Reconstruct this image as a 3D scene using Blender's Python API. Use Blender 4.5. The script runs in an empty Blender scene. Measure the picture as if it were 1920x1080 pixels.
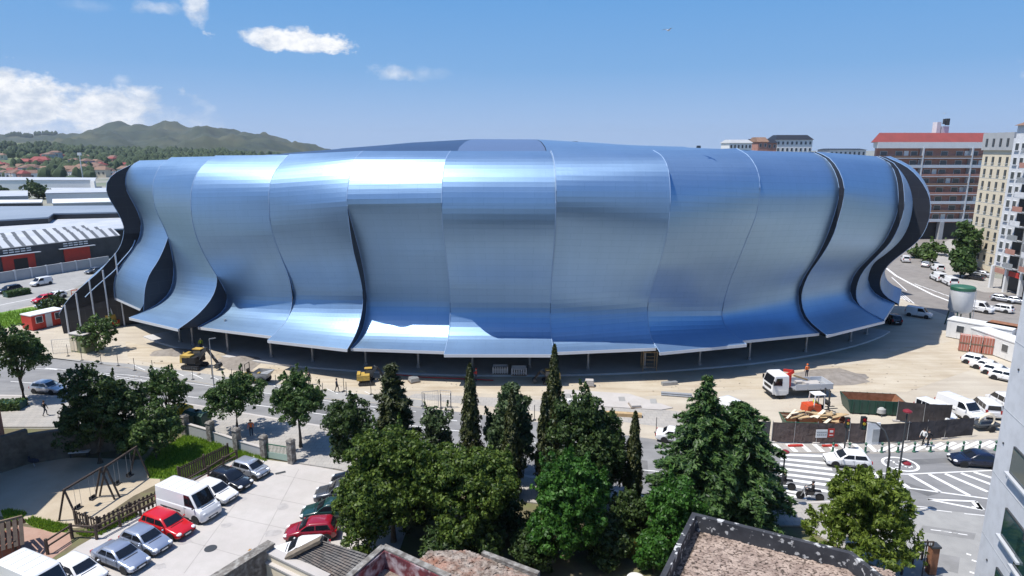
# Blue ribbon-clad stadium seen from a balcony, built as real geometry.
import bpy, bmesh, math, random
import numpy as np
from mathutils import Vector, Matrix
C = bpy.context.scene.collection
R = math.radians
rnd = random.Random(7)
# ------------------------------------------------------------------ camera model
F, HZ, H = 1200.0, 278.0, 26.0
PITCH = math.atan((540 - HZ) / F); CP, SP = math.cos(PITCH), math.sin(PITCH)
def ray(x, y):
    X = (x - 960) / F; Y = (y - 540) / F
    return (X, CP - Y * SP, -SP - Y * CP)
def P(x, y, z=0.0):
    """ground (or height z) point seen at a pixel of the 1920x1080 photograph"""
    d = ray(x, y); t = (z - H) / d[2]
    return Vector((d[0] * t, d[1] * t, z))
def PY(x, y, Y):
    d = ray(x, y); t = Y / d[1]
    return Vector((d[0] * t, Y, H + d[2] * t))
def head(x1, y1, x2, y2):
    a, b = P(x1, y1), P(x2, y2)
    return math.atan2(b.y - a.y, b.x - a.x)
# ------------------------------------------------------------------ materials
def mat(name, col, rough=0.7, metal=0.0, col2=None, scale=1.0, detail=4.0, bump=0.0, bscale=None, spec=0.5,
        lo=0.35, hi=0.65, col3=None, scale3=8.0, amt3=0.5, t3=(0.45, 0.7), an=None, emis=0.0, coat=0.0):
    m = bpy.data.materials.new(name); m.use_nodes = True
    nt = m.node_tree; N = nt.nodes; L = nt.links
    b = N['Principled BSDF']
    b.inputs['Roughness'].default_value = rough; b.inputs['Metallic'].default_value = metal
    b.inputs['Specular IOR Level'].default_value = spec
    b.inputs['Coat Weight'].default_value = coat
    b.inputs['Base Color'].default_value = (*col, 1)
    if col2 is not None or bump:
        tc = N.new('ShaderNodeTexCoord')
    if col2 is not None:
        n = N.new('ShaderNodeTexNoise'); n.inputs['Scale'].default_value = scale; n.inputs['Detail'].default_value = detail
        n.inputs['Roughness'].default_value = 0.62
        L.new(tc.outputs['Object'], n.inputs['Vector'])
        r = N.new('ShaderNodeValToRGB'); r.color_ramp.elements[0].position = lo; r.color_ramp.elements[1].position = hi
        r.color_ramp.elements[0].color = (*col, 1); r.color_ramp.elements[1].color = (*col2, 1)
        L.new(n.outputs['Fac'], r.inputs['Fac']); out = r.outputs['Color']
        if col3 is not None:
            n3 = N.new('ShaderNodeTexNoise'); n3.inputs['Scale'].default_value = scale3; n3.inputs['Detail'].default_value = 5
            if an:
                mp3 = N.new('ShaderNodeMapping'); mp3.inputs['Scale'].default_value = an; mp3.inputs['Rotation'].default_value = (0, 0, 0.12)
                L.new(tc.outputs['Object'], mp3.inputs['Vector']); L.new(mp3.outputs['Vector'], n3.inputs['Vector'])
            else: L.new(tc.outputs['Object'], n3.inputs['Vector'])
            r3 = N.new('ShaderNodeValToRGB'); r3.color_ramp.elements[0].position = t3[0]; r3.color_ramp.elements[1].position = t3[1]
            r3.color_ramp.elements[0].color = (0, 0, 0, 1); r3.color_ramp.elements[1].color = (amt3, amt3, amt3, 1)
            L.new(n3.outputs['Fac'], r3.inputs['Fac'])
            mx = N.new('ShaderNodeMixRGB'); L.new(r3.outputs['Color'], mx.inputs['Fac']); L.new(out, mx.inputs['Color1'])
            mx.inputs['Color2'].default_value = (*col3, 1); out = mx.outputs['Color']
        L.new(out, b.inputs['Base Color'])
    if bump:
        nb = N.new('ShaderNodeTexNoise'); nb.inputs['Scale'].default_value = bscale or scale * 4; nb.inputs['Detail'].default_value = 5
        L.new(tc.outputs['Object'], nb.inputs['Vector'])
        bp = N.new('ShaderNodeBump'); bp.inputs['Strength'].default_value = bump; bp.inputs['Distance'].default_value = 0.1
        L.new(nb.outputs['Fac'], bp.inputs['Height']); L.new(bp.outputs['Normal'], b.inputs['Normal'])
    if emis:
        b.inputs['Emission Color'].default_value = (*col, 1); b.inputs['Emission Strength'].default_value = emis
    return m
def leafmat(name, c1, c2, trans=0.25):
    m = bpy.data.materials.new(name); m.use_nodes = True
    nt = m.node_tree; N = nt.nodes; L = nt.links
    b = N['Principled BSDF']; b.inputs['Roughness'].default_value = 0.5; b.inputs['Specular IOR Level'].default_value = 0.35
    g = N.new('ShaderNodeNewGeometry'); r = N.new('ShaderNodeValToRGB')
    r.color_ramp.elements[0].color = (*c1, 1); r.color_ramp.elements[1].color = (*c2, 1)
    r.color_ramp.elements[0].position = 0.1; r.color_ramp.elements[1].position = 0.95
    L.new(g.outputs['Random Per Island'], r.inputs['Fac']); L.new(r.outputs['Color'], b.inputs['Base Color'])
    t = N.new('ShaderNodeBsdfTranslucent'); L.new(r.outputs['Color'], t.inputs['Color'])
    mx = N.new('ShaderNodeMixShader'); mx.inputs['Fac'].default_value = trans
    L.new(b.outputs['BSDF'], mx.inputs[1]); L.new(t.outputs['BSDF'], mx.inputs[2])
    L.new(mx.outputs['Shader'], N['Material Output'].inputs['Surface'])
    return m
def brickmat(name, c1, c2, mortar, bw, bh, rough=0.8, metal=0.0, msize=0.02, uv=False, squash=0, noise=0.0, bump=0.0):
    m = bpy.data.materials.new(name); m.use_nodes = True
    nt = m.node_tree; N = nt.nodes; L = nt.links
    b = N['Principled BSDF']; b.inputs['Roughness'].default_value = rough; b.inputs['Metallic'].default_value = metal
    tc = N.new('ShaderNodeTexCoord'); br = N.new('ShaderNodeTexBrick')
    br.inputs['Scale'].default_value = 1.0; br.inputs['Brick Width'].default_value = bw; br.inputs['Row Height'].default_value = bh
    br.inputs['Mortar Size'].default_value = msize; br.inputs['Mortar Smooth'].default_value = 0.2
    br.inputs['Color1'].default_value = (*c1, 1); br.inputs['Color2'].default_value = (*c2, 1); br.inputs['Mortar'].default_value = (*mortar, 1)
    L.new(tc.outputs['UV' if uv else 'Object'], br.inputs['Vector']); out = br.outputs['Color']
    if noise:
        n = N.new('ShaderNodeTexNoise'); n.inputs['Scale'].default_value = 0.35; n.inputs['Detail'].default_value = 6
        L.new(tc.outputs['UV' if uv else 'Object'], n.inputs['Vector'])
        mx = N.new('ShaderNodeMixRGB'); mx.blend_type = 'MULTIPLY'; mx.inputs['Fac'].default_value = noise
        L.new(out, mx.inputs['Color1']); L.new(n.outputs['Fac'], mx.inputs['Color2']); out = mx.outputs['Color']
    L.new(out, b.inputs['Base Color'])
    if bump:
        bp = N.new('ShaderNodeBump'); bp.inputs['Strength'].default_value = bump; bp.inputs['Distance'].default_value = 0.03; bp.invert = True
        L.new(br.outputs['Fac'], bp.inputs['Height']); L.new(bp.outputs['Normal'], b.inputs['Normal'])
    return m
M = {}
M['sand'] = mat('sand', (0.41, 0.355, 0.28), 0.95, col2=(0.49, 0.44, 0.355), scale=0.16, detail=8, col3=(0.35, 0.30, 0.24), scale3=1.0, amt3=0.6, an=(0.12, 0.9, 1), bump=0.5, bscale=1.4)
M['sand2'] = mat('packed_earth', (0.43, 0.365, 0.27), 0.95, col2=(0.50, 0.44, 0.345), scale=0.25, detail=8, col3=(0.34, 0.27, 0.19), scale3=1.0, amt3=0.7, an=(0.15, 1.3, 1), bump=0.6, bscale=1.0)
M['far_ground'] = mat('far_ground', (0.20, 0.20, 0.17), 0.95, col2=(0.32, 0.31, 0.28), scale=0.03, detail=8, col3=(0.08, 0.13, 0.05), scale3=0.02, amt3=0.8)
M['asphalt'] = mat('asphalt', (0.19, 0.188, 0.188), 0.9, col2=(0.25, 0.247, 0.243), scale=0.25, detail=8, col3=(0.135, 0.135, 0.138), scale3=1.0, an=(0.2, 1.2, 1), amt3=0.5, bump=0.15, bscale=12)
M['asphalt_pale'] = mat('asphalt_pale', (0.27, 0.265, 0.255), 0.9, col2=(0.33, 0.325, 0.31), scale=0.2, detail=8, col3=(0.2, 0.2, 0.195), scale3=0.9, amt3=0.4, bump=0.15, bscale=12)
M['asphalt_brown'] = mat('asphalt_brown', (0.20, 0.18, 0.165), 0.9, col2=(0.25, 0.23, 0.21), scale=0.12, detail=8, col3=(0.15, 0.14, 0.13), scale3=0.7, amt3=0.5)
M['pavement'] = brickmat('pavement', (0.40, 0.38, 0.35), (0.45, 0.42, 0.38), (0.30, 0.28, 0.26), 0.6, 0.6, 0.9, msize=0.02, noise=0.35)
M['concrete'] = mat('concrete', (0.42, 0.39, 0.365), 0.9, col2=(0.475, 0.445, 0.42), scale=0.35, detail=9, col3=(0.40, 0.38, 0.35), scale3=1.3, amt3=0.5, bump=0.1, bscale=10)
M['plinth'] = mat('plinth_concrete', (0.46, 0.45, 0.44), 0.85, col2=(0.54, 0.53, 0.52), scale=0.4, detail=6)
M['playsand'] = mat('playground_sand', (0.40, 0.33, 0.235), 0.95, col2=(0.46, 0.39, 0.29), scale=0.5, detail=8, bump=0.2, bscale=6)
M['soil'] = mat('soil', (0.10, 0.085, 0.05), 0.95, col2=(0.19, 0.15, 0.09), scale=0.5, detail=8, col3=(0.09, 0.13, 0.03), scale3=0.5, amt3=0.7, bump=0.5)
M['grass'] = mat('grass', (0.09, 0.19, 0.02), 0.9, col2=(0.15, 0.27, 0.03), scale=0.6, detail=8, bump=0.5, bscale=15)
M['dry_grass'] = mat('dry_grass', (0.20, 0.21, 0.05), 0.9, col2=(0.30, 0.24, 0.09), scale=0.8, detail=8, bump=0.5, bscale=15)
M['grey_earth'] = mat('grey_gravel', (0.20, 0.175, 0.15), 0.95, col2=(0.28, 0.25, 0.22), scale=1.2, detail=9, bump=0.9, bscale=2.5)
M['white_paint'] = mat('road_paint', (0.72, 0.71, 0.69), 0.8, col2=(0.55, 0.54, 0.52), scale=1.5, detail=8, lo=0.5, hi=0.8)
M['hill'] = mat('hill_forest', (0.012, 0.024, 0.013), 0.95, col2=(0.034, 0.050, 0.022), scale=0.035, detail=14, col3=(0.075, 0.078, 0.038), scale3=0.006, amt3=0.8, bump=1.0, bscale=0.05)
M['field'] = mat('hill_fields', (0.04, 0.065, 0.022), 0.95, col2=(0.10, 0.135, 0.05), scale=0.012, detail=9, col3=(0.19, 0.22, 0.085), scale3=0.011, amt3=0.9)
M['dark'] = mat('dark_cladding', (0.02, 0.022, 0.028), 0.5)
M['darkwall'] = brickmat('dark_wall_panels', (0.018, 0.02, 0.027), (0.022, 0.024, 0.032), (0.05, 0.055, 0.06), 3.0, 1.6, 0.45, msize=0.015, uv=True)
M['black'] = mat('black', (0.012, 0.012, 0.014), 0.6)
M['rubber'] = mat('tyre_rubber', (0.018, 0.018, 0.018), 0.85)
M['glass'] = mat('car_glass', (0.012, 0.014, 0.018), 0.06, spec=0.6)
M['winglass'] = mat('window_glass', (0.035, 0.045, 0.055), 0.12, col2=(0.10, 0.105, 0.11), scale=0.4, spec=0.6)
M['teal_glass'] = mat('teal_window_glass', (0.015, 0.05, 0.055), 0.06, spec=0.7)
M['rim'] = mat('wheel_rim', (0.55, 0.56, 0.57), 0.35, 0.7)
M['steel'] = mat('grey_steel', (0.42, 0.43, 0.44), 0.5, 0.5, col2=(0.34, 0.35, 0.36), scale=2)
M['dsteel'] = mat('dark_steel', (0.06, 0.065, 0.07), 0.5, 0.3)
M['white'] = mat('white_coating', (0.72, 0.72, 0.71), 0.5, col2=(0.64, 0.64, 0.63), scale=1.2, detail=6, lo=0.45, hi=0.8)
M['wwall'] = mat('white_render', (0.66, 0.67, 0.69), 0.85, col2=(0.56, 0.57, 0.585), scale=0.5, detail=9, lo=0.4, hi=0.8, col3=(0.45, 0.45, 0.45), scale3=2.0, amt3=0.3)
M['cream'] = mat('cream_render', (0.70, 0.61, 0.46), 0.85, col2=(0.63, 0.55, 0.42), scale=0.5, detail=6)
M['greywall'] = mat('grey_render', (0.40, 0.41, 0.42), 0.85, col2=(0.34, 0.35, 0.36), scale=0.4, detail=6)
M['paleroof'] = mat('pale_metal_roof', (0.46, 0.48, 0.51), 0.6, 0.0, col2=(0.38, 0.41, 0.45), scale=0.06, detail=6, col3=(0.6, 0.6, 0.6), scale3=0.3, amt3=0.5)
M['blueroof'] = mat('grey_blue_roof', (0.27, 0.31, 0.36), 0.5, 0.0, col2=(0.22, 0.26, 0.31), scale=0.05, detail=6)
M['whiteroof'] = brickmat('ribbed_white_roof', (0.62, 0.63, 0.64), (0.42, 0.44, 0.46), (0.28, 0.30, 0.32), 60.0, 1.6, 0.6, msize=0.18)
M['brickred'] = brickmat('red_brick', (0.30, 0.10, 0.06), (0.24, 0.08, 0.05), (0.2, 0.15, 0.12), 0.5, 0.16, 0.9)
M['road_patch'] = mat('road_patch', (0.12, 0.12, 0.122), 0.9, col2=(0.165, 0.163, 0.16), scale=.8, detail=8)
M['road_patch_pale'] = mat('road_patch_pale', (0.20, 0.197, 0.19), 0.9, col2=(0.26, 0.255, 0.25), scale=.8, detail=8)
M['concrete_joint'] = mat('concrete_joint', (0.24, 0.22, 0.20), .95, col2=(0.33, 0.31, 0.29), scale=1)
M['oil_stain'] = mat('oil_stain', (0.33, 0.31, 0.295), .7, col2=(0.42, 0.395, 0.375), scale=2.5, detail=6)
M['redroof'] = mat('red_roof', (0.27, 0.055, 0.05), 0.8, col2=(0.22, 0.05, 0.045), scale=0.5)
M['tile'] = mat('clay_tiles', (0.20, 0.12, 0.09), 0.9, col2=(0.15, 0.09, 0.07), scale=0.15, detail=6)
M['orange_tile'] = mat('orange_tiles', (0.25, 0.15, 0.10), 0.85, col2=(0.18, 0.11, 0.08), scale=0.8)
M['redbrown'] = mat('red_brown_wall', (0.44, 0.23, 0.18), 0.8, col2=(0.34, 0.17, 0.135), scale=0.4)
M['red'] = mat('red_paint', (0.50, 0.03, 0.02), 0.5, col2=(0.40, 0.03, 0.02), scale=1.5)
M['orange'] = mat('orange_paint', (0.58, 0.075, 0.02), 0.5, col2=(0.45, 0.065, 0.02), scale=2)
M['yellow'] = mat('yellow_paint', (0.52, 0.34, 0.06), 0.6, col2=(0.36, 0.25, 0.07), scale=2)
M['hivis'] = mat('hi_vis_fabric', (0.55, 0.65, 0.03), 0.8)
M['hiorange'] = mat('orange_fabric', (0.75, 0.16, 0.03), 0.8)
M['green'] = mat('green_paint', (0.02, 0.13, 0.07), 0.5, col2=(0.03, 0.10, 0.06), scale=2)
M['dgreen'] = mat('dark_green_paint', (0.015, 0.06, 0.045), 0.45)
M['olive'] = mat('olive_paint', (0.23, 0.25, 0.12), 0.7, col2=(0.30, 0.31, 0.18), scale=1.5)
M['skin'] = mat('skin', (0.50, 0.30, 0.21), 0.6)
M['hair'] = mat('dark_hair', (0.02, 0.014, 0.01), 0.7)
M['denim'] = mat('dark_trousers', (0.03, 0.035, 0.055), 0.85)
M['blackcloth'] = mat('black_cloth', (0.015, 0.015, 0.017), 0.85)
M['whitecloth'] = mat('white_cloth', (0.7, 0.7, 0.68), 0.85)
M['wood'] = mat('weathered_wood', (0.16, 0.115, 0.075), 0.85, col2=(0.23, 0.17, 0.115), scale=2.5, detail=6)
M['darkwood'] = mat('dark_stained_wood', (0.055, 0.04, 0.03), 0.85, col2=(0.085, 0.06, 0.045), scale=2.5, detail=6)
M['palewood'] = mat('pale_timber', (0.50, 0.36, 0.19), 0.85, col2=(0.38, 0.26, 0.14), scale=2)
M['bark'] = mat('bark', (0.085, 0.065, 0.045), 0.95, col2=(0.14, 0.115, 0.085), scale=3, detail=6, bump=0.8)
M['stone'] = mat('lichen_stone', (0.10, 0.09, 0.08), 0.95, col2=(0.22, 0.20, 0.175), scale=1.5, detail=8, col3=(0.40, 0.39, 0.36), scale3=3.5, amt3=0.7, bump=0.7, bscale=5)
M['rubble'] = mat('rubble_wall', (0.11, 0.09, 0.065), 0.95, col2=(0.20, 0.165, 0.125), scale=1.4, detail=8, bump=1.0, bscale=3)
M['tar'] = mat('tarred_parapet', (0.022, 0.024, 0.03), 0.85, col2=(0.05, 0.052, 0.06), scale=1.2, detail=8, col3=(0.55, 0.55, 0.54), scale3=3.6, amt3=0.85, t3=(0.595, 0.64))
M['redstain'] = mat('red_flaking_paint', (0.20, 0.03, 0.035), 0.8, col2=(0.08, 0.02, 0.03), scale=1.2, detail=8, col3=(0.5, 0.45, 0.47), scale3=2.2, amt3=0.9)
M['mesh'] = mat('fence_netting', (0.035, 0.03, 0.03), 0.9, col2=(0.07, 0.06, 0.06), scale=0.9, detail=6)
M['mesh2'] = mat('brown_netting', (0.075, 0.055, 0.05), 0.9, col2=(0.13, 0.10, 0.09), scale=0.8, detail=6, bump=0.5)
M['rust'] = mat('rusty_metal', (0.20, 0.085, 0.04), 0.9, col2=(0.30, 0.14, 0.08), scale=2.5, detail=8)
M['pallet_red'] = mat('red_blocks', (0.42, 0.14, 0.10), 0.85, col2=(0.34, 0.11, 0.08), scale=3)
M['light'] = mat('lamp_glass', (0.75, 0.76, 0.78), 0.1)
M['redlight'] = mat('tail_lamp', (0.35, 0.01, 0.01), 0.15)
M['plate'] = mat('number_plate', (0.75, 0.75, 0.72), 0.4)
M['yellow_plastic'] = mat('yellow_plastic', (0.60, 0.42, 0.03), 0.45, col2=(0.50, 0.34, 0.03), scale=2)
def paint(name, c, metal=0.0, rough=0.25):
    return mat('paint_' + name, c, rough, metal, coat=0.6, spec=0.5)
PAINT = dict(white=paint('white', (0.74, 0.74, 0.74)), red=paint('red', (0.52, 0.012, 0.016)), darkred=paint('dark_red', (0.26, 0.008, 0.02)),
             silver=paint('silver', (0.50, 0.52, 0.56), 0.6, 0.32), bluesilver=paint('blue_silver', (0.40, 0.45, 0.55), 0.6, 0.32),
             black=paint('black', (0.012, 0.013, 0.018)), navy=paint('navy', (0.010, 0.014, 0.035)), grey=paint('grey', (0.10, 0.105, 0.115), 0.4),
             green=paint('bottle_green', (0.012, 0.045, 0.04)), blue=paint('light_blue', (0.30, 0.42, 0.55)))
# stadium metal: brushed blue panels; seams come from the UV brick grid
def ribbon_material():
    m = bpy.data.materials.new('blue_metal_panels'); m.use_nodes = True
    nt = m.node_tree; N = nt.nodes; L = nt.links
    b = N['Principled BSDF']; b.inputs['Metallic'].default_value = 0.8
    tc = N.new('ShaderNodeTexCoord'); br = N.new('ShaderNodeTexBrick')
    br.inputs['Scale'].default_value = 1; br.inputs['Brick Width'].default_value = 3.1; br.inputs['Row Height'].default_value = 0.82
    br.inputs['Mortar Size'].default_value = 0.014; br.inputs['Mortar Smooth'].default_value = 0.3; br.offset = 0.37
    br.inputs['Color1'].default_value = (*RIB1, 1); br.inputs['Color2'].default_value = (*RIB2, 1)
    br.inputs['Mortar'].default_value = (RIB1[0] * .74, RIB1[1] * .77, RIB1[2] * .82, 1)
    L.new(tc.outputs['UV'], br.inputs['Vector']); ms = N.new('ShaderNodeMapping'); ms.inputs['Scale'].default_value = (1.1, 0.07, 1); L.new(tc.outputs['UV'], ms.inputs['Vector'])
    ns = N.new('ShaderNodeTexNoise'); ns.inputs['Scale'].default_value = 1.0; ns.inputs['Detail'].default_value = 7; L.new(ms.outputs['Vector'], ns.inputs['Vector'])
    rs = N.new('ShaderNodeMapRange'); rs.inputs['From Min'].default_value = .3; rs.inputs['From Max'].default_value = .7; rs.inputs['To Min'].default_value = .965; rs.inputs['To Max'].default_value = 1.015; L.new(ns.outputs['Fac'], rs.inputs['Value'])
    md = N.new('ShaderNodeMixRGB'); md.blend_type = 'MULTIPLY'; md.inputs['Fac'].default_value = 1; L.new(br.outputs['Color'], md.inputs['Color1']); L.new(rs.outputs['Result'], md.inputs['Color2']); L.new(md.outputs['Color'], b.inputs['Base Color'])   # faint dirt streaks
    n = N.new('ShaderNodeTexNoise'); n.inputs['Scale'].default_value = 0.5; n.inputs['Detail'].default_value = 3
    mp = N.new('ShaderNodeMapping'); mp.inputs['Scale'].default_value = (0.25, 1.6, 1)
    L.new(tc.outputs['UV'], mp.inputs['Vector']); L.new(mp.outputs['Vector'], n.inputs['Vector'])
    mr = N.new('ShaderNodeMapRange'); mr.inputs['To Min'].default_value = 0.36; mr.inputs['To Max'].default_value = 0.48
    L.new(n.outputs['Fac'], mr.inputs['Value']); L.new(mr.outputs['Result'], b.inputs['Roughness'])
    bp = N.new('ShaderNodeBump'); bp.inputs['Strength'].default_value = 0.05; bp.inputs['Distance'].default_value = 0.2
    L.new(n.outputs['Fac'], bp.inputs['Height'])
    bp2 = N.new('ShaderNodeBump'); bp2.inputs['Strength'].default_value = 0.12; bp2.inputs['Distance'].default_value = 0.02; bp2.invert = True
    L.new(br.outputs['Fac'], bp2.inputs['Height']); L.new(bp.outputs['Normal'], bp2.inputs['Normal']); L.new(bp2.outputs['Normal'], b.inputs['Normal'])
    return m
RIB1, RIB2 = (0.268, 0.412, 0.595), (0.275, 0.42, 0.603)
M['ribbon'] = ribbon_material()
M['trim'] = mat('pale_edge_trim', (0.30, 0.42, 0.60), 0.7, 0.0)
M['roofdark'] = mat('roof_metal_dark_reflection', (0.045, 0.085, 0.17), 0.5, 0.3)  # same roof metal, its darker reflection put into the colour
M['roofgrey'] = mat('roof_metal_grey_reflection', (0.15, 0.22, 0.36), 0.5, 0.5)  # centre strip: greyer reflection of the roof metal set as colour
M['fascia'] = mat('pale_grey_fascia', (0.55, 0.57, 0.60), 0.5, 0.2)
# ------------------------------------------------------------------ mesh builder
class MB:
    def __init__(s): s.v = []; s.f = []; s.m = []; s.uv = {}
    def face(s, pts, mi=0, uv=None):
        k = len(s.v); s.v += [tuple(p) for p in pts]; 
        if uv: s.uv[len(s.f)] = uv
        s.f.append(tuple(range(k, k + len(pts)))); s.m.append(mi); return s
    def box(s, cx, cy, cz, sx, sy, sz, rz=0, mi=0, tx=1.0, ty=1.0):
        """box with base-centre cz at the bottom; tx,ty taper the top"""
        k = len(s.v); ca, sa = math.cos(rz), math.sin(rz)
        for z, ax, ay in ((cz, 1, 1), (cz + sz, tx, ty)):
            for a, b in ((-1, -1), (1, -1), (1, 1), (-1, 1)):
                x, y = a * sx / 2 * ax, b * sy / 2 * ay
                s.v.append((cx + x * ca - y * sa, cy + x * sa + y * ca, z))
        for f in ((3, 2, 1, 0), (4, 5, 6, 7), (0, 1, 5, 4), (1, 2, 6, 5), (2, 3, 7, 6), (3, 0, 4, 7)):
            s.f.append(tuple(k + i for i in f)); s.m.append(mi)
        return s
    def bar(s, a, b, w, h=None, mi=0):
        a, b = Vector(a), Vector(b); h = h or w; d = (b - a).normalized()
        u = d.cross(Vector((0, 0, 1))); u = u.normalized() if u.length > 1e-4 else Vector((1, 0, 0)); v = u.cross(d).normalized()
        k = len(s.v)
        for p in (a, b):
            for i, j in ((-1, -1), (1, -1), (1, 1), (-1, 1)): s.v.append(tuple(p + u * (i * w / 2) + v * (j * h / 2)))
        for f in ((3, 2, 1, 0), (4, 5, 6, 7), (0, 1, 5, 4), (1, 2, 6, 5), (2, 3, 7, 6), (3, 0, 4, 7)):
            s.f.append(tuple(k + i for i in f)); s.m.append(mi)
        return s
    def rings(s, rings, close=True, cap=True, mi=0):
        k = len(s.v); n = len(rings[0])
        for r in rings: s.v += [tuple(p) for p in r]
        for i in range(len(rings) - 1):
            for j in range(n if close else n - 1):
                a = k + i * n + j; b = k + i * n + (j + 1) % n
                s.f.append((a, b, b + n, a + n)); s.m.append(mi)
        if cap:
            s.f.append(tuple(reversed(range(k, k + n)))); s.m.append(mi)
            s.f.append(tuple(range(k + (len(rings) - 1) * n, k + len(rings) * n))); s.m.append(mi)
        return s
    def tube(s, pts, r, n=8, mi=0):
        pts = [Vector(p) for p in pts]; rs = r if isinstance(r, (list, tuple)) else [r] * len(pts); out = []
        ref = Vector((0, 0, 1))
        for i, p in enumerate(pts):
            d = (pts[min(i + 1, len(pts) - 1)] - pts[max(i - 1, 0)]).normalized()
            u = d.cross(ref); u = u.normalized() if u.length > 1e-3 else d.cross(Vector((1, 0, 0))).normalized()
            w = d.cross(u)
            out.append([p + (u * math.cos(t) + w * math.sin(t)) * rs[i] for t in (2 * math.pi * j / n for j in range(n))])
        return s.rings(out, mi=mi)
    def lathe(s, prof, c=(0, 0, 0), n=20, axis='z', mi=0):
        out = []
        for r, h in prof:
            ring = []
            for j in range(n):
                t = 2 * math.pi * j / n; a, b = r * math.cos(t), r * math.sin(t)
                ring.append((c[0] + a, c[1] + b, c[2] + h) if axis == 'z' else (c[0] + a, c[1] + h, c[2] + b) if axis == 'y' else (c[0] + h, c[1] + a, c[2] + b))
            out.append(ring)
        return s.rings(out, mi=mi)
    def ball(s, c, rx, ry=None, rz=None, n=10, m=6, mi=0):
        ry = ry or rx; rz = rz or rx
        return s.rings([[(c[0] + rx * math.sin(a) * math.cos(t), c[1] + ry * math.sin(a) * math.sin(t), c[2] + rz * math.cos(a)) for t in (2 * math.pi * j / n for j in range(n))]
                        for a in (math.pi * (0.02 + 0.96 * i / m) for i in range(m, -1, -1))], mi=mi)
    def prism(s, poly, z0, z1, mi=0):
        return s.rings([[(p[0], p[1], z0) for p in poly], [(p[0], p[1], z1) for p in poly]], mi=mi)
    def extr(s, poly, d, mi=0):
        d = Vector(d); return s.rings([[Vector(p) for p in poly], [Vector(p) + d for p in poly]], mi=mi)
    def mesh(s, name, mats, smooth=None):
        me = bpy.data.meshes.new(name); me.from_pydata(s.v, [], s.f)
        for m in (mats if isinstance(mats, (list, tuple)) else [mats]): me.materials.append(M[m] if isinstance(m, str) else m)
        me.polygons.foreach_set('material_index', s.m)
        if s.uv:
            l = me.uv_layers.new(name='UVMap')
            for fi, uvs in s.uv.items():
                for li, q in zip(me.polygons[fi].loop_indices, uvs): l.data[li].uv = q
        bm = bmesh.new(); bm.from_mesh(me); bmesh.ops.recalc_face_normals(bm, faces=bm.faces); bm.to_mesh(me); bm.free()
        if smooth is not None:
            me.polygons.foreach_set('use_smooth', [True] * len(me.polygons)); me.set_sharp_from_angle(angle=R(smooth))
        return me
    def build(s, name, mats, parent=None, smooth=None):
        return link(s.mesh(name, mats, smooth), name, parent)
def link(me, name, parent=None, loc=None):
    o = bpy.data.objects.new(name, me); C.objects.link(o)
    if parent: o.parent = parent
    if loc: o.location = loc
    return o
def thing(name, label, cat, loc=(0, 0, 0), rz=0.0, group=None):
    o = bpy.data.objects.new(name, None); C.objects.link(o); o.location = loc; o.rotation_euler = (0, 0, rz); o.empty_display_size = 0.3
    return tag(o, label, cat, group)
def tag(o, label, cat, group=None):
    o['label'] = label; o['category'] = cat
    if group: o['group'] = group
    return o
def struct(o, kind='structure', label=None, cat=None):
    o['kind'] = kind
    if label: o['label'] = label
    if cat: o['category'] = cat
    return o
def dup(root, loc, rz=None, label=None, group=None, scale=None, cat=None):
    r = root.copy(); C.objects.link(r); r.location = loc
    if rz is not None: r.rotation_euler = (0, 0, rz)
    if label: r['label'] = label
    if group: r['group'] = group
    if cat: r['category'] = cat
    if scale is not None: r.scale = scale if isinstance(scale, (tuple, list)) else (scale,) * 3
    for ch in list(root.children):
        c = ch.copy(); C.objects.link(c); c.parent = r
        for g in list(ch.children):
            d = g.copy(); C.objects.link(d); d.parent = c
    return r
def kill(root):
    for ch in list(root.children):
        for g in list(ch.children): bpy.data.objects.remove(g)
        bpy.data.objects.remove(ch)
    bpy.data.objects.remove(root)
def sheet(name, pix, z, m, kind='structure', label=None, cat=None, world=False, sub=0):
    pts = [Vector((q[0], q[1], z)) if world else P(q[0], q[1], z) for q in pix]
    b = MB().face(pts); o = b.build(name, m)
    return struct(o, kind, label, cat)
def slab(name, pix, z1, m, z0=-0.05, world=False):
    pts = [Vector((q[0], q[1], 0)) if world else P(q[0], q[1], z1) for q in pix]
    return struct(MB().prism(pts, z0, z1).build(name, m))
# ------------------------------------------------------------------ STADIUM
SA, SB, SY = 65.0, 38.0, 106.0
def seam(X):
    y = SY - SB * math.sqrt(max(0.0, 1 - (X / SA) ** 2)); n = Vector((X / SA ** 2, (y - SY) / SB ** 2)); n.normalize()
    return Vector((X, y)), n
# profiles of each panel's left (L) and right (R) rim at a seam: (offset outward, height), top to lip
L1 = [(-6.9, 24.25), (-5.8, 23.6), (-5.1, 22.67), (-4.72, 21.31), (-4.72, 20.16), (-5.02, 19.1), (-5.54, 17.7), (-5.95, 16.2), (-6.0, 14.62), (-5.6, 13.05), (-4.64, 11.38), (-3.44, 9.89), (-2.41, 8.56), (-1.75, 7.04), (-1.5, 5.5), (-1.45, 4.4)]
R0 = [(-5.6, 23.6), (-4.6, 23.1), (-3.68, 22.6), (-2.65, 21.6), (-2.24, 20.4), (-2.46, 18.9), (-3.2, 17.1), (-3.75, 15.2), (-3.65, 13.6), (-2.9, 11.69), (-1.44, 10.01), (0.07, 8.44), (2.58, 6.37), (4.38, 4.65), (5.5, 2.9)]
R1 = [(-9.0, 24.5), (-7.6, 23.7), (-6.9, 22.5), (-6.4, 21.3), (-6.3, 20.0), (-6.5, 18.4), (-6.9, 16.6), (-6.9, 15.2), (-6.48, 13.96), (-5.82, 12.56), (-4.77, 10.84), (-3.46, 9.18), (-2.71, 7.45), (-2.36, 5.65), (-2.19, 4.4)]
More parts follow.
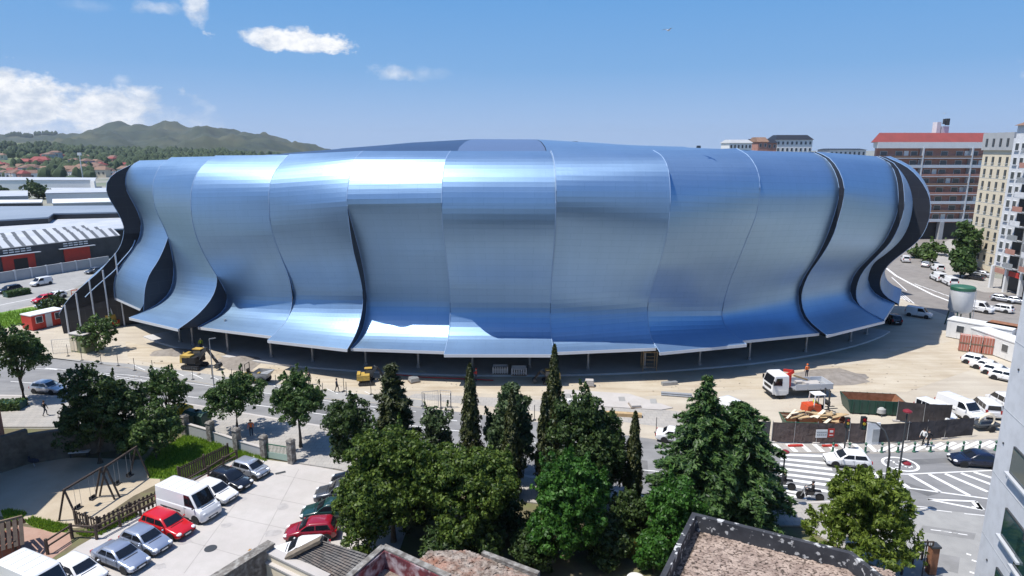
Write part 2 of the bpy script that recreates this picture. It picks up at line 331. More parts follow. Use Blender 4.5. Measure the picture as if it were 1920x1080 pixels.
L2 = [(-8.2, 24.8), (-6.75, 23.88), (-5.92, 22.7), (-5.36, 21.45), (-5.18, 19.89), (-5.22, 18.46), (-5.5, 17.21), (-5.88, 16.1), (-6.25, 14.95), (-6.55, 13.58), (-6.74, 11.69), (-6.77, 10.03), (-6.65, 8.67), (-6.22, 7.07), (-5.33, 5.8), (-3.64, 4.75), (-1.83, 4.15), (-0.24, 3.8)]
R2 = [(-7.9, 25.0), (-5.6, 23.6), (-4.7, 22.3), (-4.2, 20.6), (-4.1, 18.8), (-4.4, 16.6), (-5.0, 14.2), (-5.6, 12.0), (-5.89, 10.2), (-5.85, 9.0), (-5.29, 7.7), (-4.33, 6.6), (-2.82, 5.55), (-1.18, 4.8), (0.5, 4.2)]
L3 = [(-7.6, 25.1), (-6.0, 24.3), (-4.58, 23.1), (-3.6, 21.37), (-3.2, 19.57), (-3.12, 17.48), (-3.4, 15.46), (-4.15, 13.18), (-5.24, 10.94), (-6.1, 9.4), (-6.8, 7.95), (-7.15, 6.9), (-7.0, 5.8), (-6.4, 5.05), (-5.1, 4.4), (-3.43, 4.0), (-2.3, 3.75)]
R3 = [(-7.8, 25.2), (-5.8, 23.9), (-4.2, 22.5), (-3.4, 21.0), (-3.2, 18.9), (-3.1, 17.0), (-3.25, 15.54), (-4.08, 13.36), (-5.1, 11.2), (-5.65, 9.42), (-5.75, 7.92), (-5.4, 6.5), (-4.6, 5.45), (-3.2, 4.7), (-1.5, 4.05)]
L4 = [(-7.43, 25.3), (-5.41, 24.1), (-3.73, 22.66), (-2.94, 21.05), (-2.77, 18.91), (-2.82, 17.04), (-3.4, 15.2), (-4.4, 13.0), (-5.5, 10.8), (-6.1, 9.0), (-6.1, 7.6), (-5.5, 6.3), (-4.2, 5.2), (-2.4, 4.4), (-0.5, 3.85)]
R4 = [(-6.3, 25.7), (-3.9, 24.9), (-2.75, 23.7), (-1.8, 22.3), (-1.1, 20.7), (-0.95, 19.5), (-1.27, 16.9), (-1.95, 14.42), (-3.1, 11.9), (-3.85, 9.64), (-3.8, 8.07), (-2.94, 6.45), (-1.3, 5.0), (1.0, 4.0)]
L5 = [(-6.3, 25.7), (-3.9, 24.9), (-2.75, 23.7), (-1.8, 22.3), (-1.15, 20.7), (-1.3, 19.4), (-2.8, 16.4), (-4.0, 13.88), (-4.95, 10.92), (-5.2, 8.6), (-4.9, 6.9), (-3.75, 5.2), (-2.0, 4.25), (0.0, 3.8)]
R5 = [(-6.3, 25.7), (-3.8, 24.9), (-2.6, 23.7), (-1.6, 22.3), (-1.0, 20.7), (-1.15, 19.4), (-2.4, 16.4), (-3.6, 13.88), (-4.5, 10.92), (-4.8, 8.6), (-4.5, 6.9), (-3.4, 5.2), (-1.9, 4.3), (-0.1, 3.8)]
L6 = [(-6.2, 25.7), (-2.9, 24.9), (-0.8, 23.2), (0.2, 21.2), (0.3, 18.8), (-0.5, 16.4), (-2.0, 13.6), (-3.2, 11.2), (-3.6, 9.4), (-3.7, 7.8), (-3.2, 6.2), (-1.9, 4.9), (1.1, 3.85)]
R6 = [(-6.2, 25.7), (-2.9, 24.9), (-0.8, 23.2), (0.2, 21.2), (0.3, 18.8), (-0.5, 16.4), (-2.0, 13.6), (-3.2, 11.2), (-3.7, 9.4), (-3.9, 7.8), (-3.4, 6.2), (-2.1, 4.9), (1.0, 3.85)]
L7 = [(-5.6, 25.8), (-2.4, 25.0), (-0.2, 23.4), (0.6, 21.6), (0.5, 19.6), (-0.3, 17.6), (-1.9, 14.4), (-3.3, 11.2), (-3.9, 8.9), (-3.8, 7.0), (-2.9, 5.2), (-1.5, 4.25), (0.2, 3.85)]
R7 = [(-3.6, 25.8), (-0.9, 25.2), (0.89, 24.1), (1.75, 22.4), (2.1, 20.47), (1.85, 17.8), (0.31, 14.2), (-1.6, 11.2), (-2.9, 8.7), (-2.75, 6.8), (-1.7, 4.95), (0.16, 4.0)]
L8 = [(-4.6, 25.7), (-1.9, 25.0), (-0.2, 23.9), (0.9, 22.3), (1.4, 20.4), (1.3, 17.8), (0.1, 14.2), (-1.7, 11.2), (-2.9, 8.7), (-2.9, 6.8), (-1.9, 4.95), (1.4, 3.85)]
R8 = [(-4.0, 26.0), (-1.78, 25.3), (-0.15, 24.17), (0.79, 22.77), (1.07, 21.2), (0.93, 19.6), (0.46, 18.08), (-0.71, 15.72), (-1.75, 13.52), (-3.2, 10.58), (-4.1, 7.93), (-4.4, 6.2), (-3.7, 5.1), (-2.4, 4.55), (0.82, 3.95)]
L9 = [(-4.6, 25.8), (-2.3, 25.1), (-0.8, 24.0), (0.1, 22.6), (0.5, 21.0), (0.4, 19.5), (0.1, 18.0), (-1.0, 15.72), (-2.0, 13.52), (-3.4, 10.58), (-4.3, 7.93), (-4.6, 6.2), (-3.9, 5.0), (-2.3, 4.3), (-0.6, 3.9)]
R9 = [(-3.9, 25.5), (-1.9, 24.8), (-0.5, 23.5), (0.4, 21.9), (0.6, 20.3), (0.2, 17.95), (-0.45, 15.6), (-1.6, 13.0), (-3.4, 9.92), (-3.85, 8.14), (-3.7, 6.79), (-2.84, 5.2), (-1.59, 4.4), (-0.4, 3.85)]
L10 = [(-3.6, 25.6), (-1.6, 24.9), (-0.16, 23.6), (0.78, 21.99), (0.99, 20.36), (0.6, 17.99), (-0.05, 15.6), (-1.3, 13.18), (-2.75, 10.93), (-3.5, 8.89), (-3.6, 7.5), (-3.0, 5.95), (-1.81, 4.9), (-0.11, 4.2), (0.77, 3.9)]
R10 = [(-3.5, 25.0), (-1.5, 24.1), (-0.45, 22.4), (0.05, 20.6), (0.3, 18.4), (-0.05, 16.4), (-0.9, 14.1), (-2.3, 12.1), (-3.8, 10.1), (-4.5, 8.4), (-4.5, 6.7), (-3.4, 5.4), (-1.5, 4.5), (0.1, 3.95)]
L11 = [(-3.2, 25.0), (-1.18, 24.15), (-0.1, 22.5), (0.4, 20.67), (0.68, 18.5), (0.35, 16.5), (-0.45, 14.22), (-1.86, 12.29), (-3.3, 10.29), (-4.0, 8.37), (-4.0, 6.53), (-3.3, 5.3), (-1.4, 4.5), (0.0, 4.1)]
R11 = [(-7.0, 24.9), (-4.8, 23.7), (-3.0, 22.0), (-1.9, 20.0), (-1.5, 18.0), (-1.6, 15.7), (-2.3, 13.6), (-3.6, 11.9), (-5.2, 10.5), (-5.8, 8.9), (-5.9, 7.3), (-5.4, 5.8), (-4.2, 4.8), (-2.6, 4.2)]
L12 = [(-6.0, 24.8), (-3.35, 23.5), (-1.54, 21.79), (-0.3, 19.8), (0.14, 18.0), (0.05, 15.8), (-0.6, 13.79), (-2.0, 12.0), (-3.3, 10.6), (-4.35, 9.1), (-4.8, 7.31), (-4.5, 5.8), (-3.5, 4.8), (-2.1, 4.2)]
PROF = [(R0, R0), (R0, L1), (R1, L2), (R2, L3), (R3, L4), (R4, L5), (R5, L6), (R6, L7), (R7, L8), (R8, L9), (R9, L10), (R10, L11), (R11, L12), (L12, L12)]
SX = [-64.6, -60.0, -51.5, -41.0, -29.0, -18.3, -7.4, 4.6, 16.2, 26.8, 37.8, 48.6, 57.0, 63.6]
CREST = [22.5, 24.3, 24.9, 25.4, 26.35, 26.95, 27.35, 27.3, 26.8, 26.3, 25.9, 25.4, 25.0, 23.0]
def smooth_profile(pr, n=52):
    """Catmull-Rom through the profile, resampled by arc length -> n points (r,z,s)"""
    p = [Vector(pr[0]) * 2 - Vector(pr[1])] + [Vector(q) for q in pr] + [Vector(pr[-1]) * 2 - Vector(pr[-2])]
    d = []
    for i in range(1, len(p) - 2):
        for k in range(10):
            t = k / 10
            d.append(0.5 * ((2 * p[i]) + (p[i + 1] - p[i - 1]) * t + (2 * p[i - 1] - 5 * p[i] + 4 * p[i + 1] - p[i + 2]) * t * t + (3 * p[i] - p[i - 1] - 3 * p[i + 1] + p[i + 2]) * t ** 3))
    d.append(p[-2])
    d = [(d[max(i - 1, 0)] + d[i] * 2 + d[min(i + 1, len(d) - 1)]) / 4 if 0 < i < len(d) - 1 else d[i] for i in range(len(d))]
    for _ in range(5):
        d = [(d[i - 1] + d[i] * 2 + d[i + 1]) / 4 if 0 < i < len(d) - 1 else d[i] for i in range(len(d))]
    s = [0.0]
    for i in range(1, len(d)): s.append(s[-1] + (d[i] - d[i - 1]).length)
    out = []; j = 0
    for k in range(n):
        q = s[-1] * k / (n - 1)
        while j < len(s) - 2 and s[j + 1] < q: j += 1
        t = (q - s[j]) / max(1e-6, s[j + 1] - s[j]); v = d[j].lerp(d[j + 1], min(1, t)); out.append((v.x, v.y, q))
    return out
def w3(X, r, z):
    S, n = seam(X); return Vector((S.x + n.x * r, S.y + n.y * r, z))
stad = thing('stadium', 'vast stadium clad in wavy overlapping ribbons of shiny blue metal', 'stadium', (0, 0, 0))
SMP = [(smooth_profile(a), smooth_profile(b)) for a, b in PROF]
NC = 20
CURL = {9: .38, 10: .42, 11: .8, 8: .12, 4: .25, 3: .12}
for i in range(13):
    lp, rp = SMP[i][1], SMP[i + 1][0]; b = MB(); n = len(lp)
    grid = []; acc = (SX[i + 1] - SX[i]) * 1.0
    A0 = [w3(SX[i], q[0], q[1]) for q in lp]; B0 = [w3(SX[i + 1], q[0], q[1]) for q in rp]
    # add the roof run behind the crest of the bulge
    roofA, roofB = [], []
    for lst, X, pr, cr in ((roofA, SX[i], lp, CREST[i]), (roofB, SX[i + 1], rp, CREST[i + 1])):
        r0, z0 = pr[0][0], pr[0][1]
        for k, (dr, dz) in enumerate(((-24, cr), (-18, cr - 0.15), (-12, (cr * 2 + z0) / 3), (-7, (cr + z0) / 2 - 0.35), (-3.8, z0 - 0.45), (-1.5, z0 - 0.1))):
            lst.append(w3(X, r0 + dr, dz))
    for k in range(n):
        row = []
        for c in range(NC + 1):
            t = c / NC; q = A0[k].lerp(B0[k], t); nn = seam(SX[i + 1])[1]; cu = CURL.get(i, 0) * max(0, (t - .6) / .4) ** 2 * math.sin(math.pi * min(1, max(0, k / (n - 1)))) ** .5; row.append(q - Vector((nn.x, nn.y, 0)) * cu)
        grid.append(row)
    k0 = len(b.v)
    for row in grid: b.v += [tuple(q) for q in row]
    wid = (A0[0] - B0[0]).length
    for k in range(n - 1):
        for c in range(NC):
            a = k0 + k * (NC + 1) + c
            b.uv[len(b.f)] = [(wid * (c) / NC + i * 1.37, lp[k][2] + 2), (wid * (c + 1) / NC + i * 1.37, lp[k][2] + 2), (wid * (c + 1) / NC + i * 1.37, lp[k + 1][2] + 2), (wid * c / NC + i * 1.37, lp[k + 1][2] + 2)]
            b.f.append((a, a + 1, a + NC + 2, a + NC + 1)); b.m.append(0)
    me = bpy.data.meshes.new('facade_ribbon'); me.from_pydata(b.v, [], b.f); me.materials.append(M['ribbon'])
    l = me.uv_layers.new(name='UVMap')
    for fi, uvs in b.uv.items():
        for li, q in zip(me.polygons[fi].loop_indices, uvs): l.data[li].uv = q
    if i in CURL and CURL[i] > .36: me.polygons.foreach_set('use_smooth', [True] * len(me.polygons))
    rib = link(me, 'facade_ribbon', stad)
    # roof run
    rb = MB(); rg = [[p.lerp(q, c / NC) for c in range(NC + 1)] for p, q in zip(roofA + [A0[0]], roofB + [B0[0]])]
    k0 = 0
    for row in rg: rb.v += [tuple(q) for q in row]
    for k in range(len(rg) - 1):
        for c in range(NC):
            a = k * (NC + 1) + c
            rb.uv[len(rb.f)] = [(c * 1.4, k * 3), (c * 1.4 + 1.4, k * 3), (c * 1.4 + 1.4, k * 3 + 3), (c * 1.4, k * 3 + 3)]
            rb.f.append((a, a + 1, a + NC + 2, a + NC + 1)); rb.m.append(0)
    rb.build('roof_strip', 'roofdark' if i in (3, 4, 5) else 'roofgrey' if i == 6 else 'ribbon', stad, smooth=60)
    # pale fascia along the canopy lip, soffit and rim trims
    la, lb = A0[-1], B0[-1]; f = MB()
    inn = Vector((0, 0.12, 0))
    f.rings([[la + Vector((0, -0.02, 0.03)), la + Vector((0, -0.05, -0.30)), la + Vector((0, 0.35, -0.30)), la + Vector((0, 0.35, -0.02))],
             [lb + Vector((0, -0.02, 0.03)), lb + Vector((0, -0.05, -0.30)), lb + Vector((0, 0.35, -0.30)), lb + Vector((0, 0.35, -0.02))]])
    f.build('fascia', 'fascia', rib)
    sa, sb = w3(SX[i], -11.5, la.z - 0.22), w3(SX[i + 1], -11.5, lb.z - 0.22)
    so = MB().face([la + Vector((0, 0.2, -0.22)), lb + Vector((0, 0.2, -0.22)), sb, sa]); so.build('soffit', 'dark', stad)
    for pr, X, rim in ((lp, SX[i], [r_[0] for r_ in grid]), (rp, SX[i + 1], [r_[-1] for r_ in grid])):
        S, nn = seam(X)
        MB().tube([p + Vector((nn.x, nn.y, 0)) * 0.02 for p in rim[::2] + [rim[-1]]], 0.032, 6).build('rim_trim', 'trim', rib, smooth=60)
# side walls between neighbouring ribbons at each seam
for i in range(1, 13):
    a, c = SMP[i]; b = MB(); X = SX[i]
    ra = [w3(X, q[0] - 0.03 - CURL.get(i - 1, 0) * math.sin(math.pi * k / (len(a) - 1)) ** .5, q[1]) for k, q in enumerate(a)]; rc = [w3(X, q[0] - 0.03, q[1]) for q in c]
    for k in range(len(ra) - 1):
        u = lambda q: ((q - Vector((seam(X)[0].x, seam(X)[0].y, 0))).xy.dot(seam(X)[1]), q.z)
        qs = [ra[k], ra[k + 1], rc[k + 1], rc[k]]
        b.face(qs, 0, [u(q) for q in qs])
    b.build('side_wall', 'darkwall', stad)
# tall dark end wall below the far left ribbon
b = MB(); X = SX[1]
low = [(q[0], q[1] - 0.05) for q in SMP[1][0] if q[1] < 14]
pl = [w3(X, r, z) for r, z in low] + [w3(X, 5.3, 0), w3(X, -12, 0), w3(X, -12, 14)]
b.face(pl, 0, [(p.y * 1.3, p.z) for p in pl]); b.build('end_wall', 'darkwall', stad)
for r in (-2.2, -0.4, 1.4, 3.2, 4.7):
    zt = min((abs(q[0] - r), q[1]) for q in SMP[1][0] if q[1] < 12)[1]
    p0, p1 = w3(X, r, 0), w3(X, r, zt)
    off = Vector((0.25, -0.3, 0))
    MB().tube([p0 + off, p1 + off], 0.11, 8).build('column', 'fascia', stad, smooth=40)
# second thinner rim line running down the end wall
MB().tube([w3(X, q[0] - 1.6 if q[1] > 9 else q[0] - 1.9, q[1]) + Vector((0.15, -0.2, 0)) for q in SMP[1][0] if 5 < q[1] < 13], 0.07, 6).build('rim_trim', 'trim', stad, smooth=60)
# ground floor: recessed wall, columns, glazing
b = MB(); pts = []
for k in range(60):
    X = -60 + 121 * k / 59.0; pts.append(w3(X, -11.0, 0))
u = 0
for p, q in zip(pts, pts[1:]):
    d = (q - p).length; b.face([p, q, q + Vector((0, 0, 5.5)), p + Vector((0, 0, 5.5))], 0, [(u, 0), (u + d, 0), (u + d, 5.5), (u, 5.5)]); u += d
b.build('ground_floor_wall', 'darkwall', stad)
for X, r in ((-47.5, -4.3), (-44.8, -4.3), (-38.5, -4.3), (-31.8, -4.5), (-25.8, -4.6), (-18.6, -4.7), (-11.8, -4.8), (-5.0, -5.2), (2.2, -5.2), (9.4, -4.2), (16.5, -3.9), (23.7, -3.8), (30.7, -3.8), (39.6, -3.8), (48.3, -3.9), (53.0, -4.3)):
    p = w3(X, r, 0.0)
    MB().lathe([(0.26, 0.15), (0.26, 0.5), (0.15, 0.55), (0.14, 4.6)], p, 10).build('column', 'steel', stad, smooth=40)
# rear of the stand, closed so that it looks right from the side
b = MB(); ring = []
for k in range(41):
    t = math.pi * k / 40; ring.append(Vector((-63 * math.cos(t), SY + 4 + 30 * math.sin(t), 0)))
for p, q in zip(ring, ring[1:]):
    b.face([p, q, q + Vector((0, 0, 22.4)), p + Vector((0, 0, 22.4))], 0, [(p.x, 0), (q.x, 0), (q.x, 22), (p.x, 22)])
b.build('rear_wall', 'darkwall', stad)
rc = [w3(SX[i], SMP[i][1][0][0] - 24, CREST[i]) for i in range(14)]
b = MB(); b.face([tuple(p - Vector((0, 0, 0.02))) for p in rc] + [(63, SY + 4, 22.4)] + [tuple(p + Vector((0, 0, 22.4))) for p in reversed(ring[1:-1])] + [(-63, SY + 4, 22.4)])
b.build('main_roof', 'blueroof', stad)
for px, py, w in ((1078, 265, 0.9), (1310, 273, 0.6), (1252, 276, 0.5)):
    q = PY(px, py, 96.0); MB().box(q.x, q.y, q.z - 1.0, w, w, 1.0, tx=0.8, ty=0.8).build('roof_vent', 'dsteel', stad)
# plinth the stand sits on
pp = [w3(-53.5 + 110 * k / 50.0, -2.6 + (0.0 if k % 1 else 0), 0) for k in range(51)]
slab('plinth_pavement', [(p.x, p.y) for p in pp] + [(p.x, p.y) for p in [w3(X, -16, 0) for X in (56, 40, 20, 0, -20, -40, -53)]], 0.22, 'plinth', world=True)
# ------------------------------------------------------------------ GROUND, ROADS, MARKINGS
b = MB().face([(-6000, -300, 0), (6000, -300, 0), (6000, 7000, 0), (-6000, 7000, 0)])
struct(b.build('ground', 'far_ground'))
# construction-site ground (sand) around the stadium
sheet('site_ground', [(-62, 66), (-30, 58), (-10, 54), (20, 47), (60, 44), (100, 60), (92, 100), (70, 120), (-62, 130), (-85, 100)], 0.006, 'sand', world=True)
sheet('packed_earth', [(235, 640), (300, 655), (420, 676), (560, 694), (700, 704), (900, 712), (1200, 712), (1420, 702), (1620, 680), (1700, 650), (1790, 640), (1830, 690), (1700, 735), (1500, 735), (1400, 730), (1180, 745), (1000, 742), (860, 736), (700, 730), (560, 716), (440, 700), (330, 690), (240, 672)], 0.012, 'sand2')
sheet('gravel_heap_stain', [(1488, 700), (1530, 692), (1575, 690), (1605, 700), (1632, 716), (1600, 722), (1560, 723), (1520, 724)], 0.018, 'grey_earth')
sheet('gravel_patch', [(425, 670), (470, 672), (490, 680), (470, 696), (430, 694), (412, 684)], 0.018, 'grey_earth')
# pale kerbside pavement strip with service covers in front of the site
slab('site_pavement', [(1058, 730), (1180, 738), (1262, 764), (1240, 768), (1100, 760), (1050, 752)], 0.10, 'concrete')
sheet('site_pavement_strip', [(780, 738), (1050, 752), (1262, 770), (1440, 800), (1440, 826), (1200, 795), (1000, 770), (850, 755), (760, 745)], 0.014, 'pavement')
for a in ((1062, 742, 20, 8), (1166, 748, 14, 8), (1225, 752, 14, 9)):
    x, y, w, h = a
    sheet('service_cover', [(x - w / 2, y - h / 2), (x + w / 2 - 2, y - h / 2), (x + w / 2, y + h / 2), (x - w / 2 + 2, y + h / 2)], 0.108, 'asphalt_pale')
# main road in front
sheet('road', [(-260, 650), (-60, 664), (100, 672), (240, 690), (340, 712), (500, 738), (640, 750), (800, 765), (1000, 790), (1200, 820), (1420, 848), (1640, 850), (2050, 838), (2050, 985), (1700, 950), (1560, 938), (1400, 948), (1210, 928), (920, 880), (620, 800), (360, 757), (130, 742), (-260, 735)], 0.024, 'asphalt')
sheet('side_road', [(1690, 948), (2050, 985), (2050, 1200), (1640, 1200), (1662, 1000)], 0.020, 'asphalt_pale')
# parking bays on the far side of the road
sheet('parking_bays', [(60, 668), (240, 682), (345, 695), (495, 717), (640, 735), (790, 750), (800, 764), (640, 749), (500, 737), (340, 711), (240, 689), (100, 671)], 0.028, 'asphalt_pale')
mk = MB()
def line(x0, y0, x1, y1, w=0.12, z=0.036):
    a, c = P(x0, y0, z), P(x1, y1, z); d = (c - a); n = Vector((-d.y, d.x, 0)).normalized() * w / 2
    mk.face([a + n, a - n, c - n, c + n])
def wline(pts, w=0.12, z=0.036):
    for a, c in zip(pts, pts[1:]): line(*a, *c, w, z)
for k in range(14):
    t = k / 13.0; x = 250 + 470 * t; y = 684 + 52 * t + 6 * math.sin(t * 3)
    line(x, y, x + 22, y + 10, 0.10)
for k in range(8):
    x = 85 + 22 * k; y = 690 + 3 * k
    line(x, y, x + 70, y + 7, 0.22)
wline([(20, 715), (150, 725), (350, 743), (500, 762), (700, 790), (860, 808), (1000, 830), (1190, 856)], 0.12)
wline([(60, 690), (240, 703), (420, 727), (560, 745), (780, 772)], 0.10)
line(1195, 880, 1235, 884, 0.12)
for k in range(5): line(700 + 45 * k, 768 + 6 * k, 722 + 45 * k, 771 + 6 * k, 0.12)
struct(mk.build('road_markings', 'white_paint'))
# zebra crossing at the junction
mk = MB()
for x0, y0, x1, y1 in ((1462, 852, 1600, 857), (1463, 860, 1552, 869), (1463, 869, 1560, 880), (1462, 878, 1578, 892), (1462, 888, 1585, 903), (1463, 897, 1585, 914), (1463, 907, 1570, 924), (1463, 917, 1520, 929), (1470, 927, 1512, 934)):
    line(x0, y0, x1, y1, 0.42, 0.038)
struct(mk.build('zebra_crossing', 'white_paint'))
# hatched island
mk = MB()
wline([(1600, 885), (1700, 889), (1860, 882)], 0.16); wline([(1598, 880), (1650, 903), (1690, 913), (1860, 936)], 0.18); line(1600, 884, 1598, 880, 0.16)
for x0, y0, x1, y1 in ((1640, 888, 1660, 905), (1666, 889, 1704, 914), (1706, 890, 1764, 923), (1742, 889, 1818, 929), (1772, 888, 1852, 922), (1802, 887, 1858, 908), (1826, 885, 1860, 896)):
    line(x0, y0, x1, y1, 0.34)
line(1622, 882, 1652, 912, 0.3)
struct(mk.build('hatched_road_island', 'white_paint'))
mk = MB()
for a in ((1739, 936, 1842, 956), (1739, 936, 1830, 940), (1830, 940, 1842, 956), (1822, 950, 1838, 953)): line(*a, 0.22)
line(1828, 942, 1840, 955, 0.5); wline([(1690, 946), (1745, 952)], 0.1); wline([(1725, 953), (1785, 960)], 0.1); wline([(1808, 963), (1850, 967)], 0.1)
for k in range(3): line(1745 + 20 * k, 993 + 3 * k, 1778 + 18 * k, 997 + 3 * k, 0.1)
for x, y in ((1812, 1038), (1822, 1050), (1818, 1072)): line(x, y, x + 9, y + 3, 0.18)
struct(mk.build('give_way_markings', 'white_paint'))
# painted speed roundel with the figure 30
c0 = P(1688, 870, 0.04); mk = MB(); ro = [Vector((c0.x + 1.45 * math.cos(t), c0.y + 0.98 * 1.35 * math.sin(t), 0.04)) for t in (2 * math.pi * k / 36 for k in range(36))]
ri = [c0 + (p - c0) * 0.84 for p in ro]
for k in range(36): mk.face([ro[k], ro[(k + 1) % 36], ri[(k + 1) % 36], ri[k]])
def stroke(pts, w):
    for a, c in zip(pts, pts[1:]):
        a, c = c0 + Vector((*a, 0)), c0 + Vector((*c, 0)); d = c - a; n = Vector((-d.y, d.x, 0)).normalized() * w / 2; e = d.normalized() * w / 3
        mk.face([a + n - e, a - n - e, c - n + e, c + n + e])
stroke([(-.75, .6), (-.25, .6), (-.45, .1), (-.2, -.2), (-.3, -.55), (-.75, -.6)], 0.15)
stroke([(.25, .6), (.65, .6), (.75, .2), (.75, -.3), (.6, -.6), (.25, -.6), (.12, -.3), (.12, .25), (.25, .6)], 0.15)
struct(mk.build('speed_limit_roundel', 'white_paint'))
# bike lane with diagonal bars
sheet('bike_lane', [(1405, 828), (1640, 832), (2050, 815), (2050, 838), (1640, 849), (1420, 847)], 0.030, 'pavement')
mk = MB()
for k in range(9): x = 1426 + 25 * k; line(x, 832, x + 17, 847, 0.42, 0.036)
for k in range(13): x = 1646 + 23 * k; y = 847 - 0.9 * k; line(x + 30, y - 13, x, y, 0.36, 0.036)
struct(mk.build('bike_lane_bars', 'white_paint'))
# footway on the near side, raised behind a kerb
slab('footway', [(-260, 738), (130, 744), (360, 759), (620, 803), (920, 883), (1210, 931), (1400, 951), (1560, 941), (1680, 953), (1640, 1060), (1500, 985), (1330, 985), (1150, 960), (900, 930), (700, 905), (640, 880), (548, 866), (497, 854), (447, 841), (395, 826), (345, 808), (120, 800), (-260, 800)], 0.12, 'pavement')
slab('kerb', [(-260, 735.5), (130, 742), (360, 757), (620, 800), (920, 879.5), (1210, 927.5), (1400, 947.5), (1560, 937.5), (1690, 949), (1690, 952), (1560, 941.5), (1400, 951.5), (1210, 931.5), (920, 883.5), (620, 803.5), (360, 759.5), (130, 744.5), (-260, 738.5)], 0.14, 'concrete')
# courtyard ground, car park, playground, lawns
sheet('courtyard_soil', [(-400, 800), (345, 806), (548, 864), (640, 880), (900, 930), (1150, 960), (1330, 985), (1500, 985), (1640, 1060), (1660, 1400), (-600, 1400)], 0.012, 'soil')
sheet('car_park', [(20, 1110), (145, 1025), (250, 965), (345, 905), (410, 872), (470, 850), (500, 862), (546, 868), (600, 876), (645, 884), (720, 910), (760, 1000), (740, 1060), (600, 1130), (300, 1300), (-60, 1240)], 0.020, 'concrete')
for k, pix in enumerate(([(-400, 830), (0, 862), (150, 858), (270, 862), (300, 890), (300, 905), (250, 930), (170, 985), (140, 990), (60, 985), (-60, 950), (-400, 950)],)):
    sheet('playground', pix, 0.020, 'playsand')
sheet('brick_path', [(30, 985), (130, 1000), (135, 1020), (80, 1060), (20, 1050), (0, 1000)], 0.024, mat('terracotta_paving', (0.33, 0.20, 0.15), 0.9, col2=(0.40, 0.26, 0.20), scale=0.8))
lawnpix = [[(268, 868), (290, 850), (345, 818), (400, 826), (440, 842), (470, 852), (430, 865), (380, 890), (345, 900), (280, 897)],
           [(3, 960), (22, 957), (50, 964), (40, 974), (25, 979), (8, 975)], [(46, 978), (62, 971), (100, 980), (132, 986), (125, 997), (100, 999), (60, 987)]]
LAWN = []
for pix in lawnpix: sheet('lawn_base', pix, 0.026, 'grass'); LAWN.append(pix)
sheet('dry_grass_patch', [(1105, 1020), (1130, 1000), (1165, 1008), (1200, 1010), (1215, 1030), (1200, 1055), (1170, 1040), (1130, 1032)], 0.020, 'dry_grass')
sheet('earth_patch', [(995, 1052), (1010, 1042), (1035, 1045), (1040, 1055), (1010, 1062)], 0.022, 'sand2')
# roads to the right of the stadium and far left
sheet('avenue', [(1640, 500), (1660, 470), (1700, 445), (1740, 432), (1815, 432), (1800, 480), (1845, 540), (1960, 560), (2100, 600), (2100, 640), (1900, 612), (1800, 600), (1700, 565), (1655, 535)], 0.012, 'asphalt_brown')
sheet('avenue_footway', [(1745, 470), (1795, 440), (1815, 500), (1860, 520), (1960, 540), (1960, 552), (1845, 548), (1800, 535), (1770, 520), (1742, 500)], 0.016, 'pavement')
mk = MB()
wline([(1662, 503), (1680, 517), (1710, 533), (1750, 553), (1800, 572)], 0.5, 0.02); wline([(1672, 520), (1700, 545)], 0.2, 0.02)
for k in range(5): line(1715 + 14 * k, 532 + 5 * k, 1730 + 14 * k, 538 + 5 * k, 0.25, 0.02)
for k in range(4): line(1660 + 8 * k, 535 + 3 * k, 1690 + 8 * k, 560 + 3 * k, 0.2, 0.02)
wline([(1715, 477), (1735, 470), (1770, 462)], 0.4, 0.02)
struct(mk.build('avenue_markings', 'white_paint'))
sheet('west_road', [(-200, 555), (0, 530), (120, 512), (190, 502), (200, 512), (150, 535), (110, 555), (0, 590), (-200, 640)], 0.012, 'asphalt_pale')
sheet('west_verge', [(-200, 610), (0, 586), (60, 575), (90, 585), (50, 606), (0, 618), (-200, 640)], 0.016, 'grass')
mk = MB(); wline([(0, 572), (80, 556), (140, 541)], 0.25, 0.02); wline([(0, 556), (60, 545)], 0.2, 0.02); struct(mk.build('west_road_markings', 'white_paint'))
def blades(pixpoly, n, h0, h1, z, b, seed):
    r = random.Random(seed); pts = [P(q[0], q[1]) for q in pixpoly]
    xs = [p.x for p in pts]; ys = [p.y for p in pts]
    def inside(x, y):
        c = False
        for i in range(len(pts)):
            a, d = pts[i], pts[i - 1]
            if (a.y > y) != (d.y > y) and x < (d.x - a.x) * (y - a.y) / (d.y - a.y) + a.x: c = not c
        return c
    k = 0
    while k < n:
        x, y = r.uniform(min(xs), max(xs)), r.uniform(min(ys), max(ys))
        if not inside(x, y): continue
        h = r.uniform(h0, h1); t = r.uniform(0, 6.28); w = r.uniform(0.03, 0.07); dx, dy = math.cos(t) * w, math.sin(t) * w; lx, ly = r.uniform(-.5, .5) * h, r.uniform(-.5, .5) * h
        b.face([(x - dx, y - dy, z), (x + dx, y + dy, z), (x + lx, y + ly, z + h)]); k += 1
gb = MB()
blades(lawnpix[0], 9000, 0.12, 0.34, 0.02, gb, 1); blades(lawnpix[1], 900, .1, .3, .02, gb, 2); blades(lawnpix[2], 1600, .1, .3, .02, gb, 3)
blades([(-100, 600), (0, 590), (80, 578), (60, 604), (0, 616), (-100, 630)], 2500, .3, .7, .02, gb, 4)
blades([(410, 858), (450, 848), (500, 858), (500, 866), (470, 858), (420, 868)], 900, .1, .3, .03, gb, 5)
blades([(140, 1000), (180, 995), (250, 960), (262, 966), (190, 1004), (160, 1008)], 900, .1, .35, .03, gb, 6)
G1 = leafmat('grass_blades', (0.11, 0.21, 0.015), (0.28, 0.42, 0.05), 0.4)
struct(gb.build('grass', G1), 'stuff', 'bright green grass of the lawns and verges', 'grass')
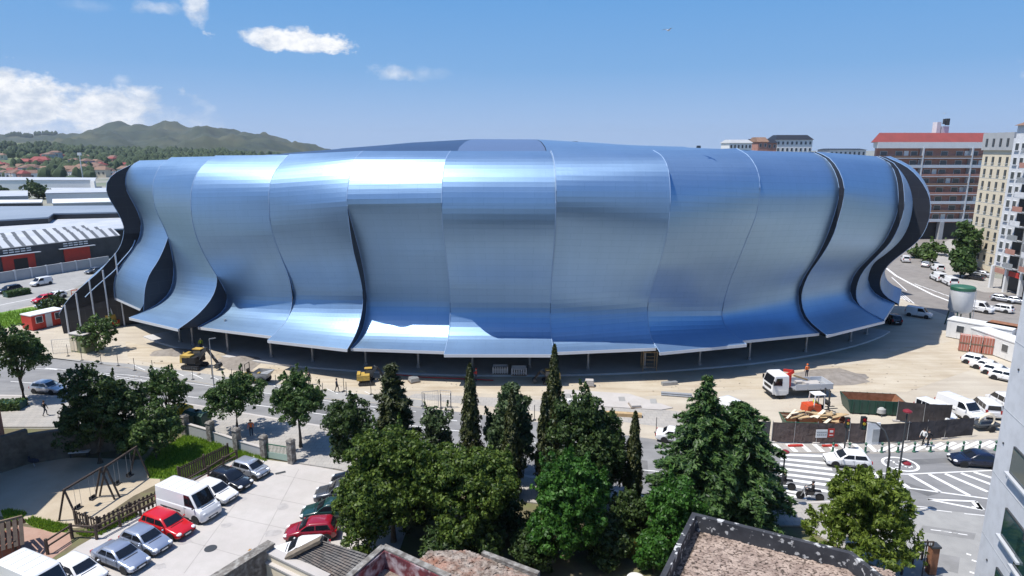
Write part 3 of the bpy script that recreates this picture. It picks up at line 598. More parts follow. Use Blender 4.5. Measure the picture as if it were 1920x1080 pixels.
gb = MB(); blades([(1105, 1020), (1130, 1000), (1200, 1008), (1215, 1030), (1200, 1055), (1130, 1032)], 3500, .15, .5, .02, gb, 8)
G2 = leafmat('dry_grass_blades', (0.20, 0.20, 0.04), (0.42, 0.34, 0.10), 0.3)
struct(gb.build('dry_grass', G2), 'stuff', 'dry yellow grass between the trees', 'grass')
# small debris scattered on the work site and dead leaves under the trees
rb = MB(); rr = random.Random(11)
for k in range(420):
    x = rr.uniform(240, 1780); y = 668 + rr.random() * 66
    if x > 1450: y = rr.uniform(650, 790)
    p = P(x, y); s = rr.uniform(0.04, 0.12) * (2.2 if rr.random() < .06 else 1)
    rb.ball((p.x, p.y, s * .3), s, s * rr.uniform(.6, 1.2), s * .5, 5, 3)
struct(rb.build('rubble_stones', mat('rubble_stones', (0.42, 0.37, 0.30), 0.95, col2=(0.30, 0.26, 0.21), scale=0.6)), 'stuff', 'loose stones scattered over the sandy work site', 'stones')
# patches, joints and stains that break up the paving
for k, pix in enumerate(([(560, 762), (640, 772), (652, 783), (575, 774)], [(130, 704), (215, 712), (222, 720), (140, 712)], [(1195, 862), (1214, 864), (1216, 900), (1200, 898)], [(1700, 862), (1790, 858), (1795, 866), (1712, 872)], [(930, 838), (985, 846), (985, 862), (930, 852)], [(420, 744), (470, 751), (480, 759), (432, 752)], [(1700, 905), (1760, 925), (1740, 930), (1690, 912)])):
    sheet('road_patch', pix, 0.0285 + .0006 * k, 'road_patch')
for k, pix in enumerate(([(1730, 985), (1830, 1000), (1826, 1012), (1722, 996)], [(1745, 1035), (1800, 1045), (1796, 1075), (1738, 1062)])): sheet('road_patch', pix, 0.0245 + .0006 * k, 'road_patch_pale')
jn = MB()
def jline(x0, y0, x1, y1, w_=.035, z=.0245):
    a, c = P(x0, y0, z), P(x1, y1, z); d = c - a; n = Vector((-d.y, d.x, 0)).normalized() * w_ / 2; jn.face([a + n, a - n, c - n, c + n])
for q in ((470, 905, 345, 1075), (560, 880, 470, 1050), (300, 1000, 620, 1090), (370, 955, 620, 1010), (430, 918, 640, 960), (500, 885, 650, 915)): jline(*q)
struct(jn.build('car_park_joints', 'concrete_joint'))
for k, (x, y, a_, b_) in enumerate(((345, 1015, .6, .4), (425, 985, .5, .35), (405, 960, .45, .3), (300, 1062, .5, .35), (455, 935, .4, .3), (510, 1000, .7, .5), (530, 950, .5, .5))):
    c = P(x, y, 0.0252 + .0005 * k); r_ = random.Random(k); MBs = MB().face([(c.x + a_ * r_.uniform(.6, 1.1) * math.cos(t), c.y + b_ * r_.uniform(.6, 1.1) * math.sin(t), c.z) for t in (2 * math.pi * j / 14 for j in range(14))]); struct(MBs.build('oil_stain', 'oil_stain'))
# low earth mounds
def mound(pix, h, m, name, n=16, seed=3):
    r = random.Random(seed); c = P(*pix[0]); a, bb = pix[1]; rings = []
    for k in range(7):
        t = k / 6; rings.append([(c.x + a * (1 - t) * (1 + .18 * r.uniform(-1, 1)) * math.cos(u), c.y + bb * (1 - t) * (1 + .18 * r.uniform(-1, 1)) * math.sin(u), -0.03 + h * (t ** 0.8) * (1 + .12 * r.uniform(-1, 1))) for u in (2 * math.pi * j / n for j in range(n))])
    return MB().rings(rings).build(name, m, smooth=80)
struct(mound([(325, 662), (3.2, 1.6)], 0.7, 'grey_earth', 'gravel_mound'))
struct(mound([(392, 668), (2.6, 1.3)], 0.9, 'sand2', 'sand_mound'))
struct(mound([(452, 676), (3.4, 1.5)], 0.6, 'grey_earth', 'gravel_mound'))
struct(mound([(1560, 706), (4.6, 1.5)], 0.55, 'grey_earth', 'gravel_mound'))
struct(mound([(720, 716), (2.0, 0.8)], 0.5, 'sand2', 'sand_mound'))
struct(mound([(790, 700), (1.6, 0.6)], 0.4, 'sand2', 'sand_mound'))
# ------------------------------------------------------------------ HILLS
def ridge(name, prof, Y0, Y1, m, seed, nx=120, ny=26, rough=6.0, x0=-420, x1=900, zb=-1.0):
    """terrain whose crest at distance Y1 follows a skyline given in photo pixels"""
    r = random.Random(seed); from mathutils import noise
    v = []; f = []
    def sky(x):
        for (a, ya), (c, yc) in zip(prof, prof[1:]):
            if a <= x <= c:
                t = (x - a) / (c - a); t = t * t * (3 - 2 * t) * .5 + t * .5; return ya + (yc - ya) * t
        return prof[0][1] if x < prof[0][0] else prof[-1][1]
    for i in range(nx + 1):
        x = x0 + (x1 - x0) * i / nx; top = PY(x, sky(x), Y1)
        for j in range(ny + 1):
            t = j / ny; Y = Y0 + (Y1 - Y0) * t; X = top.x * (Y / Y1)
            z = zb + (top.z - zb) * (t ** 1.25) + rough * noise.fractal(Vector((X * .006, Y * .004, seed)), 1.0, 2.0, 5) * min(1, 3 * t) * (1 if j < ny else .55)
            v.append((X, Y, z))
        v.append((top.x * 1.35, Y1 * 1.35, zb))
    n = ny + 2
    for i in range(nx):
        for j in range(ny + 1): a = i * n + j; f.append((a, a + n, a + n + 1, a + 1))
    me = bpy.data.meshes.new(name); me.from_pydata(v, [], f); me.materials.append(M[m]); me.polygons.foreach_set('use_smooth', [True] * len(f))
    return struct(link(me, name)), v, n
FAR = [(-500, 262), (-150, 259), (0, 258), (60, 256), (105, 254), (150, 250), (180, 245), (205, 237), (225, 239), (245, 241), (275, 238), (305, 234), (330, 238), (360, 242), (380, 239), (405, 245), (450, 248), (490, 254), (530, 264), (580, 275), (640, 284), (900, 290)]
hill_far, HV, HN = ridge('mountain', FAR, 1500, 3300, 'hill', 5, nx=240, ny=40, rough=46)
HJ = 41
NEAR = [(-500, 268), (0, 268), (60, 270), (130, 276), (200, 281), (300, 283), (420, 288), (520, 294), (700, 300), (900, 300)]
hill_near, NV, NN = ridge('hillside', NEAR, 560, 1500, 'field', 9, rough=4)
def hill_z(px, t):
    i = int((px + 420) / 1320 * 120); i = max(0, min(119, i)); j = max(0, min(25, int(t * 26)))
    return Vector(NV[i * NN + j])
# ------------------------------------------------------------------ BUILDINGS
def footprint(pix, z):
    c = [P(x, y, z) for x, y in pix]; return c
def flat_building(name, label, cat, pix, h, wallm, roofm, group=None, over=0.6, slope=None, fascia=None):
    """building whose roof outline is seen at these pixels at height h"""
    pts = footprint(pix, h); c = sum(pts, Vector()) / len(pts); t = thing(name, label, cat, (c.x, c.y, 0), group=group)
    loc = [Vector((p.x - c.x, p.y - c.y, 0)) for p in pts]
    MB().prism([p * 0.985 for p in loc], 0, h - 0.4).build('wall', wallm, t)
    rf = MB(); rf.prism(loc, h - 0.4, h); rf.build('roof', roofm, t)
    return t, loc
flat_building('storage_shed', 'long pale storage shed with rounded end below the hillside', 'shed', [(-120, 338), (170, 337), (178, 339), (180, 333), (-120, 331)], 6.2, 'white', 'paleroof')
flat_building('storage_hall', 'white hall with low flat roof beside the round tree', 'hall', [(84, 362), (204, 360), (205, 352), (90, 352)], 5, 'white', 'paleroof')
flat_building('storage_hall', 'small white hall left of the round tree', 'hall', [(-60, 369), (52, 367), (52, 357), (-60, 358)], 5, 'greywall', 'paleroof')
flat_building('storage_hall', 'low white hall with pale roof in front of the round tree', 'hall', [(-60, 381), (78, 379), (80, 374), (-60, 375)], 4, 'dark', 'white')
flat_building('storage_hall', 'white flat hall in front of the pointed tents', 'hall', [(98, 381), (215, 378), (213, 371), (98, 373)], 4, 'greywall', 'white')
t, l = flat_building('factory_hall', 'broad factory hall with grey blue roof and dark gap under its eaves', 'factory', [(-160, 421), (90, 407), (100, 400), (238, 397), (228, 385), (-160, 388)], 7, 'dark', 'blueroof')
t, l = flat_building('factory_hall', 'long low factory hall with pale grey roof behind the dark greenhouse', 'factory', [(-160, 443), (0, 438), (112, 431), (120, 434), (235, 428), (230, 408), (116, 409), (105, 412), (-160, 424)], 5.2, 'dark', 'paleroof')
# dark hall with ribbed white roof and red doors
a, c_ = P(-150, 533), P(228, 480); ang = math.atan2(c_.y - a.y, c_.x - a.x); Lw = (c_ - a).length
t = thing('exhibition_hall', 'dark walled exhibition hall with ribbed white roof and red doors', 'hall', a, ang)
MB().box(Lw / 2, 9, 0, Lw, 18, 5.0).build('wall', mat('dark_hall_wall', (0.045, 0.047, 0.05), 0.8, col2=(0.07, 0.07, 0.075), scale=0.3, bump=0.4), t)
rf = MB()
for k in range(3):
    y0 = 0.2 + k * 6.2; rf.rings([[(-0.5, y0, 5.0), (-0.5, y0 + 3.1, 6.7), (-0.5, y0 + 6.1, 5.0)], [(Lw + .5, y0, 5.0), (Lw + .5, y0 + 3.1, 6.7), (Lw + .5, y0 + 6.1, 5.0)]])
rf.build('roof', brickmat('ribbed_roof', (0.62, 0.63, 0.64), (0.50, 0.52, 0.54), (0.13, 0.14, 0.15), 2.2, 90.0, 0.5, msize=0.45), t)
for px, wd in ((56, 6.2), (169, 5.6)):
    q = P(px, 510 if px < 100 else 495); lx = (q - a).xy.dot(Vector((math.cos(ang), math.sin(ang))))
    dr = MB().box(lx, -0.05, 0, wd, 0.3, 3.4).build('door', 'red', t)
    if px < 100: MB().box(lx + 0.3, -0.14, 0, 2.6, 0.3, 2.6).build('opening', 'black', dr)
    MB().box(lx, -0.5, 3.5, wd + 2.0, 1.0, 0.16).build('canopy', 'fascia', t)
    sg = MB()
    for r in range(2):
        for k in range(5): sg.box(lx - 2.2 + k * 1.1, -0.05, 4.0 + r * 0.5, 0.85, 0.12, 0.22)
    sg.build('sign', 'white', t)
# boundary wall along the west road
a, c_ = P(-150, 556), P(205, 497); ang = math.atan2(c_.y - a.y, c_.x - a.x); Lw = (c_ - a).length
t = thing('boundary_wall', 'long pale panelled wall along the west road', 'wall', a, ang)
MB().box(Lw / 2, 0, 0, Lw, 0.3, 2.1).build('wall_panel', 'greywall', t)
for k in range(int(Lw / 3)): MB().box(k * 3.0 + .5, -0.12, 0, 0.3, 0.34, 2.2).build('pier', 'fascia', t)
# white pointed tents
tb = None
for k in range(6):
    p = P(140 + 12 * k, 381 - 0.4 * k); p.y += 12
    if tb is None:
        tb = thing('event_tent', 'white pointed tent in the row before the shed', 'tent', p, 0, 'white pointed tents far left')
        MB().box(0, 0, 0, 5, 5, 2.4).build('tent_wall', 'white', tb); MB().box(0, 0, 2.4, 5.4, 5.4, 2.4, tx=0.05, ty=0.05).build('tent_roof', 'white', tb)
    else: dup(tb, p)
t = thing('floodlight_mast', 'slim white mast with lamp head rising before the hillside', 'mast', PY(155, 333, 560).xy.to_3d())
MB().lathe([(0.5, 0), (0.3, 20)], n=8).build('mast', 'white', t); MB().box(0, 0, 20, 3, 1.2, 2.4).build('lamp_head', 'white', t)
# houses across the hillside: a handful of kinds, many instances
def house(label, w, d, h, rh, wm, rm, loc, group, cat='house', rz=0.0):
    t = thing('hillside_house', label, cat, loc, rz, group)
    MB().box(0, 0, -2, w, d, h + 2).build('wall', wm, t)
    r = MB(); e = 0.5
    r.rings([[(-w / 2 - e, -d / 2 - e, h), (w / 2 + e, -d / 2 - e, h), (w / 2 + e, d / 2 + e, h), (-w / 2 - e, d / 2 + e, h)], [(-w / 2 + d * .25, -.1, h + rh), (w / 2 - d * .25, -.1, h + rh), (w / 2 - d * .25, .1, h + rh), (-w / 2 + d * .25, .1, h + rh)]])
    r.build('roof', rm, t); wn = MB()
    for k in range(3): wn.box(-w / 3 + k * w / 3, -d / 2 - 0.05, h * 0.45, w * 0.12, 0.15, h * 0.28)
    wn.build('window', 'winglass', t); return t
HK = [house('white house with clay tile roof on the hillside', 12, 9, 6, 2.6, 'white', 'tile', hill_z(20, 0.1), 'white houses on the hillside'),
      house('cream house with orange tile roof on the hillside', 11, 9, 6.5, 2.6, 'cream', 'orange_tile', hill_z(40, 0.15), 'cream houses on the hillside'),
      house('brick red house with dark red roof on the hillside', 14, 10, 7, 3, 'redbrown', 'redroof', hill_z(42, 0.2), 'red houses on the hillside'),
      house('grey house with clay roof on the hillside', 12, 10, 8, 2.2, 'greywall', 'tile', hill_z(60, 0.1), 'grey houses on the hillside')]
rh = random.Random(21)
for k in range(64):
    px = rh.uniform(-40, 236); tt = abs(rh.gauss(0.0, 0.22)) + 0.02
    if rh.random() < .2: tt = rh.uniform(.02, .1)
    tt = min(tt, .62); q = hill_z(px, tt); q = q + Vector((rh.uniform(-6, 6), rh.uniform(-8, 8), 0))
    kind = HK[rh.choice((0, 0, 1, 1, 2, 3))]; dup(kind, q, rh.uniform(-.7, .7), scale=rh.uniform(.75, 1.25))
# far woods on the hillside and the skyline: one mass
wb = MB(); rw = random.Random(5)
def blobtree(b, p, h, w):
    b.rings([[(p.x + w * f * (1 + .25 * rw.uniform(-1, 1)) * math.cos(u), p.y + w * f * math.sin(u), p.z - 1 + h * g) for u in (2 * math.pi * j / 6 + .5 * g for j in range(6))] for g, f in ((0, .6), (.25, 1), (.55, .98), (.82, .66), (1, .15))])
for k in range(1250):
    px = rw.uniform(-60, 560); tt = rw.random() ** .8 * 0.97; q = hill_z(px, tt) + Vector((rw.uniform(-14, 14), rw.uniform(-20, 20), 0))
    if math.sin(px * .043 + tt * 17) + math.sin(px * .017 - tt * 9 + 1) + rw.uniform(-.9, .9) < (.15 if tt < .5 else -.4) and px < 250: continue
    n = rw.randint(1, 3)
    for _ in range(n): blobtree(wb, q + Vector((rw.uniform(-12, 12), rw.uniform(-12, 12), 0)), rw.uniform(6, 14), rw.uniform(3, 6.5))
for k in range(260):
    px = rw.uniform(-100, 110); i = int((px + 420) / 1320 * 240); q = Vector(HV[i * HN + 40]); q.x += rw.uniform(-14, 14)
    blobtree(wb, q, rw.uniform(10, 26), rw.uniform(5, 9))
struct(wb.build('far_woods', mat('far_wood_foliage', (0.025, 0.048, 0.018), 0.9, col2=(0.055, 0.085, 0.03), scale=0.03, detail=8), smooth=30), 'stuff', 'far off woods covering the hillside', 'woods')
# ---- apartment buildings on the right
def facade_windows(t, xs, zs, w, h, y=-0.02, frame='white', glass='winglass', sill=True, skip=None):
    wm = MB().box(0, 0, 0, w, 0.10, h).mesh('window', frame); gm = MB().box(0, -0.04, 0.08, w - 0.16, 0.08, h - 0.16).mesh('pane', glass)
    sm = MB().box(0, -0.09, -0.10, w + 0.2, 0.22, 0.09).mesh('sill', 'fascia')
    for z in zs:
        for x in xs:
            if skip and skip(x, z): continue
            o = link(wm, 'window', t, (x, y, z)); link(gm, 'pane', o, (0, 0, 0))
            if sill: link(sm, 'sill', o, (0, 0, 0))
a, c_ = Vector((103.5, 186, 0)), Vector((158, 187.5, 0)); ang = math.atan2(c_.y - a.y, c_.x - a.x); Lw = (c_ - a).length
t = thing('apartment_block', 'wide apartment block with red roof and long rows of balconies', 'apartment block', a, ang)
MB().prism([(0, 0), (Lw, 0), (Lw, 16), (9, 16)], 0, 27.4).build('wall', 'redbrown', t)
MB().box(Lw / 2, -0.2, 26.0, Lw + 1, 2.2, 1.7).build('parapet', 'white', t)
r = MB(); r.rings([[(-2.2, -1.3, 27.7), (Lw + 1, -1.3, 27.7), (Lw + 1, 17, 27.7), (8, 17, 27.7)], [(1.2, 1.5, 30.3), (Lw - 2, 1.5, 30.3), (Lw - 2, 13, 30.3), (8.5, 13, 30.3)]]); r.build('roof', 'redroof', t)
for k in range(8):
    z = 5.2 + 2.56 * k
    MB().box(Lw / 2, -0.75, z, Lw, 1.5, 0.22).build('balcony_slab', 'fascia', t)
    MB().box(Lw / 2, -1.46, z + 0.22, Lw, 0.07, 0.62).build('balcony_rail', 'orange_tile' if k % 3 == 1 else 'redbrown' if k % 2 else 'fascia', t)
facade_windows(t, [2.2 + 4.4 * k for k in range(13)], [5.6 + 2.56 * k for k in range(8)], 2.0, 1.7, -0.06, sill=False)
shm = MB().box(0, -0.08, 0, 1.3, 0.14, 1.9).mesh('shutter', 'white')
for k in range(13):
    for j in range(8):
        if (k * 7 + j * 3) % 4 == 0: link(shm, 'shutter', t, (4.3 + 4.4 * k, 0, 5.45 + 2.56 * j))
for x in (12.8, 27, 42): MB().box(x, -0.8, 5.2, 0.35, 1.55, 21).build('partition', 'fascia', t)
for x in range(7): MB().box(3 + x * 9, -0.9, 0, 1.2, 1.4, 5.2).build('pillar', 'greywall', t)
MB().box(Lw / 2, -0.04, 0.2, Lw - 2, 0.2, 4.6).build('shopfront', 'black', t)
for q in ((24, 31.0, 2.2, 2.8), (22.0, 30, 1.2, 4.0)): MB().box(q[0], 8, 29.5, q[2], 2, q[3]).build('roof_stack', 'wwall', t)
MB().box(24.2, 6.8, 32.6, 0.9, 0.8, 1.9).box(23.2, 6.8, 32.9, 0.5, 0.5, 1.5).build('antenna', 'dsteel', t)
# low podium shop with green sign in front
p, q = P(1738, 446), P(1822, 443); ang = math.atan2(q.y - p.y, q.x - p.x); Lw = (q - p).length
t = thing('shop_pavilion', 'low flat roofed shop with green and blue sign', 'shop', p, ang)
MB().box(Lw / 2, 3, 0, Lw, 6, 4.2).build('wall', 'dark', t); MB().box(Lw / 2, 2.6, 4.2, Lw + 2, 8, 0.5).build('roof', 'fascia', t)
MB().box(3.4, -0.06, 0.6, 5.2, 0.2, 2.7).build('sign', mat('green_sign', (0.01, 0.22, 0.06), 0.5), t)
MB().box(8.6, -0.06, 0.6, 4.6, 0.2, 2.7).build('sign', mat('blue_sign', (0.02, 0.08, 0.16), 0.5), t)
MB().lathe([(0.95, 0), (0.95, -0.08)], (4.6, -0.17, 1.95), 16, 'y').box(8.6, -0.2, 1.7, 2.6, 0.06, 0.8).build('sign_mark', 'white', t)
MB().box(0.2, -0.06, 0.3, 1.4, 0.2, 3).build('panel', 'orange', t)
# cream block, narrow side with four columns of windows
a, c_ = Vector((103.0, 143, 0)), Vector((101.6, 132.6, 0)); ang = math.atan2(c_.y - a.y, c_.x - a.x); Lw = (c_ - a).length
t = thing('apartment_block', 'tall cream apartment block with four columns of small windows', 'apartment block', a, ang)
MB().box(Lw / 2, 8, 0, Lw, 16, 25.6).build('wall', 'cream', t)
MB().box(Lw / 2, 7.6, 25.6, Lw + 0.3, 16, 3.6).build('attic', 'greywall', t)
facade_windows(t, [1.6 + 2.45 * k for k in range(4)], [2.2 + 2.6 * k for k in range(9)], 0.75, 1.25, -0.03, frame='dark')
facade_windows(t, [1.6 + 2.45 * k for k in range(4)], [26.4], 0.7, 1.6, -0.43, frame='dark', sill=False)
for k in range(10): MB().box(Lw / 2, -0.0, 1.5 + 2.6 * k, Lw, 0.05, 0.06).build('string_course', 'fascia', t)
# white block beside it with recessed balconies and shops below
a, c_ = Vector((91.3, 119.5, 0)), Vector((90.0, 104.0, 0)); ang = math.atan2(c_.y - a.y, c_.x - a.x); Lw = (c_ - a).length
t = thing('apartment_block', 'tall white apartment block with balconies above a row of shops', 'apartment block', a, ang)
MB().box(Lw / 2, 8, 4.4, Lw, 16, 23.4).build('wall', 'wwall', t)
MB().box(Lw / 2, 9, 0, Lw, 14, 4.4).build('ground_floor', 'dark', t)
MB().box(Lw / 2 + .5, 7, 27.8, Lw, 14, 2.2).build('attic', 'wwall', t)
r = MB(); r.rings([[(0.4, -0.6, 30), (Lw + 2, -0.6, 30), (Lw + 2, 15, 30), (.4, 15, 30)], [(4, 4, 32.4), (Lw, 4, 32.4), (Lw, 10, 32.4), (4, 10, 32.4)]]); r.build('roof', 'orange_tile', t)
for x in (0.25, 4.2, 8.2, 12.2): MB().box(x, -0.1, 0, 0.5, 0.6, 4.4).build('pillar', 'white', t)
facade_windows(t, [1.3, 3.0], [5.2 + 2.55 * k for k in range(9)], 1.0, 1.35, -0.04)
for k in range(9):
    z = 4.6 + 2.55 * k
    for x in (5.4, 9.6):
        bal = MB().box(x, -0.03, z + 0.1, 2.3, 0.14, 2.2).build('balcony', 'black', t)
        MB().box(x, -0.55, z, 2.5, 1.0, 0.16).build('balcony_slab', 'fascia', bal)
        MB().box(x, -1.02, z + 0.16, 2.5, 0.08, 0.9).build('balcony_rail', 'redbrown' if (k + int(x)) % 3 == 0 else 'wwall' if k % 2 else 'steel', bal)
MB().box(7.5, -0.25, 4.4, 0.35, 0.5, 23.4).build('downpipe', 'steel', t)
facade_windows(t, [12.6, 14.4], [5.2 + 2.55 * k for k in range(9)], 1.0, 1.35, -0.04)
for x, m in ((2.3, 'redbrown'), (6.2, 'red'), (10, 'dgreen'), (13.6, 'orange')): MB().box(x, -0.02, 3.2, 3.2, 0.16, 0.9).build('shop_sign', m, t)
# far blocks above the stadium roof
def farblock(label, x0, x1, y, Y, wm, rm, floors, bays, rh_=2.5):
    p, q = PY(x0, y, Y), PY(x1, y, Y); w = (q - p).length; h = p.z
    t = thing('apartment_block', label, 'apartment block', ((p.x + q.x) / 2, Y, 0), 0)
    MB().box(0, 6, 0, w, 12, h).build('wall', wm, t)
    MB().box(0, 6, h, w + 1, 13, rh_, tx=.8, ty=.4).build('roof', rm, t)
    facade_windows(t, [-w / 2 + w * (k + .5) / bays for k in range(bays)], [h - 3.2 * (j + 1) + .8 for j in range(floors)], w / bays * .5, 1.6, -0.05, sill=False)
farblock('far white block with dormers peeping over the stadium roof', 1456, 1524, 262, 330, 'white', 'dark', 3, 8, 2.4)
farblock('far dark red block beside the white block over the roof', 1412, 1457, 268, 320, 'redbrown', 'dark', 2, 5, 2.0)
farblock('far small house with salmon roof over the stadium roof', 1422, 1440, 266, 310, 'redbrown', 'orange_tile', 1, 2, 2.2)
farblock('far low white block left of the red one over the roof', 1368, 1410, 268, 300, 'white', 'greywall', 1, 6, 1.5)
farblock('far row of low pale houses between stadium and red roofed block', 1556, 1624, 281, 300, 'wwall', 'dark', 2, 8, 0.6)
# white building close on the right
E0 = Vector((21.35, 26.05, 0)); dirv = Vector((-0.33, -1, 0)).normalized(); ang = math.atan2(dirv.y, dirv.x); Lw = 17.0
t = thing('office_building', 'white rendered building rising close by with slanted dark windows', 'building', E0, ang)
nb = MB().box(Lw / 2, 6, 0, Lw, 12, 34); nb.build('wall', 'wwall', t)
jm = MB()
for z in range(3, 32, 3): jm.box(Lw / 2, -0.004, z, Lw, 0.012, 0.02)
for x in (4.2, 8.4, 12.6): jm.box(x, -0.004, 0, 0.02, 0.012, 34)
jm.build('panel_joint', 'greywall', t)
for x, z in ((.8, 17), (1.4, 12.5), (2.2, 15.2), (1.0, 8.2), (3.0, 11.0), (.6, 13.6), (2.6, 18.4)): MB().lathe([(.05, 0), (.05, -.04)], (x, -.0, z), 8, 'y').build('vent', 'dsteel', t)
def facewin(x0, x1, y0, y1):
    """window from pixel bounds along the face"""
    res = []
    for x, y in ((x0, y0), (x1, y0), (x0, y1), (x1, y1)):
        d = Vector(ray(x, y)); nn = Vector((dirv.y, -dirv.x, 0)); o = Vector((0, 0, H)); tt = nn.dot(E0 - o) / nn.dot(d); res.append(o + d * tt)
    u = [(p - E0).dot(dirv) for p in res]; return min(u), max(u), res
for x, y0, y1, wd in ((1896, 828, 886, 2.2), (1880, 940, 1003, 1.9), (1903, 985, 1060, 2.2), (1863, 1050, 1110, 1.9)):
    d = Vector(ray(x, y1)); nn = Vector((dirv.y, -dirv.x, 0)); o = Vector((0, 0, H)); tt = nn.dot(E0 - o) / nn.dot(d); p1 = o + d * tt
    d = Vector(ray(x, y0)); tt = nn.dot(E0 - o) / nn.dot(d); p0 = o + d * tt
    u0 = (p1 - E0).dot(dirv); hh = p0.z - p1.z
    w = MB().box(u0 + wd / 2, -0.03, p1.z, wd, 0.10, hh).build('window', 'dsteel', t)
    MB().box(u0 + wd / 2, -0.065, p1.z + 0.08, wd - 0.16, 0.08, hh - 0.16).build('pane', 'teal_glass', w)
    MB().box(u0 + wd / 2, -0.10, p1.z - 0.1, wd + 0.2, 0.25, 0.09).build('sill', 'fascia', w)
# tall red brick building at the left edge; most of it stands outside the frame and shades the playground
p = P(11, 826); c0 = Vector((-50, 46, 0)); t = thing('brick_building', 'tall red brick building at the left edge behind the hedge', 'building', c0)
pl = [Vector(q) - c0 for q in ((-40.6, 43.2, 0), (p.x, p.y, 0), (-64, 50, 0), (-60, 38, 0))]
MB().prism(pl, 0, 25).build('wall', 'brickred', t); MB().prism([q * 1.02 for q in pl], 25, 25.4).build('roof', 'greywall', t)
pl = [Vector(q) - c0 for q in ((-40.3, 40.0, 0), (-40.8, 43.1, 0), (-60, 37.9, 0), (-58, 34, 0))]
MB().prism(pl, 0, 13).build('annex', 'brickred', t)
# ---- roofs just below the camera
def parapet_roof(name, label, cat, pix, z, drop, th, wallm, gravelm, inner=None):
    pts = [P(x, y, z) for x, y in pix]; c = sum(pts, Vector()) / len(pts); c.z = 0; t = thing(name, label, cat, c)
    o = [Vector((p.x - c.x, p.y - c.y, 0)) for p in pts]; n = len(o)
    def off(d):
        res = []
        for i in range(n):
            a, b_, e = o[i - 1], o[i], o[(i + 1) % n]
            d1, d2 = (b_ - a).normalized(), (e - b_).normalized(); n1, n2 = Vector((d1.y, -d1.x, 0)), Vector((d2.y, -d2.x, 0))
            m = (n1 + n2); m = m / max(0.3, m.dot(n1)); res.append(b_ + m * d)
        return res
    area = sum(o[i - 1].x * o[i].y - o[i].x * o[i - 1].y for i in range(n)); sgn = 1 if area < 0 else -1
    ii = off(th * sgn)
    Z = lambda l, z_: [Vector((p.x, p.y, z_)) for p in l]
    MB().rings([Z(o, 0), Z(o, z), Z(ii, z), Z(ii, z - drop - 0.05)], cap=False).build('parapet_wall', wallm, t)
    MB().face(Z(off(th * .9 * sgn), z - drop)).build('roof', gravelm, t)
    return t, Z(ii, z - drop)
gravel = mat('roof_gravel', (0.05, 0.036, 0.028), 0.95, col2=(0.26, 0.20, 0.165), scale=6.0, detail=2.0, lo=0.42, hi=0.58, bump=1.0, bscale=6)
gravel2 = mat('roof_stones', (0.12, 0.085, 0.065), 0.95, col2=(0.36, 0.31, 0.265), scale=3.2, detail=4, lo=0.36, hi=0.64, col3=(0.34, 0.12, 0.06), scale3=0.9, amt3=0.6, bump=1.0, bscale=4)
t, ii = parapet_roof('flat_roofed_building', 'flat gravel roof with black tarred parapet flecked white', 'building', [(1298, 960), (1598, 1034), (1672, 1092), (1800, 1300), (1120, 1300), (1232, 1090)], 9.3, 0.8, 0.22, 'tar', gravel)
gs = MB(); rg = random.Random(4)
for k in range(6600):
    x, y = rg.uniform(1240, 1680), rg.uniform(985, 1120)
    if y < 985 + (x - 1310) * 0.24 or x < 1330 - (y - 985) * 0.55: continue
    p = P(x, y, 8.5); c = t.location; s = rg.uniform(.04, .085)
    gs.ball((p.x - c.x, p.y - c.y, 8.51), s * 1.3, s, s * .7, 5, 3)
gs.build('gravel', mat('gravel_stones', (0.38, 0.30, 0.25), 0.9, col2=(0.24, 0.18, 0.15), scale=2.5, detail=1), t)['kind'] = 'stuff'
t, ii = parapet_roof('flat_roofed_building', 'stone covered roof behind a low wall with flaking red paint', 'building', [(720, 1026), (838, 1080), (1000, 1160), (900, 1400), (520, 1300), (652, 1082)], 8.0, 0.9, 0.22, 'redstain', gravel2)
MB().bar(Vector(P(719, 1024, 8.05)) - t.location, Vector(P(842, 1081, 8.05)) - t.location, 0.3, 0.08).bar(Vector(P(719, 1024, 8.06)) - t.location, Vector(P(650, 1084, 8.06)) - t.location, 0.3, 0.08).build('coping', 'stone', t)
pts = [P(x, y, 7.2) for x, y in ((775, 1052), (812, 1036), (850, 1031), (905, 1042), (1010, 1082), (1100, 1200), (860, 1200))]
c = sum(pts, Vector()) / len(pts); c.z = 0; t = thing('old_outbuilding', 'old outbuilding with stony roof streaked orange beside the trees', 'building', c)
MB().prism([p - c for p in pts], 0, 7.0).build('wall', 'rubble', t); rf = MB(); l2 = [Vector((p.x - c.x, p.y - c.y, 7.2)) for p in pts]; rf.prism(l2, 7.0, 7.2); rf.build('roof', gravel2, t)
for a, d in ((l2[3], l2[4]),): MB().bar(a + Vector((0, 0, .1)), d + Vector((0, 0, .1)), .25, .25).build('coping', 'stone', t)
st = MB(); 
for k in range(1500):
    x, y = rg.uniform(790, 1000), rg.uniform(1034, 1085)
    if y < 1034 + max(0, (x - 880)) * .42 or x < 800 - (y - 1040): continue
    p = P(x, y, 7.22); s = rg.uniform(.05, .11); st.ball((p.x - c.x, p.y - c.y, 7.23), s * 1.3, s, s * .6, 5, 3)
st.build('stones', gravel2, t)['kind'] = 'stuff'
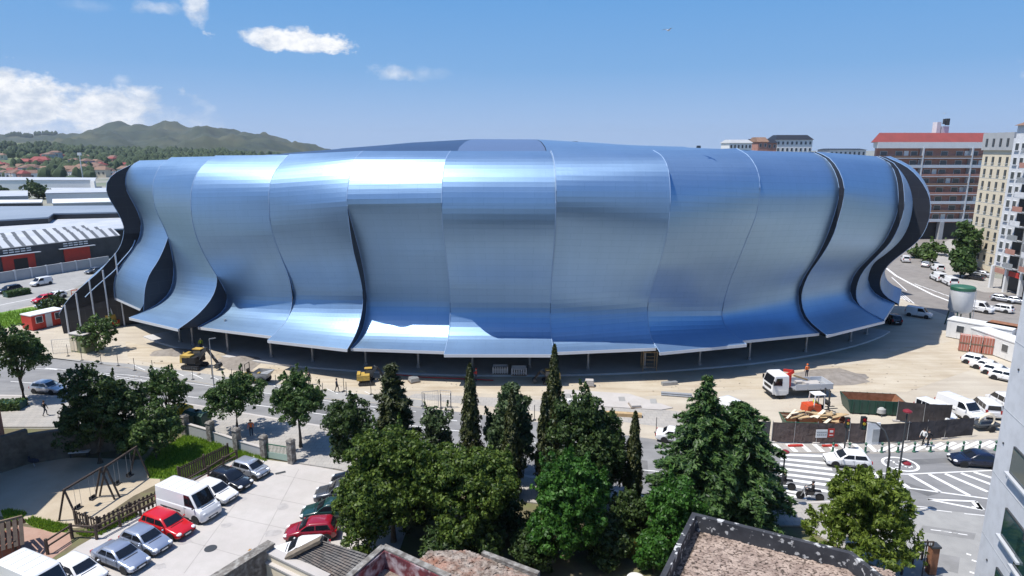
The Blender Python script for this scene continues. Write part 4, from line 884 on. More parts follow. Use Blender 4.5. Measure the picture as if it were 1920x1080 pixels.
# small grey tiled roof
z1, z2 = 3.9, 5.0
r1, r2, r3, r4 = P(538, 1047, z1), P(604, 1014, z2), P(690, 1040, z2), P(640, 1110, z1)
nn_ = (r3 - r2).cross(r1 - r2); d_ = Vector(ray(640, 1110)); o_ = Vector((0, 0, H)); r4 = o_ + d_ * (nn_.dot(r1 - o_) / nn_.dot(d_))
c = (r1 + r4) / 2; c.z = 0; t = thing('tiled_outbuilding', 'small outbuilding with dark grey tiled roof below the walnut tree', 'building', c)
e1, e2 = P(690, 1110, 3.6), P(590, 1120, 3.6)
wl = [q - c for q in (r1, r2, r3, r4)]; MB().rings([[Vector((q.x, q.y, 0)) for q in wl], [q - Vector((0, 0, .12)) for q in wl]]).build('wall', 'rubble', t)
tl = MB(); up0, up1, lo0, lo1 = r2 - c, r3 - c, r1 - c, r4 - c
for i in range(14):
    for j in range(16):
        a = up0.lerp(up1, j / 16).lerp(lo0.lerp(lo1, j / 16), i / 14); b2 = up0.lerp(up1, (j + .92) / 16).lerp(lo0.lerp(lo1, (j + .92) / 16), i / 14)
        a2 = up0.lerp(up1, j / 16).lerp(lo0.lerp(lo1, j / 16), (i + 1.1) / 14); b3 = up0.lerp(up1, (j + .92) / 16).lerp(lo0.lerp(lo1, (j + .92) / 16), (i + 1.1) / 14)
        h = Vector((0, 0, .05 + .02 * rg.random())); tl.face([a + h * .3, b2 + h * .3, b3 + h * 1.6, a2 + h * 1.6])
tl.build('roof', mat('grey_tiles', (0.085, 0.08, 0.075), 0.9, col2=(0.17, 0.16, 0.15), scale=1.5, detail=6, col3=(0.20, 0.11, 0.06), scale3=.7, amt3=.4), t)
MB().face([up0 + Vector((0, 0, -.02)), up1 + Vector((0, 0, -.02)), lo1 + Vector((0, 0, -.02)), lo0 + Vector((0, 0, -.02))]).build('underlay', 'dark', t)
MB().bar(r1 - c + Vector((0, 0, .1)), up0 + Vector((0, 0, .12)), .5, .18).build('verge', 'rubble', t)
# garden walls
def wallrun(name, label, a, d, h, th, m, cap=None):
    ang = math.atan2(d.y - a.y, d.x - a.x); L_ = (d.xy - a.xy).length; t = thing(name, label, 'wall', (a.x, a.y, 0), ang)
    MB().box(L_ / 2, 0, 0, L_, th, h).build('wall_body', m, t)
    if cap: MB().box(L_ / 2, 0, h, L_ + .1, th + .12, .1).build('coping', cap, t)
    return t
wallrun('garden_wall', 'old lichen covered stone wall edging the car park', P(395, 1090, 4.2), P(508, 1019, 4.2), 4.2, .5, 'stone', 'stone')
wallrun('garden_wall', 'pale capped wall running between car park and tiled roof', P(502, 1032, 3.9), P(612, 1084, 3.9), 3.9, .42, 'cream', 'concrete')
wallrun('garden_wall', 'second pale capped wall inside the first', P(494, 1049, 3.4), P(580, 1092, 3.4), 3.4, .3, 'cream', 'concrete')
wallrun('rubble_wall', 'dark rubble wall behind the shaded playground', P(-60, 905), P(60, 866), 3.0, .5, 'rubble')
wallrun('rubble_wall', 'dark rubble wall below the tall dark tree', P(56, 868), P(245, 838), 2.6, .5, 'rubble')
# ------------------------------------------------------------------ VEHICLES
CARK = dict(
 hatch=dict(L=4.0, W=1.72, Hh=1.46, belt=.93, nose=.70, tail=.90, xf0=.92, xf1=.18, xr1=-1.50, xr0=-1.90, wb=(1.22, -1.26), wr=.31, split=(-.42,)),
 saloon=dict(L=4.45, W=1.74, Hh=1.42, belt=.91, nose=.66, tail=.93, xf0=.98, xf1=.25, xr1=-1.05, xr0=-1.62, wb=(1.38, -1.30), wr=.31, split=(-.38,)),
 citycar=dict(L=3.45, W=1.63, Hh=1.43, belt=.92, nose=.74, tail=.88, xf0=1.05, xf1=.38, xr1=-1.38, xr0=-1.62, wb=(1.2, -1.12), wr=.28, split=(-.5,)),
 estate=dict(L=4.5, W=1.76, Hh=1.48, belt=.93, nose=.70, tail=.93, xf0=.98, xf1=.28, xr1=-1.85, xr0=-2.15, wb=(1.38, -1.32), wr=.32, split=(-.38, -1.35)),
 suv=dict(L=4.4, W=1.82, Hh=1.66, belt=1.05, nose=.86, tail=1.02, xf0=1.0, xf1=.35, xr1=-1.75, xr0=-2.08, wb=(1.34, -1.3), wr=.36, split=(-.38, -1.3)),
 minivan=dict(L=4.15, W=1.80, Hh=1.82, belt=1.08, nose=.84, tail=1.08, xf0=1.30, xf1=.66, xr1=-1.96, xr0=-2.03, wb=(1.30, -1.36), wr=.32, split=(-.15,), cargo=True),
 family_van=dict(L=4.15, W=1.80, Hh=1.80, belt=1.08, nose=.84, tail=1.08, xf0=1.30, xf1=.66, xr1=-1.96, xr0=-2.03, wb=(1.30, -1.36), wr=.32, split=(-.15, -1.1)),
 van=dict(L=5.5, W=2.02, Hh=2.45, belt=1.32, nose=1.02, tail=1.30, xf0=2.12, xf1=1.42, xr1=-2.66, xr0=-2.72, wb=(1.85, -1.55), wr=.35, split=(.72,), cargo=True, flat=True),
 panel_van=dict(L=5.0, W=1.95, Hh=2.0, belt=1.18, nose=.92, tail=1.18, xf0=1.75, xf1=1.05, xr1=-2.38, xr0=-2.46, wb=(1.65, -1.45), wr=.34, split=(.35,), cargo=True))
def rrect(y, z0, z1, r0, r1):
    """rounded cross section in the y-z plane"""
    pts = []
    for cy, cz, r, a0 in ((y - r0, z0 + r0, r0, -90), (y - r1, z1 - r1, r1, 0), (-y + r1, z1 - r1, r1, 90), (-y + r0, z0 + r0, r0, 180)):
        for k in range(4): a = R(a0 + 30 * k); pts.append((cy + r * math.cos(a), cz + r * math.sin(a)))
    return pts
def plan_ring(xr, xf, w, r, z, bow=0.06):
    pts = []
    for cx, cy, a0 in ((xf - r, w - r, 0), (xr + r, w - r, 90), (xr + r, -w + r, 180), (xf - r, -w + r, 270)):
        for k in range(4): a = R(a0 + 30 * k); x = cx + r * math.cos(a); y = cy + r * math.sin(a); pts.append((x - (bow * (y / w) ** 2 if x > 0 else 0), y, z))
    return pts
CARS = {}
def car_meshes(kind, pk):
    k = CARK[kind]; L_, W, Hh, belt, nose, tail = k['L'], k['W'], k['Hh'], k['belt'], k['nose'], k['tail']; w = W / 2; res = []
    pm = PAINT[pk]
    b = MB(); st = [(-L_ / 2, w * .86, .42, tail - .14), (-L_ / 2 + .10, w * .95, .30, tail - .03), (-L_ / 2 + .4, w, .24, tail + .0), (k['xr0'] + .3, w, .22, belt), (0, w, .22, belt), (k['xf0'] - .1, w, .22, belt), (k['xf0'] + .35, w * .985, .23, belt * .55 + nose * .45), (L_ / 2 - .32, w * .95, .25, nose + .02), (L_ / 2 - .08, w * .88, .30, nose - .08), (L_ / 2, w * .76, .38, nose - .20)]
    st.sort(key=lambda q: q[0])
    b.rings([[(x, y, z) for y, z in rrect(yy, z0, z1, .10, .13)] for x, yy, z0, z1 in st])
    # greenhouse, body coloured; glass panels lie proud of it
    wt = w * (.94 if k.get('flat') else .80 if Hh < 1.6 else .86); wb_ = w * .955
    b.rings([plan_ring(k['xr0'], k['xf0'], wb_, .14, belt - .06), plan_ring(k['xr0'] * .97 + k['xr1'] * .03, k['xf0'] * .95 + k['xf1'] * .05, wb_ * .995, .15, belt + .02), plan_ring(k['xr1'], k['xf1'], wt, .17, Hh - .07), plan_ring(k['xr1'] + .10, k['xf1'] - .12, wt - .09, .17, Hh - .015), plan_ring(k['xr1'] + .35, k['xf1'] - .4, wt - .3, .17, Hh + .01)])
    for x in k['wb']:
        for s in (1, -1): b.lathe([(k['wr'] * 1.22, 0), (k['wr'] * 1.22, .02 * s), (k['wr'] * .8, .02 * s)], (x, (w - .012) * s, k['wr']), 20, 'y', mi=1)
    b.box(0, 0, .17, L_ * .9, W * .9, .12, mi=1)
    for s in (1, -1):      # door shut lines and handles
        for x in [k['xf0'] - .22] + list(k['split']) + ([] if k.get('cargo') else [k['xr0'] + .62]): b.box(x, s * (w + .001), .36, .016, .012, belt - .40, mi=1)
        for x in k['split'][:2]: b.box(x + .12, s * (w + .008), belt - .16, .15, .02, .025, mi=1)
    b.box(k['xf0'] + .10, 0, belt - .045, .045, W * .62, .03, mi=1)
    for s in (1, -1): b.box(0, s * (w + .004), .30, (k['wb'][0] - k['wb'][1]) * .68, .03, .09, mi=1)
    res.append(('body', b.mesh('car_body', [pm, M['black']], 38), None))
    def at(v, f, off=0.0):  # f: front/rear edge interpolation
        return None
    z0, z1 = belt + .05, Hh - .13; H0 = belt + .02; H1 = Hh - .07
    lx = lambda z, a, c: a + (c - a) * (z - H0) / (H1 - H0)
    yy = lambda z: wb_ * .995 + (wt - wb_ * .995) * (z - H0) / (H1 - H0)
    g = MB(); o = .014
    def fr(z, y): return lx(z, k['xf0'] * .95 + k['xf1'] * .05, k['xf1']) - .06 * (y / w) ** 2 + o
    for i in range(4):
        ya, yb = -.86 + 1.72 * i / 4, -.86 + 1.72 * (i + 1) / 4
        g.face([(fr(z0, ya * yy(z0)) + .012, ya * yy(z0), z0), (fr(z0, yb * yy(z0)) + .012, yb * yy(z0), z0), (fr(z1, yb * yy(z1) * .97) + .012, yb * yy(z1) * .97, z1 + .03), (fr(z1, ya * yy(z1) * .97) + .012, ya * yy(z1) * .97, z1 + .03)])
    res.append(('windscreen', g.mesh('windscreen', 'glass'), None))
    if not k.get('flat'):
        g = MB(); rx = lambda z: lx(z, k['xr0'], k['xr1']) - .02
        g.face([(rx(z0 + .05), -.8 * yy(z0), z0 + .05), (rx(z0 + .05), .8 * yy(z0), z0 + .05), (rx(z1), .78 * yy(z1), z1), (rx(z1), -.78 * yy(z1), z1)]); res.append(('rear_window', g.mesh('rear_window', 'glass'), None))
    for s in (1, -1):
        g = MB(); edges = [('f', None)] + list(k['split']) + ([] if k.get('cargo') else ['r'])
        fx = lambda z: lx(z, k['xf0'] - .16, k['xf1'] - .10); rr_ = lambda z: lx(z, k['xr0'] + .30, k['xr1'] + .16)
        for e0, e1 in zip(edges, edges[1:]):
            A0, A1 = (fx(z0), fx(z1)) if isinstance(e0, tuple) else (e0 - .04, e0 - .04); B0, B1 = (rr_(z0), rr_(z1)) if e1 == 'r' else (e1 + .03, e1 + .03)
            g.face([(A0, s * (yy(z0) + o), z0), (B0, s * (yy(z0) + o), z0), (B1, s * (yy(z1) + o), z1), (A1, s * (yy(z1) + o), z1)])
        res.append(('side_window', g.mesh('side_window', 'glass'), None))
        hl = MB(); hl.ball((L_ / 2 - .24, s * w * .70, nose - .11), .25, .22, .11, 10, 6); res.append(('headlight', hl.mesh('headlight', 'light', 60), None))
        tl = MB(); tl.box(-L_ / 2 + .05, s * w * .80, tail - .30, .12, .22, .24 if Hh < 1.6 else .4); res.append(('tail_light', tl.mesh('tail_light', 'redlight'), None))
        mr = MB(); mr.ball((k['xf0'] - .28, s * (w + .09), belt + .09), .08, .10, .07, 8, 5); res.append(('mirror', mr.mesh('mirror', pm if kind not in ('van', 'minivan') else 'black', 60), None))
    gr = MB(); gr.box(L_ / 2 - .045, 0, .42, .10, w * .9, .13, mi=0); res.append(('grille', gr.mesh('grille', 'black'), None))
    for q in ((L_ / 2, .36), (-L_ / 2, .55)): res.append(('number_plate', MB().box(q[0], 0, q[1], .05, .5, .11).mesh('number_plate', 'plate'), None))
    if kind in ('van', 'panel_van'):
        rb = MB()
        for x in (-2, -1.2, -.4, .4): rb.box(x, 0, Hh, .06, wt * 1.6, .035)
        res.append(('roof_rib', rb.mesh('roof_rib', pm), None))
        ds = MB(); 
        for s in (1, -1): ds.box(-.9, s * (w + .006), .75, 2.3, .02, .10)
        res.append(('side_trim', ds.mesh('side_trim', 'black'), None))
    return res
WH = {}
def wheel_mesh(r):
    if r not in WH:
        t = MB().lathe([(r * .62, -.10), (r * .96, -.10), (r, -.05), (r, .05), (r * .96, .10), (r * .62, .10)], (0, 0, 0), 20, 'y').mesh('wheel', 'rubber', 40)
        rm = MB().lathe([(r * .64, -.085), (r * .60, .075), (r * .5, .085), (r * .15, .06), (.02, .07)], (0, 0, 0), 14, 'y')
        for s in range(5):
            a = 2 * math.pi * s / 5; rm.box(math.cos(a) * r * .36, .088, math.sin(a) * r * .36 - .03, .05, .012, .06, mi=1)
        WH[r] = (t, rm.mesh('rim', ['rim', 'black'], 40))
    return WH[r]
def car(kind, pk, label, loc, rz, group=None, cat='car', name=None):
    key = (kind, pk)
    if key not in CARS: CARS[key] = car_meshes(kind, pk)
    t = thing(name or ('parked_van' if 'van' in kind else 'parked_car'), label, cat, loc, rz, group); k = CARK[kind]; t.scale = (.88,) * 3
    body = None
    for nm, me, par in CARS[key]:
        o = link(me, nm, t)
    tm, rmm = wheel_mesh(k['wr'])
    for x in k['wb']:
        for s in (1, -1):
            o = link(tm, 'wheel', t, (x, s * (k['W'] / 2 - .085), k['wr'])); r_ = link(rmm, 'rim', o)
            if s < 0: o.rotation_euler = (0, 0, math.pi)
    return t
def ctr(pts_rear, pts_front): return None
def place_car(kind, pk, label, fx, fy, rx, ry, z=0.024, **kw):
    """car centred between the ground pixels under its front and rear"""
    a, c = P(fx, fy), P(rx, ry); m = (a + c) / 2; rz = math.atan2(a.y - c.y, a.x - c.x)
    return car(kind, pk, label, (m.x, m.y, z), rz, **kw)
LOTZ = 0.024
vd = head(300, 948, 384, 975)      # direction the row of parked cars faces
def row(kind, pk, label, x, y, dz=0.0, **kw):
    """car whose middle stands over this pixel, nosed like its neighbours"""
    p = P(x, y); return car(kind, pk, label, (p.x, p.y, LOTZ), vd + dz, **kw)
row('citycar', 'silver', 'small silver city car nearest the gate at the end of the row', 471, 890)
row('hatch', 'black', 'black hatchback parked between silver city car and white saloon', 434, 911)
row('hatch', 'white', 'white hatchback half hidden beyond the tall white van', 405, 934)
row('van', 'white', 'tall white panel van with raised roof in the parked row', 356, 962, cat='van')
row('estate', 'red', 'bright red estate car parked beside the tall white van', 316, 996)
row('hatch', 'bluesilver', 'silver hatchback parked next to the bright red car', 276, 1026)
row('saloon', 'bluesilver', 'silver saloon car parked before the wooden picket corner', 229, 1056)
row('hatch', 'white', 'white car parked beside the big white van at the bottom', 152, 1085)
row('van', 'white', 'big white van with blank roof at the bottom corner', 72, 1118, cat='van')
vr = head(610, 1000, 535, 1005)
def row2(kind, pk, label, x, y, dz=0.0, **kw):
    p = P(x, y); return car(kind, pk, label, (p.x, p.y, LOTZ), vr + dz, **kw)
row2('hatch', 'darkred', 'dark red hatchback poking out from under the walnut tree', 585, 1006)
row2('saloon', 'green', 'bottle green saloon under the walnut tree', 618, 968)
row2('suv', 'grey', 'dark grey estate with roof rails under the walnut tree', 640, 936)
row2('suv', 'black', 'black car farthest back under the walnut tree', 668, 911)
row2('hatch', 'white', 'white car behind the grey tiled roof', 566, 1046)
# street
place_car('hatch', 'white', 'white hatchback driving across the zebra crossing', 1540, 868, 1634, 876, z=0.03)
place_car('saloon', 'navy', 'dark navy saloon waiting beside the white building', 1776, 868, 1880, 875, z=0.03)
place_car('hatch', 'silver', 'pale car parked in the shade of the left street tree', 122, 738, 62, 733, z=.03)
place_car('saloon', 'white', 'white car mostly hidden behind the big spruce', 1300, 832, 1242, 824, z=.03)
place_car('minivan', 'white', 'white van standing behind the spruce top on the site', 1398, 790, 1360, 772, z=.01, cat='van')
# site vans, right
def site(kind, pk, label, x, y, rz, **kw): p = P(x, y); return car(kind, pk, label, (p.x, p.y, .01), rz, **kw)
rz1 = head(1700, 750, 1790, 790)
site('family_van', 'white', 'white passenger van parked behind the black netting', 1752, 783, rz1 + .06, cat='van')
site('panel_van', 'white', 'white panel van loaded with a roof rack behind the netting', 1798, 778, rz1 + .02, cat='van')
site('family_van', 'white', 'white van with tinted rear glass beside the roof rack van', 1846, 775, rz1 + math.pi - .5, cat='van')
site('family_van', 'white', 'white van mostly behind the white building edge', 1880, 764, rz1 + math.pi - .3, cat='van')
rz2 = head(1880, 690, 1835, 678)
for k, (kd, x, y, lb) in enumerate((('hatch', 1834, 684, 'white hatchback in front of the red block pallets'), ('saloon', 1854, 694, 'white saloon second in the row by the cabins'), ('hatch', 1872, 704, 'white hatchback third in the row by the cabins'), ('hatch', 1888, 714, 'white car nearest in the row by the cabins'))):
    site(kd, 'white', lb, x, y, rz2 + math.pi + .25)
site('minivan', 'white', 'white van standing in the stadium shade on the right', 1722, 594, head(1705, 590, 1745, 596), cat='van')
site('suv', 'black', 'dark vehicle standing under the right canopy edge', 1672, 605, R(80))
# avenue at right
def av(kind, pk, label, x, y, rz, **kw): p = P(x, y); return car(kind, pk, label, (p.x, p.y, .02), rz, **kw)
ra = head(1760, 530, 1700, 470)
av('minivan', 'white', 'white van driving up the avenue beside the stadium', 1697, 491, ra, cat='van')
av('hatch', 'white', 'white car far up the avenue near the ribbon edge', 1714, 473, ra)
av('hatch', 'grey', 'dark car waiting beside the planted island', 1738, 484, ra - .3)
av('hatch', 'silver', 'pale car behind the dark one beside the planted island', 1736, 500, ra - .3)
av('panel_van', 'white', 'white van parked on the avenue, left of its pair', 1758, 526, ra + .2, cat='van')
av('panel_van', 'white', 'white van parked on the avenue, right of its pair', 1779, 534, ra + .2, cat='van')
av('minivan', 'white', 'white van standing just behind the avenue pair', 1757, 508, ra + .2, cat='van')
for k, (kd, pk, x, y) in enumerate((('hatch', 'grey', 1812, 505), ('suv', 'black', 1822, 512), ('hatch', 'black', 1826, 524), ('saloon', 'silver', 1838, 518))):
    av(kd, pk, ('grey', 'black tall', 'black low', 'silver')[k] + ' car parked in the shade of the cream block', x, y, ra + 1.0)
for k, (kd, pk, x, y, lb) in enumerate((('panel_van', 'white', 1832, 584, 'white panel van beside the silo tower'), ('estate', 'white', 1872, 584, 'white estate right of the silo tower van'), ('hatch', 'silver', 1880, 566, 'pale car outside the shops'), ('saloon', 'silver', 1906, 569, 'second pale car outside the shops at frame edge'))):
    av(kd, pk, lb, x, y, head(1820, 575, 1880, 585) + (math.pi if k == 1 else 0), cat='van' if 'van' in kd else 'car')
# west road
def wr(kind, pk, label, x, y, dz=0, **kw): p = P(x, y); return car(kind, pk, label, (p.x, p.y, .02), head(100, 545, 40, 557) + dz, **kw)
wr('minivan', 'white', 'white van driving along the west road', 78, 535, cat='van')
wr('estate', 'black', 'black estate car on the west road by the hedge', 18, 548)
wr('hatch', 'red', 'red car parked near the stadium end wall', 82, 566)
wr('hatch', 'white', 'white car parked beside the red one', 104, 560)
wr('saloon', 'blue', 'pale blue car nearest the end wall', 92, 575)
wr('saloon', 'grey', 'grey car emerging behind the stadium end wall', 178, 512)
# ------------------------------------------------------------------ TREES
def leaf_mesh(name, centers, normals, size, m, aspect=1.7, seed=0, droop=0.0, tang=None):
    """one leaf (a folded quad pair as two triangles sharing an edge) per centre"""
    r = np.random.default_rng(seed); n = len(centers); c = np.asarray(centers, float); nn = np.asarray(normals, float)
    nn = nn + r.normal(0, .55, (n, 3)); nn /= np.linalg.norm(nn, axis=1)[:, None] + 1e-9
    t = r.normal(0, 1, (n, 3)); t[:, 2] -= droop
    if tang is not None: t = t * .45 + np.asarray(tang)
    t -= (t * nn).sum(1)[:, None] * nn; t /= np.linalg.norm(t, axis=1)[:, None] + 1e-9
    bt = np.cross(nn, t); s = size * r.uniform(.65, 1.35, (n, 1)); sx = s * aspect / 2; sy = s / 2
    v = np.empty((n, 4, 3)); v[:, 0] = c - t * sx; v[:, 1] = c + bt * sy + nn * sy * .25; v[:, 2] = c + t * sx; v[:, 3] = c - bt * sy + nn * sy * .25
    me = bpy.data.meshes.new(name); me.vertices.add(n * 4); me.vertices.foreach_set('co', v.reshape(-1))
    me.loops.add(n * 4); me.loops.foreach_set('vertex_index', np.arange(n * 4, dtype=np.int32))
    me.polygons.add(n); me.polygons.foreach_set('loop_start', np.arange(0, n * 4, 4, dtype=np.int32)); me.polygons.foreach_set('loop_total', np.full(n, 4, dtype=np.int32))
    me.update(calc_edges=True); me.materials.append(m); return me
def crown_points(blobs, nclump, per, cr, seed, inner=.25, shoots=0):
    """blobs: (cx,cy,cz,rx,ry,rz); leaves gather on clump shells spread over the blob surfaces"""
    r = np.random.default_rng(seed); vol = np.array([(b[3] * b[4] * b[5]) ** .67 for b in blobs]); pr = vol / vol.sum(); C_, N_ = [], []
    for _ in range(nclump):
        b = blobs[r.choice(len(blobs), p=pr)]; d = r.normal(0, 1, 3); d /= np.linalg.norm(d)
        if d[2] < -.55 and r.random() < .6: d[2] *= -1
        rad = r.uniform(.84, 1.06) if r.random() > inner else r.uniform(.35, .85); tw = r.random() < .14
        if tw: rad = r.uniform(1.08, 1.32)
        c = np.array(b[:3]) + d * np.array(b[3:]) * rad; cs = cr * (r.uniform(.3, .6) if tw else r.uniform(.5, 1.4))
        k = int(per * (cs / cr) ** 2 * r.uniform(.7, 1.2)) + 3; e = r.normal(0, 1, (k, 3)); e /= np.linalg.norm(e, axis=1)[:, None]
        e = e + d * .5 + np.array([0, 0, .35]); e /= np.linalg.norm(e, axis=1)[:, None]
        C_.append(c + e * np.array([cs, cs, cs * .75]) * r.uniform(.5, 1.05, (k, 1))); N_.append(e)
    for _ in range(shoots):      # upright leafy shoots breaking the outline
        b = blobs[r.choice(len(blobs), p=pr)]; d = r.normal(0, 1, 3); d[2] = abs(d[2]) + .15; d /= np.linalg.norm(d); c = np.array(b[:3]) + d * np.array(b[3:]) * r.uniform(.85, 1.0)
        k = int(per * .9); tt = r.random(k); l = cr * r.uniform(1.4, 3.0); e = r.normal(0, 1, (k, 3)); e[:, 2] = .5; lean = d[:2] * .35
        p = np.stack([c[0] + lean[0] * l * tt, c[1] + lean[1] * l * tt, c[2] + l * tt], 1); p[:, :2] += e[:, :2] * (cr * .42 * (1.05 - tt))[:, None]; C_.append(p); N_.append(e / np.linalg.norm(e, axis=1)[:, None])
    return np.concatenate(C_), np.concatenate(N_)
def trunk_mesh(h, r0, limbs, seed, lean=.03):
    r = random.Random(seed); b = MB(); pts = [(r.uniform(-lean, lean) * h * k / 4, r.uniform(-lean, lean) * h * k / 4, h * k / 4 - .05) for k in range(5)]
    b.tube(pts, [r0 * (1.3 if k == 0 else 1 - .16 * k) for k in range(5)], 9)
    for (dx, dy, dz, z) in limbs:
        b.tube([(0, 0, z), (dx * .4, dy * .4, z + dz * .5), (dx, dy, z + dz)], [r0 * .5, r0 * .33, r0 * .12], 6)
    return b.mesh('trunk', 'bark', 50)
LEAF = dict(walnut=leafmat('walnut_leaves', (0.026, 0.062, 0.009), (0.15, 0.215, 0.035), .38), dark=leafmat('dark_leaves', (0.018, 0.042, 0.011), (0.072, 0.115, 0.028), .28),
            street=leafmat('street_tree_leaves', (0.032, 0.075, 0.02), (0.115, 0.185, 0.05), .38), bright=leafmat('bright_leaves', (0.024, 0.085, 0.012), (0.075, 0.19, 0.026), .35),
            yellowish=leafmat('yellow_green_leaves', (0.075, 0.125, 0.014), (0.22, 0.29, 0.045), .42), cypress=leafmat('cypress_foliage', (0.022, 0.036, 0.010), (0.075, 0.082, 0.022), .1),
            spruce=leafmat('spruce_needles', (0.014, 0.046, 0.014), (0.085, 0.155, 0.036), .2), conifer=leafmat('conifer_foliage', (0.022, 0.036, 0.011), (0.062, 0.072, 0.022), .12),
            grey=leafmat('grey_green_leaves', (0.03, 0.06, 0.024), (0.115, 0.165, 0.065), .3), ivy=leafmat('ivy_leaves', (0.035, 0.07, 0.015), (0.12, 0.19, 0.045), .25),
            rusty=leafmat('rusty_leaves', (0.22, 0.09, 0.015), (0.42, 0.22, 0.04), .25))
def tree(name, label, loc, h, trunk_h, r0, blobs, leaf, nclump, per, cr, size, seed, group=None, cat='tree', limbs=6, aspect=1.7, droop=0.0, shoots=0):
    t = thing(name, label, cat, loc, 0, group); r = random.Random(seed)
    lm = []
    for k in range(limbs):
        b = blobs[k % len(blobs)]; lm.append((b[0] + r.uniform(-.4, .4) * b[3], b[1] + r.uniform(-.4, .4) * b[4], max(.4, b[2] + r.uniform(-.2, .5) * b[5] - trunk_h * .75), trunk_h * .75))
    link(trunk_mesh(trunk_h + .4 * (h - trunk_h), r0, lm, seed), 'trunk', t)
    c, n = crown_points(blobs, nclump, per, cr, seed, shoots=shoots); link(leaf_mesh('crown', c, n, size, LEAF[leaf], aspect, seed, droop), 'crown', t)
    return t
def top_at(x, ytop, base): return PY(x, ytop, base.y).z
def rblobs(w, d, z0, z1, n, seed, pointy=0.0):
    """irregular set of crown blobs filling a crown of half-width w between heights z0..z1"""
    r = random.Random(seed); hz = (z1 - z0) / 2; zc = (z0 + z1) / 2; out = [(0, 0, zc - hz * .3 * pointy, w * .70 * (1 - .25 * pointy), d * .70 * (1 - .25 * pointy), hz * (.80 - .25 * pointy))]
    for k in range(n):
        a = 6.283 * k / n + r.uniform(-.3, .3); f = r.uniform(-.62, .62); s = math.sqrt(max(.1, 1 - f * f)) * (1 - pointy * (f + .6) / 1.2)
        rr = r.uniform(.30, .46); out.append((math.cos(a) * w * (1 - rr) * s, math.sin(a) * d * (1 - rr) * s, zc + f * hz * .95, w * rr, d * rr, hz * rr * 1.0))
    out.append((r.uniform(-.2, .2) * w, 0, z1 - hz * .36, w * .42 * (1 - .6 * pointy), d * .42 * (1 - .6 * pointy), hz * .38)); return out
def ptree(name, label, bx, by, ytop, wpx, leaf, seed, trunkpx=None, n=9, nclump=150, per=34, cr=.55, size=.2, pointy=.1, z=0.02, base_clear=.22, xoff=0, d=None, group=None, aspect=1.7, limbs=6, cat='tree', droop=0.0):
    b = P(bx, by, z); h = top_at(bx, ytop, b) - z; dist = (b - Vector((0, 0, H))).length; w = wpx / 2 / F * dist
    bl = rblobs(w, d or w, h * base_clear, h, n, seed, pointy); dx = xoff / F * dist; bl = [(q[0] + dx, q[1], q[2], q[3], q[4], q[5]) for q in bl]
    return tree(name, label, b, h, h * base_clear + .8, max(.09, h * .022), bl, leaf, nclump, per, cr, size, seed, group, cat, limbs, aspect, droop, int(nclump * (.16 if pointy >= .3 else .05)))
# big walnut group in the middle
ptree('walnut_tree', 'big dense walnut tree, tallest dome of the central grove', 738, 1015, 815, 165, 'walnut', 1, n=13, nclump=470, per=86, cr=.52, size=.135, base_clear=.16)
ptree('walnut_tree', 'broad walnut tree with drooping boughs right of the dome', 878, 1030, 846, 175, 'walnut', 2, n=13, nclump=470, per=86, cr=.5, size=.135, base_clear=.18)
ptree('walnut_tree', 'low spreading walnut tree hanging over the dark parked cars', 692, 1045, 897, 104, 'walnut', 3, n=11, nclump=330, per=80, cr=.5, size=.135, base_clear=.18)
ptree('broadleaf_tree', 'dark rounded tree rising behind the walnut dome', 666, 905, 744, 92, 'dark', 4, n=10, nclump=220, per=70, cr=.5, size=.15, base_clear=.15)
ptree('small_tree', 'bright fresh green pointed tree in the central grove', 1064, 1050, 862, 166, 'bright', 5, n=14, nclump=520, per=64, cr=.42, size=.14, pointy=.55, base_clear=.08)
ptree('broadleaf_tree', 'grey green tree between the two cypresses behind', 956, 900, 728, 92, 'grey', 6, n=10, nclump=230, per=60, cr=.48, size=.16, pointy=.45, base_clear=.14, aspect=2.4)
ptree('broadleaf_tree', 'large dark tree right of the tallest cypress', 1092, 955, 738, 142, 'dark', 7, n=13, nclump=460, per=66, cr=.5, size=.15, pointy=.4, base_clear=.1)
ptree('small_tree', 'small grey green tree peeping over the walnut dome', 824, 885, 766, 58, 'grey', 8, n=7, nclump=100, per=50, cr=.42, size=.15, base_clear=.25)
ptree('small_tree', 'slim tree to the right of the large dark tree', 1140, 945, 774, 60, 'dark', 9, n=8, nclump=150, per=56, cr=.42, size=.15, pointy=.4, base_clear=.1)
for k, (x, y, yt, w, lf) in enumerate(((935, 1005, 935, 110, 'dark'), (1135, 1050, 985, 90, 'dark'), (1000, 1065, 1000, 80, 'dark'), (835, 1075, 990, 90, 'dark'), (1180, 1000, 930, 70, 'dark'), (1225, 1075, 1010, 60, 'bright'), (790, 985, 900, 90, 'dark'))):
    ptree('shrub', ('dark shrub filling the gap between walnut and bright tree', 'dark shrub right of the bright green tree', 'dark shrub at the left foot of the bright green tree', 'dark shrub under the walnut boughs by the old outbuilding', 'dark shrub at the foot of the lone slender cypress', 'bright shrub at the corner of the tarred parapet', 'dark shrub beneath the walnut dome')[k], x, y, yt, w, lf, 70 + k, n=7, nclump=130, per=50, cr=.42, size=.14, base_clear=.02, cat='shrub', limbs=3)
